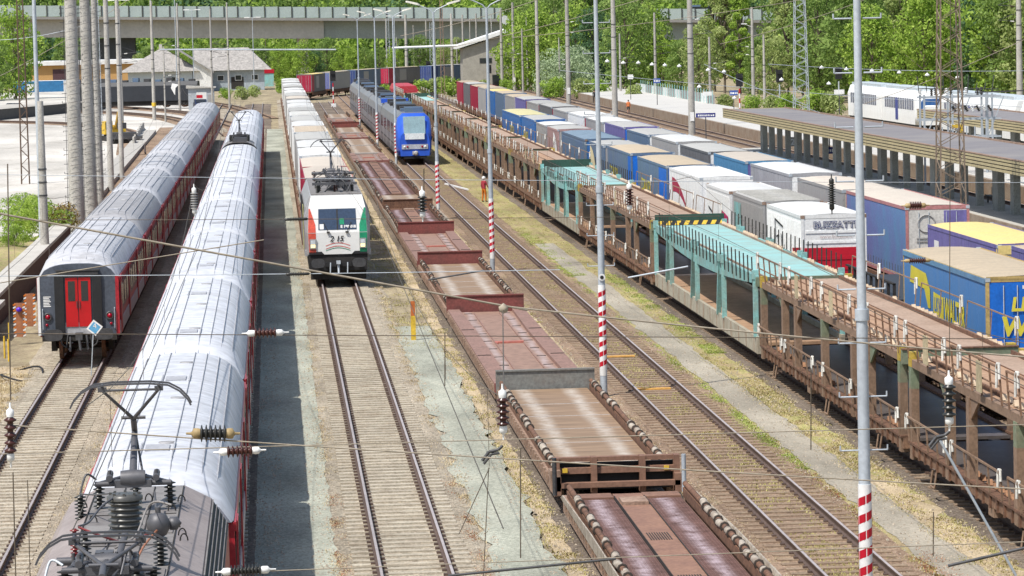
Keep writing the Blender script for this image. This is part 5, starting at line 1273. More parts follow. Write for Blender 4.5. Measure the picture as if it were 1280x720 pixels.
def lattice_mast(x, y, label, H=14, w=.55, m=None, lamps=True, group='steel lattice masts'):
    t = thing('lattice_mast', label, 'mast', (x, y, 0), 0, group); m = m or RUSTL
    b = MB(); tw = .6
    for sx in (-1, 1):
        for sy in (-1, 1): b.bar((sx * w / 2, sy * w / 2, ZG), (sx * w / 2 * tw, sy * w / 2 * tw, H), .07, .07)
    b.build('leg_angles', m, t); g = MB(); z = 0; k = 0
    while z < H - .6:
        z2 = z + .62; a = w / 2 * (1 - (1 - tw) * z / H); c = w / 2 * (1 - (1 - tw) * z2 / H); s = 1 if k % 2 else -1
        for sy in (-1, 1): g.bar((s * a, sy * a, z), (-s * c, sy * c, z2), .035, .035)
        for sx in (-1, 1): g.bar((sx * a, s * a, z), (sx * c, -s * c, z2), .035, .035)
        z = z2; k += 1
    g.build('lattice_bars', m, t)
    return t
for k, (x, y, r) in enumerate(((-11.35, 207, .46), (-11.0, 216, .40), (-11.9, 246, .27), (-12.1, 268, .24), (-12.2, 290, .2))):
    conc_mast(x, y, '%s of the thick concrete masts standing in line beside the far left train' % ('nearest', 'second', 'third', 'fourth', 'thinnest and last')[k], 21, r, 'thick concrete masts left of the trains', k < 3)
conc_mast(*(-11.54, 180.39, 0.00)[:2], 'short square looking concrete post by the grassy bank', 8.2, .24, 'short concrete posts on the left')
t = thing('steel_mast', 'slender pale steel mast beside the short concrete post', 'mast', (-12.07, 186.28, 0.00)); MB().tube((0, 0, ZG), (-.0, 0, 17), .13, 12, .09).build('shaft', GALV, t); MB().box(-.9, .7, -.05, .05, 14.2, 14.3).build('crossbar', GALV, t)
lattice_mast(*(-19.55, 284.56, 0.00)[:2], 'brown lattice mast on the far left of the pale yard', 22, .62, mat('lattice_dark_brown', (.13, .085, .06), .8))
cm = [((153, 153), 'slim concrete mast in front of the black locomotive', 16, .2, 1), ((193, 148), 'concrete mast with a yellow band beside the excavator', 17, .24, 0), ((207, 150), 'thin mast with many dark collars beside the white house', 11, .14, 1), ((225, 137), 'mast before the dormer of the white house', 16.5, .2, -1),
      ((266, 138), 'mast at the right wall of the trackside hut', 15, .17, 1), ((287, 134), 'mast to the right of the trackside hut', 16, .17, -1), ((47, 150), 'thin brown mast behind the pale steel mast', 14, .16, 0), ((367, 88), 'thick concrete mast behind the head of the container train', 12.5, .32, -1), ((413, 86), 'slim mast rising behind the red and blue trailers', 12, .2, 1), ((509, 108), 'concrete mast beyond the red wagon', 12.5, .3, 2)]
for (px, d, H, r, br) in cm: pass
M_ = [((-19.09, 459.92, 0.00), 'slim concrete mast in front of the black locomotive', 14.5, .2, 1), ((-15.56, 476.75, 0.00), 'concrete mast with a yellow band beside the excavator', 15.5, .26, 0), ((-13.79, 466.73, 0.00), 'thin mast with dark collars before the left wall of the white house', 9.5, .13, 1), ((-13.40, 525.79, 0.00), 'mast before the dormer of the white house', 15.5, .2, -1),
 ((-8.46, 515.32, 0.00), 'mast at the right wall of the trackside hut', 14.5, .17, 1), ((-6.26, 533.68, 0.00), 'mast to the right of the trackside hut', 15.5, .17, -1), ((-31.38, 483.95, 0.00), 'thin brown mast behind the pale steel mast', 13, .14, 0), ((5.67, 904.58, 0.00), 'thick concrete mast behind the head of the container train', 14, .38, -1), ((13.90, 844.32, 0.00), 'slim mast rising behind the red and blue trailers', 13.5, .3, 1), ((25.53, 676.10, 0.00), 'concrete mast beyond the red covered wagon', 13.5, .36, 2),
 ((32.68, 647.51, -0.00), 'mast in front of the grey sloped roof building, leftmost', 13.4, .3, 1), ((35.45, 661.18, 0.00), 'mast in front of the grey sloped roof building, second from left', 13.2, .25, -1), ((38.75, 674.79, -0.00), 'mast before the windows of the sloped roof building', 13.4, .25, 1), ((39.90, 620.29, 0.00), 'mast at the right corner of the sloped roof building', 14, .3, 0),
 ((41.80, 617.57, 0.00), 'plated mast just right of the sloped roof building', 15, .32, 1), ((41.68, 594.42, 0.00), 'thin mast among the bushes right of the sloped roof building', 10.5, .2, -1), ((41.59, 559.36, 0.00), 'thick mast at the left of the pale willow bush', 19, .34, 0), ((42.26, 510.13, 0.00), 'plated mast in the middle of the pale willow bush', 19, .36, 1), ((41.00, 428.07, 0.00), 'thick mast beside the walker in the orange shirt', 19, .36, 0),
 ((53.07, 544.42, 0.00), 'thin green tinted mast behind the platform walker', 9.5, .2, 1), ((55.48, 516.75, 0.00), 'mast with a blue sign on the second platform', 12.5, .24, 1), ((42.35, 361.00, 0.00), 'thick plated mast at the end of the station siding', 19, .36, 1), ((58.86, 479.86, 0.00), 'short mast behind the blue platform sign', 9, .22, 1), ((62.19, 461.23, 0.00), 'mast with a street lamp before the bridge gap', 12.8, .26, -1), ((62.34, 451.74, 0.00), 'short thick mast near the canopy end', 9.3, .2, 0),
 ((91.22, 506.83, 0.00), 'tall mast with a lamp behind the white train', 17, .36, 0), ((93.88, 463.59, 0.00), 'short pale mast against the trees at the right', 8.5, .2, 0), ((79.07, 375.77, 0.00), 'thick mast cut by the right edge of the view', 20, .36, -1), ((40.34, 838.38, 0.00), 'pale mast left of the sloped roof building', 13, .2, 0), ((25.68, 796.27, 0.00), 'slim concrete mast among the lamp posts', 13, .2, 1), ((33.93, 781.75, 0.00), 'slim pale mast behind the double armed lamp posts', 12.5, .24, -1)]
for p, d, H, r, br in M_:
    conc_mast(p[0], p[1], d, H, r, 'concrete catenary masts across the yard', plate='plated' in d, brk=br, lamp=(-1 if 'lamp' in d and 'posts' not in d else 0))
MB().tube((0, 0, 1.6), (0, 0, 2.1), .30, 14).build('yellow_band', YEL, bpy.data.objects['catenary_mast.007'])
lattice_mast(*(56.94, 383.93, 0.00)[:2], 'pale and rusty lattice mast rising from the station canopy end', 16, 1.6, GALV)
lattice_mast(*(33.76, 177.32, 4.00)[:2], 'rusty lattice mast standing through the canopy among the insulator frames', 16, 1.35, mat('lattice_rust', (.23, .175, .13), .8))
lattice_mast(*(25.62, 783.70, 0.00)[:2], 'pale lattice mast beyond the blue train', 13, .8, GALV); lattice_mast(*(27.57, 577.61, 0.00)[:2], 'rusty lattice mast behind the second double armed lamp post', 17, .6)
lattice_mast(*(-3.22, 921.56, 0.00)[:2], 'pale lattice mast at the right end of the white house', 14, .9, GALV); lattice_mast(*(-22.66, 475.41, 0.00)[:2], 'pale lattice mast beside the thick concrete masts', 19, .6, GALV)

def steel_pole_lamp(p, H, label):
    t = thing('street_lamp', label, 'street lamp', p, 0, 'two headed yard lamps'); MB().tube((0, 0, ZG), (0, 0, H), .09, 8, .06).build('pole', GALV, t)
    for s in (-1, 1): l = MB(); l.tube((0, 0, H), (s * .6, 0, H + .05), .03, 5); l.box(*sorted((s * .5, s * 1.5)), -.14, .14, H, H + .16); l.build('lantern', CW, t)
steel_pole_lamp((-19.70, 472.52, 0.00), 15.6, 'two headed lamp in front of the dark bridge pier'); steel_pole_lamp((-16.87, 514.47, 0.00), 16.5, 'two headed lamp above the white house gable'); steel_pole_lamp((-14.78, 566.15, 0.00), 16.6, 'two headed lamp right of the white house gable'); steel_pole_lamp((-13.50, 631.09, -0.00), 15, 'thin pale blue lamp pole behind the trackside hut'); steel_pole_lamp((22.92, 661.83, 0.00), 13.2, 'two headed lamp left of the bridge drain'); steel_pole_lamp((-3.11, 656.22, 0.00), 13.5, 'two headed lamp at the right corner of the white house')

for q, (p, H, r_) in enumerate((((-1.07, 804.40, 0.00), 10, .14), ((11.16, 894.09, 0.00), 12, .13), ((18.50, 912.18, 0.00), 11, .15), ((20.20, 832.88, 0.00), 9, .12), ((24.01, 869.57, 0.00), 12.5, .14), ((24.38, 811.71, 0.00), 10, .12), ((27.43, 780.56, 0.00), 9, .12), ((31.32, 786.34, 0.00), 11.5, .15), ((32.30, 772.12, 0.00), 8, .1), ((34.16, 745.14, 0.00), 12, .14), ((36.21, 698.48, 0.00), 8.5, .12), ((38.65, 694.61, 0.00), 12.5, .16), ((39.71, 673.30, 0.00), 9.5, .12), ((40.31, 653.85, 0.00), 13, .15), ((43.93, 614.52, 0.00), 13, .18), ((45.64, 567.53, 0.00), 9, .13))):
    conc_mast(p[0], p[1], 'thin pole in the distant forest of masts, %s from the left' % nth[q].replace('nearest', 'first'), H, r_, 'thin poles crowding the far end of the yard', brk=(1 if q % 2 else -1))
lattice_mast(*(28.46, 804.41, 0.00)[:2], 'grey lattice mast in front of the bridge drain', 12.5, .7, GALV); lattice_mast(*(33.38, 746.44, 0.00)[:2], 'second grey lattice mast left of the sloped roof building', 12, .7, GALV); lattice_mast(*(24.11, 839.81, 0.00)[:2], 'small grey lattice mast behind the trailers on the curve', 9, .6, GALV)
def signal(p, H, label, red=True):
    t = thing('railway_signal', label, 'signal', p, 0, 'railway signals')
    b = MB(); n = 6
    for k in range(n): b.tube((0, 0, ZG + k * H / n), (0, 0, ZG + (k + 1) * H / n), .09, 8, m=k % 2)
    b.build('post', [WHITE, RED] if red else [GALV, GALV], t)
    MB().box(-.4, .4, -.15, .15, H, H + 1.5).box(-.3, .3, -.35, -.15, H + 1.0, H + 1.1).build('signal_head', BLACK, t); MB().box(-.35, .35, -.2, .2, ZG, .3).build('base_box', CW, t)
signal((9.03, 527.12, 0.00), 3.6, 'signal with red and white post in front of the red and blue trailers'); signal((55.18, 421.39, 0.00), 3.4, 'signal with striped post beside the blue platform sign'); signal((61.33, 431.07, 0.00), 3.6, 'signal near the pale lattice mast', False); signal((70.41, 442.72, 0.00), 3.6, 'signal with a white plate left of the white train', False); signal((86.82, 472.29, 0.00), 3.4, 'signal rising behind the white train', False); signal((29.35, 670.35, 0.00), 3.2, 'low signal beyond the red covered wagon', True); signal((9.12, 853.01, 0.00), 3.5, 'small signal behind the curved trailers')
signal((38.79, 638.54, 0.00), 2.6, 'signal in front of the sloped roof building', False)

# ------------------------------------------------------------------ overhead line: wires, span ropes, insulators
def wire(pts, r=.012, m=None, sag=0., label='thin span wire crossing the yard', name='span_wire', group='span wires over the yard', n=16):
    b = MB(); a, c = Vector(pts[0]), Vector(pts[1]); P = []
    for k in range(n + 1):
        u = k / n; p = a.lerp(c, u); p.z -= sag * 4 * u * (1 - u); P.append(p)
    b.path(P, r, 5); o = b.build(name, m or WIRE); tag(o, label, 'wire', group); return o
# ropes and wires hung across the tracks
wire(((-4.13, 50.00, 9.16), (3.50, 50.00, 7.54)), .015, WIREL, .0, 'thick twisted cable running from the left edge down to the knot above the flat wagons')
wire(((3.28, 50.00, 7.59), (10.76, 50.00, 6.65)), .013, WIREL, .03, 'thick cable continuing right from the knot above the flat wagons')
wire(((-3.83, 47.00, 7.68), (10.12, 47.00, 7.20)), .006, WIRE, .0, 'thin dark wire level with the maroon insulator')
wire(((-3.54, 43.00, 6.93), (9.24, 43.00, 5.72)), .009, WIREL, .03, 'tan rope carrying the tan capped black insulator')
wire(((-3.64, 44.00, 6.44), (9.46, 44.00, 6.41)), .007, WIREL, .0, 'thin rope carrying the white capped maroon insulator')
wire(((-0.50, 40.00, 5.49), (8.59, 40.00, 5.54)), .006, WIREL, .0, 'rope carrying the lowest grey ribbed insulator')
wire(((-4.86, 60.00, 7.56), (4.76, 60.00, 7.40)), .007, GALV, .02, 'pale wire crossing the roof of the far left train')
wire(((-6.44, 80.00, 7.47), (9.98, 80.00, 7.12)), .007, WIRE, .02, 'wire crossing above the windscreen of the white locomotive')
wire(((-8.01, 100.00, 7.71), (21.59, 100.00, 6.71)), .008, GALV, .05, 'faint wire crossing the second coach roofs')
wire(((-4.22, 52.00, 7.96), (-0.17, 52.00, 8.51)), .008, WIREL, .0, 'rope rising from the left edge over the coach end')
wire(((1.83, 40.00, 5.37), (3.73, 40.00, 5.50)), .016, STEEL, .0, 'dark steel steady arm at the bottom edge', 'steady_arm', 'steady arms')
wire(((7.90, 42.00, 4.98), (9.01, 42.00, 5.20)), .02, STEEL, .0, 'dark steady arm in the lower right corner', 'steady_arm', 'steady arms')
wire(((6.89, 70.00, 6.51), (8.08, 70.00, 6.70)), .018, GALV, .0, 'grey steady arm before the turquoise carrier', 'steady_arm', 'steady arms')
wire(((3.17, 75.00, 6.22), (4.35, 75.00, 6.39)), .018, STEEL, .0, 'dark steady arm over the brown flat wagon', 'steady_arm', 'steady arms')
wire(((8.38, 45.00, 6.13), (9.34, 45.00, 4.35)), .018, GALV, .0, 'slanting grey stay rod in front of the car carrier', 'stay_rod', 'stay rods')
wire(((-7.32, 240.00, 10.31), (4.37, 240.00, 10.03)), .05, GALV, .0, 'pale beam across the yard beside the white house', 'cross_beam', 'cross beams')
wire(((14.20, 420.00, 8.91), (21.69, 420.00, 9.01)), .14, CW, .0, 'pale cross beam between distant masts', 'cross_beam', 'cross beams')
for k, (y0_, y1_, Y_, x0_, x1_) in enumerate((((20.20, 300.00, 10.30), (44.54, 300.00, 12.88), 0, 0, 0), ((14.82, 300.00, 9.56), (33.06, 300.00, 13.81), 0, 0, 0), ((43.18, 260.00, 5.02), (56.27, 260.00, 9.97), 0, 0, 0), ((-22.43, 300.00, 8.12), (-11.67, 300.00, 14.16), 0, 0, 0), ((9.39, 260.00, 10.77), (21.07, 260.00, 13.69), 0, 0, 0), ((37.70, 300.00, 9.35), (49.97, 300.00, 12.76), 0, 0, 0), ((38.95, 280.00, 7.84), (60.56, 280.00, 6.82), 0, 0, 0), ((24.17, 300.00, 7.46), (64.85, 300.00, 3.31), 0, 0, 0), ((33.90, 280.00, 7.96), (46.48, 280.00, 2.63), 0, 0, 0), ((-22.33, 300.00, 11.10), (-15.04, 300.00, 12.25), 0, 0, 0))):
    wire((y0_, y1_), .022, GALV if k > 5 else WIREL, .25, '%s of the pale distant ropes strung between the masts' % nth[k], n=12)
# small white insulators on the distant span
for k, p in enumerate(((28.16, 300.00, 8.04), (29.50, 300.00, 7.87), (30.78, 300.00, 7.84), (31.93, 300.00, 7.68), (33.01, 300.00, 7.59), (34.22, 300.00, 7.49), (36.65, 300.00, 7.10), (38.00, 300.00, 6.93), (44.73, 290.00, 7.22), (46.76, 290.00, 7.04), (48.87, 290.00, 6.86), (51.10, 290.00, 6.67), (53.41, 290.00, 6.42), (55.91, 290.00, 6.16), (41.43, 290.00, 6.32), (45.30, 290.00, 5.90), (34.68, 290.00, 5.90), (37.54, 290.00, 4.92))):
    t = MB().lathe([(.03, .28), (.05, .2), (.16, .16), (.2, .02), (.05, 0)], p, n=10).build('line_insulator', CW); tag(t, 'small white bell insulator on the distant span rope', 'insulator', 'white bell insulators on the distant ropes')
def big_ins(p, axis, L, r, sheds, body, capm, label, caps=True):
    t = thing('line_insulator', label, 'insulator', p, 0, 'large insulators hanging in front of the camera'); ax = Vector(axis).normalized()
    MB().insul((0, 0, 0), axis, L, r, sheds, 18, core=.5).build('ribbed_body', body, t)
    for s in (0, 1):
        c = ax * (L if s else 0); d = ax if s else -ax
        MB().lathe([(r * .55, -.01), (r * .62, .02), (r * .6, .07), (r * .3, .085), (r * .16, .10), (r * .13, .16)], c, d, 14).build('end_cap', capm, t)
    return t
TANC = mat('tan_metal_cap', (.42, .31, .15), .6)
big_ins((-0.98, 43.00, 6.73), (1, 0, -.03), .33, .105, 6, INSD, TANC, 'black ribbed insulator with tan caps over the pale coach roof')
big_ins((-0.68, 44.00, 6.38), (1, 0, .02), .33, .075, 6, INSB, CW, 'maroon insulator with white caps at the right edge of the pale coach')
big_ins((-0.62, 40.00, 5.50), (1, 0, .02), .36, .07, 9, INSD, CW, 'grey ribbed insulator with white caps at the bottom of the view')
big_ins((-0.32, 47.00, 7.58), (1, 0, .0), .30, .07, 6, INSB, CW, 'maroon insulator over the shaded path')
big_ins((-3.24, 43.00, 6.55), (.02, 0, 1), .46, .075, 5, INSB, CW, 'upright maroon insulator at the left edge')
big_ins((2.68, 43.00, 6.70), (.0, 0, 1), .36, .08, 5, INSB, CW, 'upright insulator in front of the grey bulkhead of the flat wagons')
big_ins((8.13, 43.00, 6.64), (.0, 0, 1), .42, .085, 5, INSD, CW, 'upright dark insulator in front of the nearest car carrier')
big_ins((-1.56, 70.00, 8.08), (.0, 0, 1), .34, .075, 7, CG, CW, 'pale upright insulator between the two coach trains')
big_ins((2.47, 60.00, 8.43), (.0, 0, 1), .28, .08, 5, INSD, CW, 'small dark insulator above the brown plank wagon')
big_ins((6.95, 70.00, 7.93), (.0, 0, 1), .34, .085, 6, INSB, CW, 'upright insulator left of the turquoise carrier')
big_ins((9.39, 60.00, 8.37), (.0, 0, 1), .36, .07, 9, INSD, INSD, 'slim black insulator over the white and red container')
big_ins((12.47, 70.00, 6.69), (1, 0, 0), .34, .06, 8, INSB, TANC, 'maroon horizontal insulator before the blue lettered trailer')
big_ins((12.50, 70.00, 7.78), (1, 0, 0), .24, .08, 7, INSB, TANC, 'brown horizontal insulator over the pale tan roof')
big_ins((0.24, 60.00, 8.37), (1, 0, 0), .22, .04, 8, INSD, INSD, 'thin dark insulator left of the white locomotive windscreen')
big_ins((0.24, 60.00, 7.45), (1, 0, 0), .22, .04, 8, INSD, INSD, 'thin dark insulator left of the white locomotive buffers')
kn = MB().lathe([(.0, -.07), (.06, -.04), (.07, .03), (0, .08)], (0, 0, 0), n=8); kn.build('knot', WIREL, thing('rope_clamp', 'pale rope clamp where the thick cables meet above the flat wagons', 'clamp', (3.16, 50.00, 7.57)))
def vert(p, q, r, label): return wire((p, q), r, WIRE, 0, label, 'hanger_wire', 'vertical hanger wires', 2)
vert((3.15, 50.00, 7.55), (2.76, 44.00, 7.04), .009, 'hanger wire from the rope clamp to the insulator over the grey bulkhead')
vert((-3.16, 43.00, 10.03), (-3.22, 43.00, 7.20), .008, 'vertical wire above the insulator at the left edge'); vert((-3.22, 43.00, 6.33), (-3.23, 43.00, 4.88), .008, 'vertical wire under the insulator at the left edge')
vert((2.55, 44.00, 6.08), (2.44, 44.00, 4.53), .006, 'droppers hanging over the gravel path beside the pale track'); vert((2.56, 44.00, 6.08), (2.16, 44.00, 5.26), .006, 'slanting dropper over the gravel path')
vert((-3.12, 44.00, 6.11), (-3.13, 44.00, 4.72), .006, 'thin dropper over the left sleepers'); vert((2.95, 44.00, 6.31), (2.92, 44.00, 4.94), .008, 'straight dropper beside the flat wagon corner')
vert((7.04, 47.00, 6.90), (7.02, 47.00, 5.81), .008, 'dropper with a weight over the trodden path'); vert((8.10, 44.00, 5.35), (8.09, 44.00, 4.79), .008, 'short dropper in the lower right')
vert((2.19, 47.00, 7.52), (2.17, 47.00, 6.81), .007, 'dropper over the gravel path near the marker post'); vert((9.48, 47.00, 7.26), (8.14, 43.00, 7.15), .008, 'slanting hanger over the nearest carrier') if 0 else None
vert((2.51, 60.00, 9.16), (2.50, 60.00, 8.74), .010, 'short hanger above the small dark insulator'); vert((8.22, 43.00, 11.81), (8.14, 43.00, 7.30), .005, 'very thin hanger above the dark upright insulator')
def hook(p, label):
    t = thing('tension_hook', label, 'hook', p); b = MB(); b.path([(-.12, 0, -.06), (-.03, 0, .05), (.08, 0, .07), (.14, 0, .12)], .022, 6); b.path([(-.1, 0, -.1), (0, 0, .02), (.1, 0, .03)], .018, 6); b.build('hook', STEEL, t)
hook((2.59, 44.00, 6.23), 'dark tension hook right of the pale track'); hook((8.18, 44.00, 6.24), 'flat grey clamp in front of the carrier sill')
# contact wires along the tracks
for X, h, d in ((XA, 5.6, 'far left train'), (XB, 5.75, 'pale roofed train'), (2.79, 5.6, 'empty track and the white locomotive'), (11.93, 5.6, 'overgrown track')):
    b = MB(); y = 42.; P = []; 
    while y < 400: P.append((X + (.2 if int(y / 55) % 2 else -.2), y, h)); y += 55
    b.path(P, .008, 4)
    tag(b.build('contact_wire', WIRE), 'contact wire hanging above the %s' % d, 'wire', 'contact wires along the tracks')
    b = MB()
    for k in range(6):
        y0 = 42 + 60 * k
        b.path([(X, y0 + 6 * q, h + .35 + 1.1 * ((q - 5) / 5) ** 2) for q in range(11)], .007, 4)
        for q in range(1, 10, 2): b.tube((X, y0 + 6 * q, h), (X, y0 + 6 * q, h + .35 + 1.1 * ((q - 5) / 5) ** 2), .004, 3)
    tag(b.build('messenger_wire', WIRE), 'sagging carrier wire with droppers above the %s' % d, 'wire', 'carrier wires along the tracks')
# ------------------------------------------------------------------ station on the right
TAN = mat('canopy_tan_slat', (.50, .42, .24), .6, dirt=(.34, .28, .17), dirt_amt=.5)
CROOF = mat('canopy_roof_grey', (.20, .19, .20), .85, dirt=(.30, .28, .26), dirt_amt=.6, scale=.3, fine_amt=.15)
POSTC = mat('canopy_post_concrete', (.38, .39, .36), .85, dirt=(.24, .24, .21), dirt_amt=.6)
PLW = mat('platform_surface', (.60, .585, .55), .85, dirt=(.48, .46, .42), dirt_amt=.5, scale=.3)
PLE = mat('platform_wall_stained', (.30, .24, .18), .9, dirt=(.20, .11, .06), dirt_amt=.8, scale=.7)
SBLUE = mat('sign_navy', (.03, .035, .22), .5)
def canopy(x0, x1, y0, y1, z, label, px, step, label_group='station canopies'):
    t = thing('platform_canopy', label, 'canopy', (0, y0, 0), 0, label_group); L = y1 - y0
    MB().box(x0, x1, 0, L, z - .12, z, 0).build('roof', CROOF, t)
    f = MB()
    for k in range(4): f.box(x0 - .08, x0, -.02, L, z - .66 + k * .19, z - .53 + k * .19, 0)
    f.box(x0 - .04, x0 - .0, 0, L, z - .68, z + .06, 1); f.box(x0 - .1, x0 + .12, -.05, L + .05, z + .06, z + .11, 2)
    f.build('slatted_fascia', [TAN, BLACK, RUSTL], t)
    f = MB()
    for k in range(4): f.box(x0, x1, L, L + .08, z - .66 + k * .19, z - .53 + k * .19, 0)
    f.box(x1, x1 + .1, 0, L, z - .5, z + .1, 1); f.build('end_fascia', [TAN, RUSTL], t)
    y = 1.; k = 0
    while y < L - .5:
        w = (.22, .22, .42, .75)[k % 4]; b = MB(); b.box(px - .2, px + .2, y - w, y + w, -.2, z - .12); b.build('column', POSTC, t); y += step + (.8 if k % 4 == 3 else 0); k += 1
    b = MB(); b.box(px - .1, px + .1, 0, L, z - .4, z - .12); b.build('roof_beam', STEEL, t)
    return t
canopy(37.9, 43.0, 165, 300, 3.85, 'long flat grey platform canopy with a tan slatted edge, nearer of the two', 40.6, 4.6)
canopy(50.6, 55.8, 196, 279, 3.95, 'shorter canopy with tan slats behind the insulator frames', 53, 5)
p = thing('station_platform', 'low platform under the nearer canopy', 'platform', (0, 0, 0)); MB().box(38.6, 42.3, 150, 305, ZG, .38).build('slab', CONCL, p); MB().box(38.45, 38.6, 150, 305, ZG, .40).build('edge_stone', PLE, p)
p = thing('station_platform', 'pale platform with a stained wall behind the canopy track', 'platform', (0, 0, 0)); MB().box(46.3, 55.6, 190, 600, ZG, .76).build('slab', PLW, p); MB().box(46.05, 46.3, 190, 600, ZG, .72).build('edge_wall', PLE, p)
bn = MB(); 
for k in range(3): tag(MB().box(0, .45, 0, 2, .40, .46).box(.42, .47, 0, 2, .5, .9).box(.1, .2, .2, .3, 0, .4).box(.1, .2, 1.7, 1.8, 0, .4).build('bench', STEEL, None, (41.6, 182 + k * 12, .38)), 'dark bench under the nearer canopy, %s of three' % ('nearest', 'middle', 'farthest')[k], 'bench', 'benches under the canopy')
t = thing('buffer_fence', 'white railing fence under the canopy on the second platform', 'fence', (46.8, 196, .76)); b = MB()
for k in range(20): b.box(-.04, .04, k * 1.6, k * 1.6 + .9, .1, .9)
b.box(-.03, .03, 0, 32, .9, .97); b.build('panels', CW, t)
def sign(p, w, h, m, label, pole=2.6, txt=None):
    t = thing('platform_sign', label, 'sign', p, 0, 'platform signs'); MB().tube((0, 0, -pole), (0, 0, 0), .05, 6).build('post', STEEL, t)
    o = MB().box(-w / 2, w / 2, -.07, -.02, -h / 2, h / 2).build('plate', m, t); b = MB(); x = -w * .4
    if txt: text(txt, h * .9, o, (-h * .25, -.08, -h * .33), ENDFACE, CW, bold=.02); return
    while x < w * .38:
        l = rnd.uniform(.1, .26) * h * 1.4; b.box(x, x + l, -.076, -.0705, -h * .22, h * .2 * rnd.uniform(.4, 1)); x += l + h * .14
    b.build('lettering', CW, o)
sign((41.83, 345.00, 2.18), 1.9, .42, SBLUE, 'dark blue platform name sign behind the plated mast', 3.2)
sign((54.29, 420.00, 2.69), .95, .6, mat('sign_blue', (.06, .12, .42), .5), 'small blue sign in front of the poplars', 3.4)
sign((48.46, 450.00, 3.81), .9, .6, mat('sign_blue', (.06, .12, .42), .5), 'small blue sign on the platform mast near the fence', 4.)
sign((54.91, 450.00, 2.04), 1.3, .5, CW, 'white sign at the pole above the second platform', 2.4); sign((47.13, 470.00, 4.07), .7, .6, CW, 'square white sign between trees and platform', 3.)
sign((60.46, 380.00, 3.35), 1.1, .5, CW, 'white plate left of the white train', 2.4)
sign((40.90, 262.00, 1.62), 1., .5, SBLUE, 'dark blue hanging sign under the canopy edge', -1.0)
sign((41.97, 288.00, 1.42), .7, .75, POSTC, 'column plate with the platform digit', .0, '2')
for k, (p, w) in enumerate((((41.45, 376.25, 0.76), .5), ((42.44, 633.20, 0.00), .5))): pass
# insulator frames behind the canopy
t = thing('switch_frame', 'grey steel frame carrying rows of ribbed insulators behind the canopy', 'equipment frame', (45.2, 238, 0)); b = MB()
for x in (-1.6, .3, 2.6, 3.0): 
    for yy_ in (0, 1.6): b.bar((x, yy_, 0), (x, yy_, 6.1), .12, .12)
for z in (3.2, 4.4, 5.9): b.bar((-1.8, 0, z), (3.6, 0, z), .1, .12); b.bar((-1.8, 1.6, z), (3.6, 1.6, z), .1, .12)
for x in (-1.6, .3, 2.6): b.bar((x, 0, 5.9), (x, 1.6, 5.9), .1, .1); b.bar((x, 0, 3), (x + 1.2, 0, 5.9), .06, .06)
for k in range(8): b.bar((-1.5 + .55 * k, 0, 3.2), (-1.5 + .55 * k, 0, 3.9), .08, .05)
b.build('frame', GALV, t)
b = MB()
for k in range(10): b.bar((-1.8 + k * .55, .8, 6.15), (-1.9 + k * .58, .8, 7.3 if k % 3 == 0 else 6.8), .05, .05)
b.bar((-1.8, .8, 6.5), (3.6, .8, 6.35), .05, .05); b.bar((2, .8, 6.15), (6, .8, 6.2), .08, .08); b.build('busbars', STEEL, t)
for k in range(9): MB().insul((-1.6 + k * .52, .1 if k % 2 else 1.4, 6.0), (0, 0, 1), .5, .14, 4, 10).build('insulator', INSD if k % 3 else CW, t)
for k in range(7): MB().insul((.3 + k * .4, -.1, 5.3), (.5, -.3, -1), .45, .12, 4, 10).build('insulator', CW if k % 2 else INSD, t)
t = thing('distribution_box', 'yellow lamp bracket on the rusty lattice mast', 'lamp', (45.40, 236.00, 3.98)); MB().box(-.3, .4, -.1, .1, -.1, .12).box(.2, .4, -.08, .08, -.4, .0).build('housing', YEL, t)
# white trains behind
def white_coach(y0, L, label, nose):
    t = thing('white_railcar', label, 'train', (65.0, y0, 0), 0, 'white trains behind the station')
    b = MB(); sec = lambda y, s, d: [(x * s, y, z - d * (z > 1.5)) for x, z in ((-1.4, .5), (-1.42, 1.3), (-1.42, 3.0), (-1.1, 3.85), (1.1, 3.85), (1.42, 3.0), (1.42, 1.3), (1.4, .5))]
    b.loft([sec(2.2 if nose else .2, 1, 0), sec(L, 1, 0)], 0); b.build('body', CW, t)
    if nose: 
        c = MB().loft([sec(0, .8, 1.5), sec(1, .95, .5), sec(2.3, 1.002, -.002)], 0, True).build('cab', CW, t); MB().loft([[(x, y, z) for x, z in ((-1.25, 1.6 ), (-1.3, 2.6), (-.9, 3.1), (1.2, 3.1), (1.25, 2.6), (1.2, 1.6))] for y in (.1, .7)], 0).build('windscreen', mat('train_window_blue', (.05, .15, .40), .2), c)
    w = MB(); y = 3.
    for k in range(int((L - 4) / 1.3)):
        w.mark().box(-1.436, -1.425, 3 + k * 1.3, 4.0 + k * 1.3, 1.95, 3.05, 0)
    w.build_each('window', mat('white_train_window', (.10, .12, .20), .2), t)
    MB().box(-1.44, -1.43, L * .55, L * .55 + 1.5, .8, 3.0).build('door', mat('train_door_blue', (.04, .06, .30), .4), t); MB().box(-1.3, 1.3, .6, L - .3, .0, .5).build('underframe', BLACK, t)
    MB().box(-1.0, 1.0, 2.5, L - .3, 3.85, 4.15).build('roof_cover', mat('pale_blue_roof', (.55, .62, .66), .5), t)
white_coach(350, 21.5, 'white train with blue window line behind the station, nose towards the camera', True); white_coach(372, 21.5, 'rear coach of the white train ending left of the nearest lamp post', False)
white_coach(262, 40, 'nearer white train half hidden behind the shorter canopy', False); white_coach(304, 35, 'white coach between the shorter canopy and the white nosed train', False)

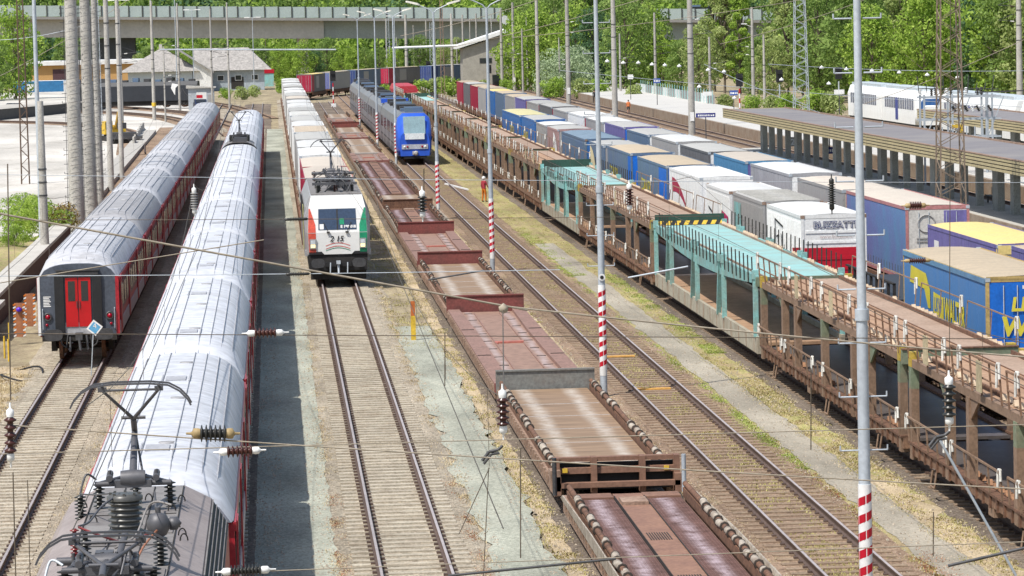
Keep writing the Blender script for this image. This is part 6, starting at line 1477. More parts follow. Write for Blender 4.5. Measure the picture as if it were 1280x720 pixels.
# ------------------------------------------------------------------ left yard
def car(p, rz, col, label):
    t = thing('parked_car', label, 'car', p, rz, 'cars parked in the far left yard')
    b = MB(); pr = [(-2.2, .35), (-2.25, .75), (-1.5, .92), (-1.0, 1.38), (.6, 1.42), (1.35, .98), (2.1, .85), (2.2, .4)]
    for_ = [[(w * s_, y, z) for y, z in pr] for w, s_ in ((-.85, 1), (.85, 1))]
    b.loft(for_, 0); b.build('body', col, t)
    w = MB()
    for s in (-1, 1): w.add([(s * .86, -1.35, .95), (s * .86, -.95, 1.32), (s * .86, .55, 1.36), (s * .86, 1.2, .98)], [(0, 1, 2, 3)])
    w.add([(-.75, -1.52, .95), (.75, -1.52, .95), (.7, -1.03, 1.37), (-.7, -1.03, 1.37)], [(0, 1, 2, 3)]); w.build('windows', GLASS, t)
    for y in (-1.35, 1.35):
        for s in (-1, 1): wl = MB().tube((s * .72, y, .32), (s * .9, y, .32), .32, 14).build('wheel', BLACK, t); MB().tube((s * .9, y, .32), (s * .91, y, .32), .18, 10).build('rim', GALV, wl)
    for s in (-1, 1): MB().box(s * .6 - .15, s * .6 + .15, -2.27, -2.22, .6, .75).build('headlight', CW, t)
CARB = mat('car_dark_blue', (.03, .045, .11), .25)
car((-38.22, 532.18, 0.00), PI / 2 + .1, CARB, 'dark blue car parked side on at the left edge'); car((-10.5, 528, 0), .1, CARB, 'dark blue car in front of the trackside hut')
t = thing('trackside_hut', 'small pale hut with a red lettered white board', 'hut', (-10.4, 533, ZG)); MB().box(-1.9, 1.9, 0, 3, 0, 3.2).build('wall', mat('hut_grey_white', (.50, .54, .58), .7), t); MB().loft([[(-2.2, y, 3.2), (2.2, y, 3.2), (2.2, y, 3.35), (-2.2, y, 3.6)] for y in (-.3, 3.3)], 0).build('roof', CONCL, t)
s_ = MB().box(-.7, .8, -.05, -.005, 1.4, 2.6).build('notice_board', WHITE, t); MB().box(-.7, .2, -.06, -.051, 1.75, 2.2).build('red_lettering', RED, s_); MB().box(1.0, 1.7, -.02, -.003, .2, 2.2).build('door', CG, t)
# excavator
ex = thing('excavator', 'yellow excavator with raised boom on the pale yard', 'excavator', (-17.3, 392, ZG), .3); ex.scale = (.8, .8, .72)
b = MB()
for s in (-1, 1): b.extr([(s * 1.1 + dx, z) for dx, z in ((-.3, .0), (.3, 0), (.3, .8), (-.3, .8))], -1.9, 1.9); 
b.box(-1.0, 1.0, -1.2, 1.2, .4, .95); b.build('crawler_tracks', DARK, ex)
b = MB(); b.box(-1.5, 1.5, -1.1, 1.9, 1.0, 2.1); b.box(-1.4, 1.4, .6, 2.0, 2.1, 2.35); b.build('house', YEL, ex); c = MB().box(-1.45, -.4, -1.4, .3, 1.1, 3.0).build('cab', YEL, ex); MB().box(-1.40, -.45, -1.42, -1.405, 1.8, 2.85).build('window', GLASS, c)
b = MB(); b.bar((.2, -.8, 1.8), (.2, -2.6, 4.3), .4, .55); b.bar((.2, -2.6, 4.3), (.3, -3.6, 2.6), .3, .4); b.build('boom', mat('boom_ochre', (.45, .28, .05), .6), ex); MB().box(-.3, .8, -4.1, -3.3, 1.9, 2.8).build('bucket', STEEL, ex)
wg = thing('flat_trolley', 'grey track trolley with rails in front of the excavator', 'trolley', (-15.6, 380, ZG)); MB().box(-2, 1.8, 0, 3, .5, .8).box(-1.6, 1.2, .3, 2.4, .8, 1.2).build('load', STEEL, wg); MB().tube((-1.5, .5, .3), (1.5, .5, .3), .28, 10).tube((-1.5, 2.4, .3), (1.5, 2.4, .3), .28, 10).build('wheels', DARK, wg)
for k in range(6):
    b = MB(); b.extr([(-.35, 0), (.35, 0), (.3, .15), (.12, .35), (.09, 1.0), (-.09, 1.0), (-.12, .35), (-.3, .15)], 0, 8.4 if k else 5); o = b.build('concrete_barrier', CONCL, None, (-14.3 - .2 * k, 370 + k * 10, ZG)); tag(o, '%s concrete barrier in the row beside the excavator' % nth[k], 'barrier', 'concrete barriers by the excavator')
# trackside kerb, retaining wall
b = MB(); b.loft([[(-13.0, 200, ZG), (-13.0, 200, .1), (-11.8, 200, .1), (-11.8, 200, ZG)], [(-15.3, 418, ZG), (-15.3, 418, .1), (-13.5, 418, .1), (-13.5, 418, ZG)]], 0)
struct(MB().poly([(-11.8, 196, ZG + .03), (-8.4, 196, ZG + .03), (-8.4, 440, ZG + .03), (-13.7, 440, ZG + .03)]).build('dark_ballast', G_BALD))
o = b.build('loading_kerb', CONC, None); tag(o, 'long concrete loading kerb along the far left train', 'kerb')
wl = thing('retaining_wall', 'low dark brick retaining wall with pale stone coping by the grassy bank', 'wall', (0, 138, ZG)); MB().box(-11.9, -11.35, 4, 62, 0, 1.15).build('wall', mat('sooty_brick', (.13, .075, .06), .9, dirt=(.08, .05, .045), fine_amt=.4), wl); MB().box(-12.25, -11.28, 3.9, 62, 1.15, 1.3).build('coping', CONCL, wl)
bk = MB(); n = 14
vs = []
for i in range(n + 1):
    y = 145 + 60 * i / n
    for j in range(9):
        x = -11.9 - 7.5 * j / 8; e = math.sin(PI * min(1, (205 - y) / 60 * 1.2 + .05)) 
        vs.append((x, y, ZG + max(.02, .85 - abs(j - 2.2) * .14) * max(.12, e) + .12 * noise.noise((x * .7, y * .4, 2))))
bk.add(vs, [(i * 9 + j, i * 9 + j + 1, (i + 1) * 9 + j + 1, (i + 1) * 9 + j) for i in range(n) for j in range(8)]); o = bk.build('grass_bank', G_GREEN); struct(o)
for k, (x, y, s) in enumerate(((-12.8, 156, .8), (-13.2, 152, .7), (-12.6, 149, .6), (-12.9, 160, .5))):
    b = MB().lathe([(0, 0), (s * .6, .05), (s * .75, s * .25), (s * .5, s * .5), (0, s * .55)], (0, 0, 0), n=7); tag(b.build('rubble_stone', CONCL, None, (x, y, .35)), 'pale rubble stone on the grassy bank, %s' % ('largest', 'second', 'third', 'smallest')[k], 'stone', 'rubble stones on the bank')
t = thing('loading_ramp', 'weathered concrete ramp slab beside the striped marker boards', 'ramp', (0, 0, 0)); MB().box(-15, -10.9, 139, 144.5, .75, .95).build('slab', CONC, t); MB().box(-14.8, -14.4, 139.3, 144, ZG, .75).box(-11.5, -11.1, 139.3, 144, ZG, .75).build('support', CONC, t)
tag(MB().box(-15.5, -11.6, 146, 147, ZG, .5).build('dark_pile', mat('bluish_rubble', (.12, .15, .17), .9), None), 'low blue grey rubble heap behind the ramp', 'heap')
def board(p, label, w=.36, h=1.3):
    t = thing('marker_board', label, 'marker board', p); MB().box(-w / 2, w / 2, -.04, .04, .0, h).build('panel', mat('rusty_orange_board', (.42, .17, .08), .7), t)
    b = MB()
    for s in (-1, 1):
        b.mark()
        for k in range(12): b.add([(s * (w / 2) - .05, -.045, k * h / 12), (s * (w / 2) + .05, -.045, k * h / 12 + .04), (s * (w / 2) + .05, -.045, k * h / 12 + .10), (s * (w / 2) - .05, -.045, k * h / 12 + .06)], [(0, 1, 2, 3)], k % 2)
    b.build_each('striped_edge', [WHITE, ORG], t)
board((-9.87, 137.74, 0.00), 'rusty orange marker board with striped edges and a violet lamp, lower of the two'); board((-9.79, 142.52, 0.00), 'rusty orange marker board with striped edges, taller and behind')
p = (-9.87, 137.74, 0.00); t = thing('violet_lamp', 'violet lamp on the lower marker board', 'lamp', (p[0], p[1] - .1, 1.05)); MB().lathe([(0, -.1), (.1, -.05), (.11, .05), (0, .1)], n=10).build('lens', mat('violet_lens', (.10, .02, .60), .3), t)
for k, q in enumerate(((-9.79, 128.70, 0.00), (-9.55, 127.39, 0.00), (-10.05, 134.66, 0.00))): tag(MB().tube((0, 0, 0), (0, 0, .8), .035, 8).build('marker_stake', YEL, None, q), 'thin yellow marker stake at the left edge, %s' % ('nearest', 'middle', 'farthest')[k] if 0 else 'thin yellow stake in the dry grass, %s of three' % ('leftmost', 'nearest', 'farthest')[k], 'stake', 'yellow stakes in the dry grass')
b = MB(); P = [(-8.9 + .6 * math.cos(a) * 1.2, 124.5 + 2.2 * math.sin(a), ZG + .08 + .1 * math.sin(a * 2)) for a in (k * .4 for k in range(14))]; b.path(P, .035, 6); tag(b.build('rubber_hose', BLACK), 'coiled black hose lying beside the far left train', 'hose')
t = thing('marker_post', 'yellow and orange marker post between the pale track and the flat wagons', 'marker post', (5.05, 133.75, 0.00)); MB().box(-.09, .09, -.05, .05, ZG, .7).build('foot', YEL, t); MB().box(-.08, .08, -.045, .045, .7, 1.25).build('top', mat('burnt_orange_paint', (.62, .17, .04), .6), t)
for k, p in enumerate(((11.86, 124.20, 0.00), (11.86, 112.89, 0.00))): tag(MB().box(-.55, .55, -.16, .16, -.2, -.13).build('orange_cover_plate', mat('ochre_plate', (.70, .38, .09), .7), None, (11.85, p[1], 0)), 'ochre cover plate between the rails of the overgrown track, %s' % ('farther', 'nearer')[k], 'plate', 'ochre plates between the rails')
tag(MB().bar((12.5, 262, -.1), (13.6, 252, -.1), .12, .1).build('white_pole', WHITE), 'white pole lying on the verge left of the worker', 'pole')
# black locomotive, blue wagon, buildings
bl = thing('black_locomotive', 'matt black locomotive standing crosswise in front of the orange warehouse', 'locomotive', (-19.9, 545, 0), PI / 2 - .12)
b = MB(); b.extr([(-1.45, 1.0), (1.45, 1), (1.45, 3.3), (1.0, 3.9), (-1.0, 3.9), (-1.45, 3.3)], -9, 9.5); b.build('body', mat('loco_black', (.035, .04, .05), .5), bl); MB().box(-1.2, 1.2, -8.5, 9, .3, 1).build('underframe', DARK, bl); bogies(bl, (-5.5, 6), wb=2.8, r=.6, half=1.2)
g = MB(); 
for k in range(10): g.box(-.8, .6, -8.5 + k * 1.7, -7.6 + k * 1.7, 3.9, 4.2 + .15 * (k % 3), k % 2)
g.build('roof_equipment', [STEEL, CDB], bl); MB().poly([(1.46, -6.2, 3.4), (1.46, -5.2, 3.6), (1.46, -5.0, 2.9), (1.46, -5.6, 1.8), (1.46, -5.7, 2.9)]).poly([(-1.46, -6.2, 3.4), (-1.46, -5.2, 3.6), (-1.46, -5.0, 2.9), (-1.46, -5.6, 1.8), (-1.46, -5.7, 2.9)]).build('white_emblem', WHITE, bl)
cn = trailer(0, 0, 12, 'blue and white container beside the orange warehouse', mat('container_sky_blue', (.05, .24, .52), .5), WHITE, BLUE, 3.0, None, z0=.4, name='container', cat='container'); cn.location = (-46, 652, 0); cn.rotation_euler.z = -PI / 2
cn.location = (-46.5, 655, 0); MB().box(1.26, 1.28, 2.4, 3.6, 1.2, 2.4).box(1.262, 1.285, 9, 11.8, .4, 2.9).build('white_panel', WHITE, cn)
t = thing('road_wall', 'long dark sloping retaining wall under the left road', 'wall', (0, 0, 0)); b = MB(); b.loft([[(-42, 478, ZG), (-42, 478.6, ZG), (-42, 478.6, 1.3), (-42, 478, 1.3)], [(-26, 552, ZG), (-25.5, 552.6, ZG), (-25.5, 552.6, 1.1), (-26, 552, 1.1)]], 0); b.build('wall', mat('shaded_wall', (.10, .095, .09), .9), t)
o = MB().poly([(-80, 478, 1.32), (-42, 478, 1.32), (-25.6, 552.4, 1.12), (-30, 640, 1.2), (-90, 640, 1.2)]).build('raised_road', G_YARD); struct(o)
WROOF = mat('weathered_slate_roof', (.36, .34, .32), .85, dirt=(.22, .21, .20), dirt_amt=.8, scale=1.2, fine=3, fine_amt=.3)
WWALL = mat('pale_blue_wall', (.58, .64, .68), .8, dirt=(.48, .52, .55), dirt_amt=.4); WW2 = mat('white_plaster', (.78, .78, .76), .8)
h = thing('white_house', 'pale house with weathered grey hipped roof, left of the two joined ones', 'house', (-21, 690, ZG))
MB().box(-6.3, 6, 0, 12, 0, 4.2).build('wall', WWALL, h); b = MB(); b.add([(-8, -1.2, 4.0), (7.4, -1.2, 4.0), (7.4, 13, 4.0), (-8, 13, 4.0), (-.3, 5.9, 8.3), (.6, 5.9, 8.3)], [(0, 1, 5, 4), (1, 2, 5), (2, 3, 4, 5), (3, 0, 4), (0, 3, 2, 1)]); rf = b.build('roof', WROOF, h); MB().box(-.4, .2, 5.4, 6.2, 8.0, 9.2).build('chimney', CONCL, rf)
for x in (2.0,): wdw = MB().box(x - .8, x + .8, -.06, 0, 1.9, 3.0).build('window', CW, h); MB().box(x - .7, x + .7, -.08, -.061, 2.0, 2.9).build('pane', GLASS, wdw)
MB().box(1.6, 3.6, -.05, 0, .6, 1.7).build('white_board', CW, h)
h = thing('white_house', 'long pale blue house with grey roof and a white gable wing', 'house', (-8.5, 694, ZG))
MB().box(-5.5, 7.2, 0, 12, 0, 4.1).build('wall', mat('blue_grey_wall', (.42, .48, .53), .8), h); b = MB(); b.add([(-6.4, -1, 3.9), (8.6, -1, 3.9), (8.6, 13, 3.9), (-6.4, 13, 3.9), (-6.4, 6, 8.2), (4.2, 6, 8.2)], [(0, 1, 5, 4), (1, 2, 5), (2, 3, 4, 5), (3, 0, 4), (0, 3, 2, 1)]); b.build('roof', WROOF, h)
for x in (-1.2, 2.2, 5.4): 
    wdw = MB().box(x - .65, x + .65, -.06, 0, 1.9, 3.0).build('window', CW, h); MB().box(x - .55, x + .55, -.08, -.061, 2.0, 2.9).build('pane', GLASS, wdw)
dr = MB().box(.8, 3.2, -.05, 0, .3, 2.6).build('door', DARK, h)
g = MB(); g.add([(-6.2, -4.5, 0), (-3.0, -4.5, 0), (-3.0, -4.5, 3.9), (-6.2, -4.5, 6.4), (-6.2, 3, 0), (-3.0, 3, 0), (-3.0, 3, 3.9), (-6.2, 3, 6.4)], [(0, 1, 2, 3), (1, 5, 6, 2), (0, 3, 7, 4)]); g.build('gable_wing', WW2, h); g = MB(); g.loft([[(-9.5, y, 8.2), (-9.5, y, 8.4), (-2.4, y, 3.7), (-2.4, y, 3.5)] for y in (-5.2, 6)], 0); g.build('wing_roof', WROOF, h)
h = thing('warehouse', 'orange walled warehouse with a white flat roof at the far left', 'warehouse', (-37, 722, ZG)); MB().box(-11, 10.5, 0, 18, 0, 5.4).build('wall', mat('apricot_wall', (.55, .33, .13), .8, dirt=(.44, .25, .1), dirt_amt=.4), h); MB().box(-11.6, 11.5, -.8, 19, 5.4, 6.2).build('roof', WHITE, h); MB().box(-6.5, -3.6, -.1, 0, 1.4, 4.6).build('door', mat('maroon_door', (.10, .05, .06), .7), h)
h = thing('storage_shed', 'small pale shed under the tree at the left edge', 'shed', (-46, 560, 1.6)); MB().box(-4, 3, 0, 4, 0, 2.4).build('wall', WWALL, h); MB().box(-4.2, 3.2, -.3, 4.2, 2.4, 2.6).build('roof', CONCL, h)
kc = thing('signal_cabinet', 'small red topped cabinet beside the head of the container train', 'cabinet', (-0.67, 715.54, 0.00)); MB().box(-1.2, 1.2, 0, 1.4, 0, 2.6).build('body', F_TEAL, kc); MB().box(-1.3, 1.3, -.1, 1.5, 2.6, 3.4).build('lid', RED, kc)
# sloped roof building with dish
h = thing('signal_building', 'grey building with a rising white single pitch roof and a satellite dish', 'building', (38.2, 640, ZG))
b = MB(); b.add([(-4, 0, 0), (5.4, 0, 0), (5.4, 0, 10.2), (-4, 0, 7.4), (-4, 9, 0), (5.4, 9, 0), (5.4, 9, 10.2), (-4, 9, 7.4)], [(0, 1, 2, 3), (1, 5, 6, 2), (5, 4, 7, 6), (4, 0, 3, 7)]); b.build('wall', mat('building_grey_beige', (.42, .40, .35), .85), h)
rf = MB().loft([[(-5.2, y, 7.3), (-5.2, y, 7.9), (6.6, y, 11.5), (6.6, y, 10.8)] for y in (-.8, 10)], 0).build('roof', CW, h); dsh = MB().lathe([(0, .0), (.5, .08), (.85, .3)], (3.6, -.5, 12.2), (.5, -.9, .2), 18).build('satellite_dish', WHITE, rf)
for x0, x1, z0, z1 in ((-1.0, 1.2, 4.7, 5.6), (2.6, 4.4, 4.4, 5.8), (1.2, 4.2, .5, 2.6)):
    w_ = MB().box(x0, x1, -.06, 0, z0, z1).build('window', STEEL, h); MB().box(x0 + .1, x1 - .1, -.08, -.061, z0 + .1, z1 - .1).build('pane', GLASS, w_)
# fence behind the second platform
t = thing('platform_fence', 'grey panel fence and pale wall behind the second platform', 'fence', (0, 0, 0)); b = MB()
for k in range(13): b.mark().box(55.4, 55.5, 448 + k * 7.5, 454.4 + k * 7.5, .76, 1.9, k % 2)
b.build_each('panel', [CG, CW], t); b = MB()
for k in range(30): b.mark().box(55.2, 55.26, 448 + k * 3, 448.3 + k * 3, .7, 2.5)
b.build_each('post', F_TEAL, t)
# ------------------------------------------------------------------ motorway bridge
br = thing('motorway_bridge', 'long concrete motorway bridge with a pale noise barrier crossing the whole background', 'bridge', (0, 0, 0))
def bz_(x): return 9.25 - .0279 * x
BC = mat('bridge_concrete', (.46, .44, .41), .9, dirt=(.33, .315, .295), dirt_amt=.6, scale=.25, fine=2, fine_amt=.12); BCG = mat('bridge_green_grey', (.33, .37, .35), .9, dirt=(.24, .27, .26), dirt_amt=.6, scale=.25)
BAR = mat('noise_barrier_glass', (.38, .45, .44), .4, dirt=(.30, .36, .35), dirt_amt=.5, scale=.4)
def span(x0, x1, y0, y1, za, zb, m, name):
    b = MB(); b.loft([[(x, y0, bz_(x) + za), (x, y1, bz_(x) + za), (x, y1, bz_(x) + zb), (x, y0, bz_(x) + zb)] for x in (x0, x1)], 0); return b.build(name, m, br)
span(-130, 12, 801, 811, .0, 4.0, BC, 'girder'); span(12, 200, 801.5, 811, .1, 4.0, BCG, 'girder'); span(-130, 200, 799, 813, 4.0, 4.6, mat('bridge_dark_edge', (.27, .26, .25), .9, dirt=(.18, .17, .17), scale=.6), 'deck_edge')
b = MB(); x = -130
while x < 200: b.add([(x, 799.2, bz_(x) + 4.6), (x + 2.85, 799.2, bz_(x) + 4.6), (x + 2.85, 799.2, bz_(x) + 7.0), (x, 799.2, bz_(x) + 7.0)], [(0, 1, 2, 3)]); x += 3
b.build('noise_barrier', BAR, br); b = MB(); x = -130
while x < 160: b.mark().box(x - .12, x + .1, 799.0, 799.3, bz_(x) + 4.6, bz_(x) + 7.1); x += 3
b.build_each('barrier_post', STEEL, br)
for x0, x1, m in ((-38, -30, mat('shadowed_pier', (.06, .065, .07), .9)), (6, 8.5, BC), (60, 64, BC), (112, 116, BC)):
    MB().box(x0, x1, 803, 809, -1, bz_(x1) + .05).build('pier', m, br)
lr_ = thing('distant_van', 'dark van driving on the bridge, seen over the barrier', 'van', (98, 806, bz_(98) + 4.6)); b = MB(); b.box(-3.6, 3.6, 0, 2.2, .6, 3.4); b.build('body', CDB, lr_); MB().box(-3.4, 3.4, -.03, -.003, 1.9, 3.0).build('windows', GLASS, lr_); MB().tube((-2.4, 0, .5), (-2.4, 2.2, .5), .5, 12).tube((2.4, 0, .5), (2.4, 2.2, .5), .5, 12).build('wheels', BLACK, lr_)
# ------------------------------------------------------------------ hill and trees
def hz(x, y):
    s = y - (825 - max(0, min(330, (x - 122) * 5)))
    return 0 if s < 0 else min(95, s * .24 + 2 * noise.noise((x * .02, y * .02, 0)) * min(1, s / 40))
b = MB(); nx, ny = 60, 50
vs = [(-260 + 760 * i / nx, 430 + 900 * j / ny, hz(-260 + 760 * i / nx, 430 + 900 * j / ny) - .32) for j in range(ny + 1) for i in range(nx + 1)]
b.add(vs, [(j * (nx + 1) + i, j * (nx + 1) + i + 1, (j + 1) * (nx + 1) + i + 1, (j + 1) * (nx + 1) + i) for j in range(ny) for i in range(nx)], 0, True)
G_FOR = ground_mat('forest_floor', [(.3, (.04, .07, .02)), (.6, (.09, .14, .03)), (.8, (.14, .20, .05))], (.08, .1, .04), .2, s_fine=1)
struct(b.build('wooded_hill', G_FOR))
L_MID = leafmat('leaf_mid_green', (.08, .13, .04), (.24, .36, .09), (.42, .54, .18), .5)
L_BRI = leafmat('leaf_bright_green', (.10, .18, .03), (.31, .46, .07), (.54, .66, .17), .45)
L_DRK = leafmat('leaf_dark_green', (.035, .075, .04), (.10, .19, .085), (.18, .30, .13), .4)
L_OLV = leafmat('leaf_yellow_green', (.16, .21, .07), (.38, .46, .16), (.56, .63, .28), .5)
L_WIL = leafmat('leaf_silver_willow', (.16, .22, .12), (.38, .48, .28), (.55, .64, .44), .4)
BARK = mat('grey_brown_bark', (.16, .13, .10), .9, bump=.02)
def leaves(b, c, R, n, size, flat=1., shell=.55):
    for _ in range(n):
        u = rnd.uniform(-1, 1); a = rnd.uniform(0, 2 * PI); s = math.sqrt(1 - u * u); r = shell + (1 - shell) * rnd.random() ** .5
        p = Vector((c[0] + R[0] * s * math.cos(a) * r, c[1] + R[1] * s * math.sin(a) * r, c[2] + R[2] * u * r))
        d = Vector((rnd.uniform(-1, 1), rnd.uniform(-1, 1), rnd.uniform(-.4, 1))).normalized() + Vector((s * math.cos(a), s * math.sin(a), u + .3)) * .6; d.normalize()
        e = d.cross(Vector((rnd.uniform(-1, 1), rnd.uniform(-1, 1), .3))).normalized(); f = d.cross(e); k = size * rnd.uniform(.55, 1.25)
        b.add([p - e * k, p + f * k * .6, p + e * k, p - f * k * .6], [(0, 1, 2, 3)])
def tree_proto(H, W, m, seed, kind='round', n=5200, size=.26):
    r_ = random.Random(seed); tk = MB(); th = H * .12
    lean = (r_.uniform(-.4, .4), r_.uniform(-.4, .4))
    q_ = .5 if kind == 'tall' else .85
    tk.tube((0, 0, -1.0), (lean[0] * .3, lean[1] * .3, th), H * .02 * q_, 8, H * .015 * q_); tk.tube((lean[0] * .3, lean[1] * .3, th), (lean[0], lean[1], H * .8), H * .015 * q_, 7, H * .004)
    cr = MB(); cl = []
    nb = {'round': 26, 'tall': 30, 'cone': 26, 'bush': 16}[kind]
    for k in range(nb):
        u = (k + .5) / nb
        if kind == 'round': z = H * (.10 + .88 * u); rad = W * .5 * math.sin(PI * min(1, .12 + .86 * u)) ** .6
        elif kind == 'tall': z = H * (.12 + .86 * u); rad = W * .5 * (math.sin(PI * min(1, .15 + .82 * u)) ** .8)
        elif kind == 'cone': z = H * (.1 + .88 * u); rad = W * .5 * (1.02 - u)
        else: z = H * (.15 + .7 * u); rad = W * .5 * math.sin(PI * (.3 + .6 * u))
        a = k * 2.4 + r_.uniform(-.5, .5); d = rad * r_.uniform(.35, .85); c = (math.cos(a) * d, math.sin(a) * d, z)
        rr = max(.35, W * r_.uniform(.13, .22) * (1 if kind != 'cone' else (1.1 - u))); cl.append((c, rr))
        tk.tube((lean[0] * .5, lean[1] * .5, max(th * .8, z * .62)), c, H * .006, 5, H * .002)
    vol = sum(r ** 2 for _, r in cl)
    for c, r in cl: leaves(cr, c, (r, r, r * r_.uniform(.65, .9)), int(n * r * r / vol), size)
    return cr.mesh('crown', m), tk.mesh('trunk', BARK)
PT = {}
def P_(key, *a, **k): PT[key] = tree_proto(*a, **k)
P_('bri1', 15, 11, L_BRI, 1); P_('bri2', 13, 9.5, L_BRI, 2); P_('mid1', 17, 11, L_MID, 3); P_('mid2', 14, 9, L_MID, 4); P_('pop1', 22, 6.5, L_OLV, 5, 'tall', 6000); P_('pop2', 19, 6, L_BRI, 6, 'tall', 5200)
P_('drk1', 17, 8, L_DRK, 7, 'cone', 5600); P_('drk2', 14, 10, L_DRK, 8); P_('wil', 7.5, 13, L_WIL, 9, 'bush', 6500, size=.2); P_('olv', 15, 11, L_OLV, 10); P_('bush1', 3, 4, L_BRI, 11, 'bush', 1500, size=.16); P_('bush2', 2.6, 3.6, L_OLV, 12, 'bush', 1300, size=.16); P_('bushn', 2.2, 3.2, L_BRI, 13, 'bush', 5200, size=.055); P_('bushr', 1.5, 1.6, leafmat('leaf_reddish_green', (.12, .08, .03), (.30, .20, .07), (.36, .34, .1)), 14, 'bush', 2400, size=.055)
nt_ = {}
def tree(key, x, y, s, label, name='tree', cat='tree', group='trees beyond the yard', z=None):
    t = thing(name, label, cat, (x, y, (hz(x, y) if z is None else z) - .3), rnd.uniform(0, 6), group); cr, tk = PT[key]
    for nm, me in (('crown', cr), ('trunk', tk)):
        o = bpy.data.objects.new(nm, me); C.objects.link(o); o.parent = t; o.scale = (s * rnd.uniform(.92, 1.08), s, s * rnd.uniform(.95, 1.05))
    return t
def tx(px, Y): return (px - 337) / 4480 * Y
kd = {'bri': 'bright green leafy tree', 'mid': 'mid green broad tree', 'pop': 'tall slim poplar', 'drk': 'dark green tree', 'olv': 'yellow green tree'}
spec = [  # (pixel column used only to note the row order, distance, kind, scale, what it stands by)
 (648, 625, 'bri2', 1.0, 'right of the satellite dish'), (668, 610, 'bri1', .9, 'behind the thin mast near the sloped roof building'), (690, 640, 'mid1', 1.0, 'behind the left thick mast'), (716, 600, 'bri1', .95, 'above the silver willow'), (738, 585, 'drk2', .95, 'to the right of the silver willow'), (757, 600, 'mid2', 1., 'left of the thick mast by the walker'),
 (782, 560, 'mid1', .95, 'behind the square white sign'), (806, 575, 'bri2', 1.0, 'behind the platform fence'), (828, 560, 'bri1', .55, 'under the bridge gap'), (850, 545, 'mid2', .6, 'left of the plated mast at the siding end'), (905, 560, 'pop1', 1.02, 'tallest one before the bridge'), (893, 572, 'pop2', 1.0, 'left neighbour of the tallest poplar'), (925, 548, 'pop2', .85, 'right neighbour of the tallest poplar'),
 (872, 530, 'olv', .72, 'behind the short mast'), (948, 520, 'mid2', .6, 'low one below the right bridge gap'), (966, 500, 'olv', .55, 'left of the pale lattice mast'), (985, 505, 'pop1', .88, 'beside the pale lattice mast'), (1004, 520, 'pop2', 1.0, 'behind the pale lattice mast'), (1025, 490, 'mid1', .95, 'right of the pale lattice mast'), (1045, 505, 'mid1', 1.05, 'left of the nearest lamp post'),
 (1070, 480, 'mid2', 1.1, 'behind the nearest lamp post'), (1092, 470, 'bri1', .85, 'behind the roof of the white train'), (1115, 500, 'mid1', 1.15, 'left of the tall lamp mast'), (1135, 490, 'pop1', .9, 'behind the tall lamp mast'), (1160, 465, 'bri1', 1.0, 'between the tall lamp mast and the rusty lattice mast'), (1180, 480, 'bri2', 1.15, 'behind the rusty lattice mast'), (1207, 470, 'bri1', 1.1, 'right of the rusty lattice mast'),
 (1232, 455, 'drk2', 1.0, 'behind the short pale mast'), (1250, 450, 'bri2', 1.1, 'left of the mast at the right edge'), (1275, 445, 'mid1', 1.0, 'behind the mast at the right edge'), (1300, 440, 'olv', 1.0, 'at the right edge of the view'), (1330, 440, 'mid1', 1.0, 'beyond the right edge of the view')]
for px, Y, k, s, w in spec: tree(k, tx(px, Y), Y, s, '%s %s' % (kd[k[:3]], w))
sp2 = [('mid1', 'mid'), ('drk1', 'drk'), ('bri1', 'bri'), ('pop1', 'pop'), ('drk2', 'drk'), ('mid2', 'mid'), ('olv', 'olv'), ('mid1', 'mid')]
for k in range(34):
    px = 640 + k * 20.5 + rnd.uniform(-5, 5); Y = (690 if px < 820 or px > 970 else 640) - (px - 640) * .14 + rnd.uniform(-12, 12); key, kk = sp2[rnd.randrange(8)]
    if 805 < px < 975: continue
    tree(key, tx(px, Y), Y, rnd.uniform(.95, 1.3), '%s in the rear row, %s counted from the sloped roof building' % (kd[kk], nth[k] if k < 20 else ['twenty first', 'twenty second', 'twenty third', 'twenty fourth', 'twenty fifth', 'twenty sixth', 'twenty seventh', 'twenty eighth', 'twenty ninth', 'thirtieth', 'thirty first', 'thirty second', 'thirty third', 'thirty fourth'][k - 20]))
tree('wil', tx(708, 575), 572, 1.05, 'silvery green willow bush behind the plated mast'); 
tree('bri1', -40.5, 575, .95, 'bright green tree at the left edge', z=1); tree('mid2', -44, 566, .8, 'mid green tree leaning out of the left edge', z=1); tree('drk1', -38.5, 745, .62, 'dark conical tree behind the orange warehouse'); tree('mid2', -43, 755, .7, 'mid green tree behind the left end of the warehouse'); tree('drk2', -47.5, 600, .45, 'dark low tree behind the pale shed', z=0)
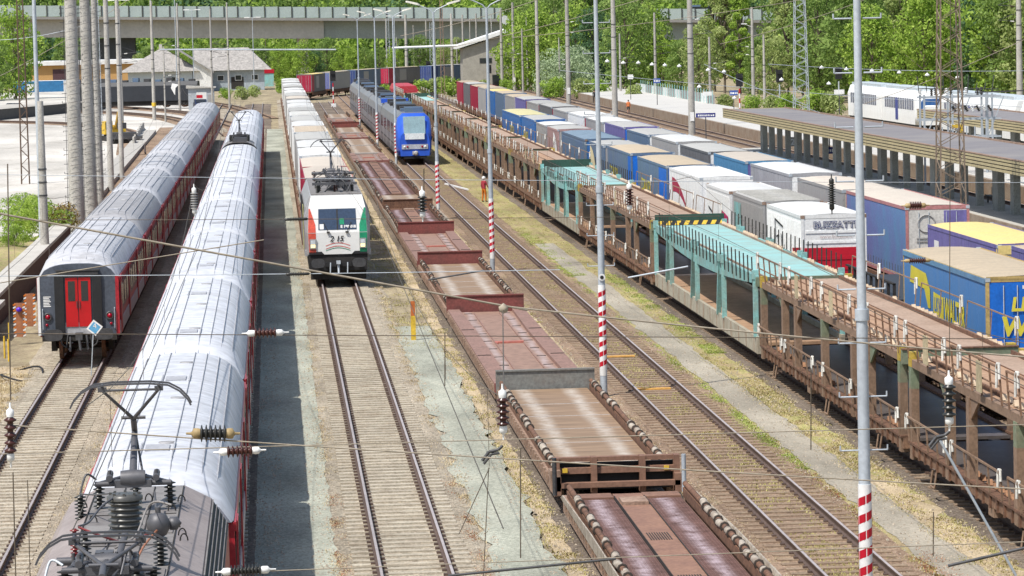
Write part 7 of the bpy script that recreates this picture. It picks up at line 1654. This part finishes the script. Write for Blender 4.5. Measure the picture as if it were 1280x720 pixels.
# trees seen below the bridge
for k in range(26):
    px = 170 + k * 16 + rnd.uniform(-4, 4)
    if px > 570: break
    Y = 765 + rnd.uniform(-12, 12); key, kk = sp2[rnd.randrange(8)]; key = key if key != 'pop1' else 'bri2'; kk = kk if kk != 'pop' else 'bri'
    tree(key, tx(px, Y), Y, rnd.uniform(.42, .6), '%s seen under the bridge, %s from the dark pier' % (kd[kk], (nth + ['twenty first', 'twenty second', 'twenty third', 'twenty fourth', 'twenty fifth', 'twenty sixth'])[k]), group='trees under the bridge')
wb = [((352, 640), 'bush1', 1.0, 'behind the curved trailers'), ((366, 628), 'bush2', 1.2, 'beside the thick mast'), ((475, 560), 'bush1', .9, 'beyond the red wagon'), ((523, 590), 'bush1', 1.0, 'left of the slim pale mast'), ((541, 600), 'bush2', 1.2, 'right of the rusty lattice mast'), ((558, 585), 'bush1', 1.1, 'left of the sloped roof building'), ((601, 610), 'bush2', .9, 'under its windows'), ((630, 600), 'bush1', .8, 'at its right corner'), ((690, 548), 'bush1', 1.1, 'in front of the willow'), ((725, 540), 'bush2', 1.3, 'right of the plated mast'), ((745, 545), 'bush1', 1., 'behind the nearest lamp posts top'), ((790, 520), 'bush2', 1., 'by the fence end'),
      ((300, 600), 'bush2', .9, 'before the pale blue house'), ((280, 610), 'bush1', .7, 'beside the house door'), ((315, 620), 'bush2', .8, 'at the house corner'), ((965, 430), 'bush2', .9, 'left of the lattice mast foot'), ((985, 425), 'bush1', .9, 'behind the lattice mast foot'), ((1020, 420), 'bush1', 1.1, 'right of the lattice mast foot'), ((1040, 418), 'bush2', 1.1, 'near the white plate'), ((940, 440), 'bush1', .8, 'behind the lamp mast'), ((905, 455), 'bush2', .8, 'behind the blue sign')]
for (px, Y), k, s, w in wb: tree(k, tx(px, Y), Y, s, '%s low bush %s' % ('bright green' if k == 'bush1' else 'yellow green', w), 'bush', 'bush', 'low bushes along the yard edge')
tree('bushn', -13.1, 199, 1.12, 'large fresh green bush on the grassy bank', 'bush', 'bush', 'bushes on the left bank', .6); tree('bushn', -14.6, 207, 1.1, 'green bush at the rear of the grassy bank', 'bush', 'bush', 'bushes on the left bank', .3); tree('bushr', -11.75, 200, 1.3, 'reddish bush in front of the thick masts', 'bush', 'bush', 'bushes on the left bank', .6); tree('bushn', -13.7, 190, .6, 'small bright green bush in front of the large one on the bank', 'bush', 'bush', 'bushes on the left bank', .6); tree('bushn', -16.4, 172, .8, 'low bush at the left edge of the bank', 'bush', 'bush', 'bushes on the left bank', .2)
# the wood on the hill, nobody could count it
b = MB(); b2 = MB(); b3 = MB()
def crown_at(x, y, s, bb):
    z = hz(x, y) + s * .9
    for q in range(5):
        c = (x + rnd.uniform(-.4, .4) * s, y + rnd.uniform(-.4, .4) * s, z + rnd.uniform(-.5, .6) * s); r = s * rnd.uniform(.35, .6)
        leaves(bb, c, (r, r, r * .8), 26, .62, shell=.7)
for _ in range(1150):
    y = rnd.uniform(822, 930); x = rnd.uniform(-105, 150) * y / 850
    crown_at(x, y, rnd.uniform(4, 7), (b, b2, b3, b3)[min(3, int((noise.noise((x * .03, y * .03, 1)) + .8 + rnd.uniform(-.35, .35)) * 2.2))])
for _ in range(1000):
    y = rnd.uniform(560, 720); px = rnd.uniform(985, 1420) if rnd.random() < .7 else rnd.uniform(650, 800); x = tx(px, y)
    if px < 800 and y < 650: continue
    crown_at(x, y, rnd.uniform(3.5, 6), (b, b2, b3, b2)[rnd.randrange(4)])
for bb, m, d in ((b, L_DRK, 'dark green'), (b2, L_MID, 'mid green'), (b3, L_BRI, 'bright green')):
    tag(bb.build('hillside_wood', m), '%s crowns of the wood on the hillside' % d, 'wood', kind='stuff')

# ------------------------------------------------------------------ people
def person(p, rz, label, pose, cols, H=1.75, helmet=None):
    """one skinned surface; clothing by material slots"""
    t = thing('person', label, 'person', p, rz)
    J, E, R_ = [], [], []
    def j(x, y, z, r, par=None):
        J.append((x, y, z)); R_.append(r); 
        if par is not None: E.append((par, len(J) - 1))
        return len(J) - 1
    s = H / 1.75; st = pose.get('stride', .12)
    pel = j(0, 0, .95, .15); w = j(0, 0, 1.10, .135, pel); ch = j(0, pose.get('bend', 0), 1.35, .165, w); nk = j(0, pose.get('bend', 0) * 1.2, 1.50, .065, ch); hd = j(0, pose.get('bend', 0) * 1.4 - .01, 1.60, .095, nk); j(0, pose.get('bend', 0) * 1.4, 1.70, .085, hd)
    for k, sx in enumerate((-1, 1)):
        hp = j(sx * .10, 0, .90, .105, pel); kn = j(sx * .12, (st if k else -st) * .5 - .03, .50, .075, hp); an = j(sx * .12, (st if k else -st), .10, .05, kn); j(sx * .14, (st if k else -st) - .16, .04, .042, an)
        sh = j(sx * .19, ch and pose.get('bend', 0), 1.42, .07, ch); a = pose.get('arm%d' % k, (0, .0)); el = j(sx * .25, a[0] * .5 + pose.get('bend', 0), 1.16 + a[1] * .3, .052, sh); hn = j(sx * .25, a[0] - .05, .90 + a[1], .038, el); j(sx * .25, a[0] - .08, .82 + a[1], .04, hn)
    me = bpy.data.meshes.new('body'); me.from_pydata([(x * s, y * s, z * s) for x, y, z in J], E, []); o = bpy.data.objects.new('body', me); C.objects.link(o)
    md = o.modifiers.new('s', 'SKIN'); 
    for v, r in zip(me.skin_vertices[0].data, R_): v.radius = (r * s, r * s * .8)
    me.skin_vertices[0].data[0].use_root = True
    sb = o.modifiers.new('d', 'SUBSURF'); sb.levels = 2; sb.render_levels = 2
    dg = bpy.context.evaluated_depsgraph_get(); m2 = bpy.data.meshes.new_from_object(o.evaluated_get(dg)); bpy.data.objects.remove(o)
    m2.materials.clear(); 
    for c in cols: m2.materials.append(c)
    for f in m2.polygons:
        c = f.center; z = c.z / s; f.use_smooth = True
        f.material_index = 3 if z > 1.47 else (1 if z > pose.get('hem', .93) and not (z < .92) else (2 if z < .13 else 0))
        if abs(c.x) / s > .2 and z < 1.0 and z > .7: f.material_index = 3 if z < .86 else 1
        if pose.get('shorts') and z < .5 and z > .13: f.material_index = 3
    o = bpy.data.objects.new('body', m2); C.objects.link(o); o.parent = t
    if helmet: MB().lathe([(.13, 0), (.125, .05), (.10, .11), (.04, .15), (0, .155)], (0, -.01, 1.62 * s), n=12).build('helmet', helmet, t)
    else: MB().lathe([(.095, 0), (.105, .05), (.08, .11), (0, .14)], (0, .02, 1.62 * s), n=12).build('hair', mat('dark_hair', (.05, .03, .02), .8), t)
    return t
SKIN = mat('skin_tone', (.50, .28, .20), .5)
person((13.83, 236.5, ZG), 2.2, 'worker in orange trousers and dark red jacket with a white helmet on the verge', {'stride': .05, 'arm0': (-.12, .12)}, [mat('worker_orange', (.80, .22, .02), .7), mat('worker_dark_red', (.40, .04, .06), .7), BLACK, SKIN], 1.72, WHITE)
person((44.6, 448, -.2), 0, 'walker in an orange shirt and dark shorts on the rusty station track', {'stride': .2, 'shorts': True, 'arm1': (.1, 0)}, [BLACK, mat('shirt_orange', (.78, .22, .06), .7), BLACK, SKIN], 1.75)
person((45.57, 506.17, 0.00), 0, 'person in dark clothes standing beside the station track', {'stride': .06}, [BLACK, BLACK, BLACK, SKIN], 1.75)

# ------------------------------------------------------------------ camera, sun, sky
def look_cam():
    H, yaw, pitch, roll, f = 11.57, .06562, .07396, -.02329, 4480.
    F = Vector((math.sin(yaw) * math.cos(pitch), math.cos(yaw) * math.cos(pitch), -math.sin(pitch))); R0 = Vector((math.cos(yaw), -math.sin(yaw), 0)); U0 = R0.cross(F)
    R = R0 * math.cos(roll) + U0 * math.sin(roll); U = -R0 * math.sin(roll) + U0 * math.cos(roll)
    cd = bpy.data.cameras.new('camera'); cd.sensor_width = 36; cd.lens = f / 1280 * 36; cd.clip_start = 1; cd.clip_end = 6000
    o = bpy.data.objects.new('camera', cd); C.objects.link(o)
    m = Matrix((R, U, -F)).transposed().to_4x4(); m.translation = Vector((0, 0, H)); o.matrix_world = m
    S.camera = o
look_cam()
sd = Vector((-.39, -.35, .85)).normalized()
sl = bpy.data.lights.new('sun', 'SUN'); sl.energy = 5.0; sl.angle = math.radians(.5); sl.color = (1, .955, .88)
so = bpy.data.objects.new('sun', sl); C.objects.link(so); so.rotation_euler = (-sd).to_track_quat('-Z', 'Y').to_euler()
w = bpy.data.worlds.new('World'); S.world = w; w.use_nodes = True; nt = w.node_tree
sk = nt.nodes.new('ShaderNodeTexSky'); sk.sky_type = 'NISHITA'; sk.sun_disc = False; sk.sun_elevation = math.asin(sd.z); sk.sun_rotation = math.atan2(sd.x, sd.y); sk.air_density = 1.2; sk.dust_density = 2.0
bg = nt.nodes['Background']; nt.links.new(sk.outputs[0], bg.inputs[0]); bg.inputs[1].default_value = .145
S.view_settings.view_transform = 'Standard'; S.view_settings.look = 'None'; S.view_settings.exposure = 0
for me in bpy.data.meshes:
    if me.name.split('.')[0] in ('crown', 'hillside_wood', 'barrier_post', 'dry_weeds', 'olive_weeds', 'green_grass', 'reddish_weeds', 'track_weeds', 'yard_grass', 'lettering', 'sleepers'): continue
    if len(me.polygons) < 20000: fixnormals(me)
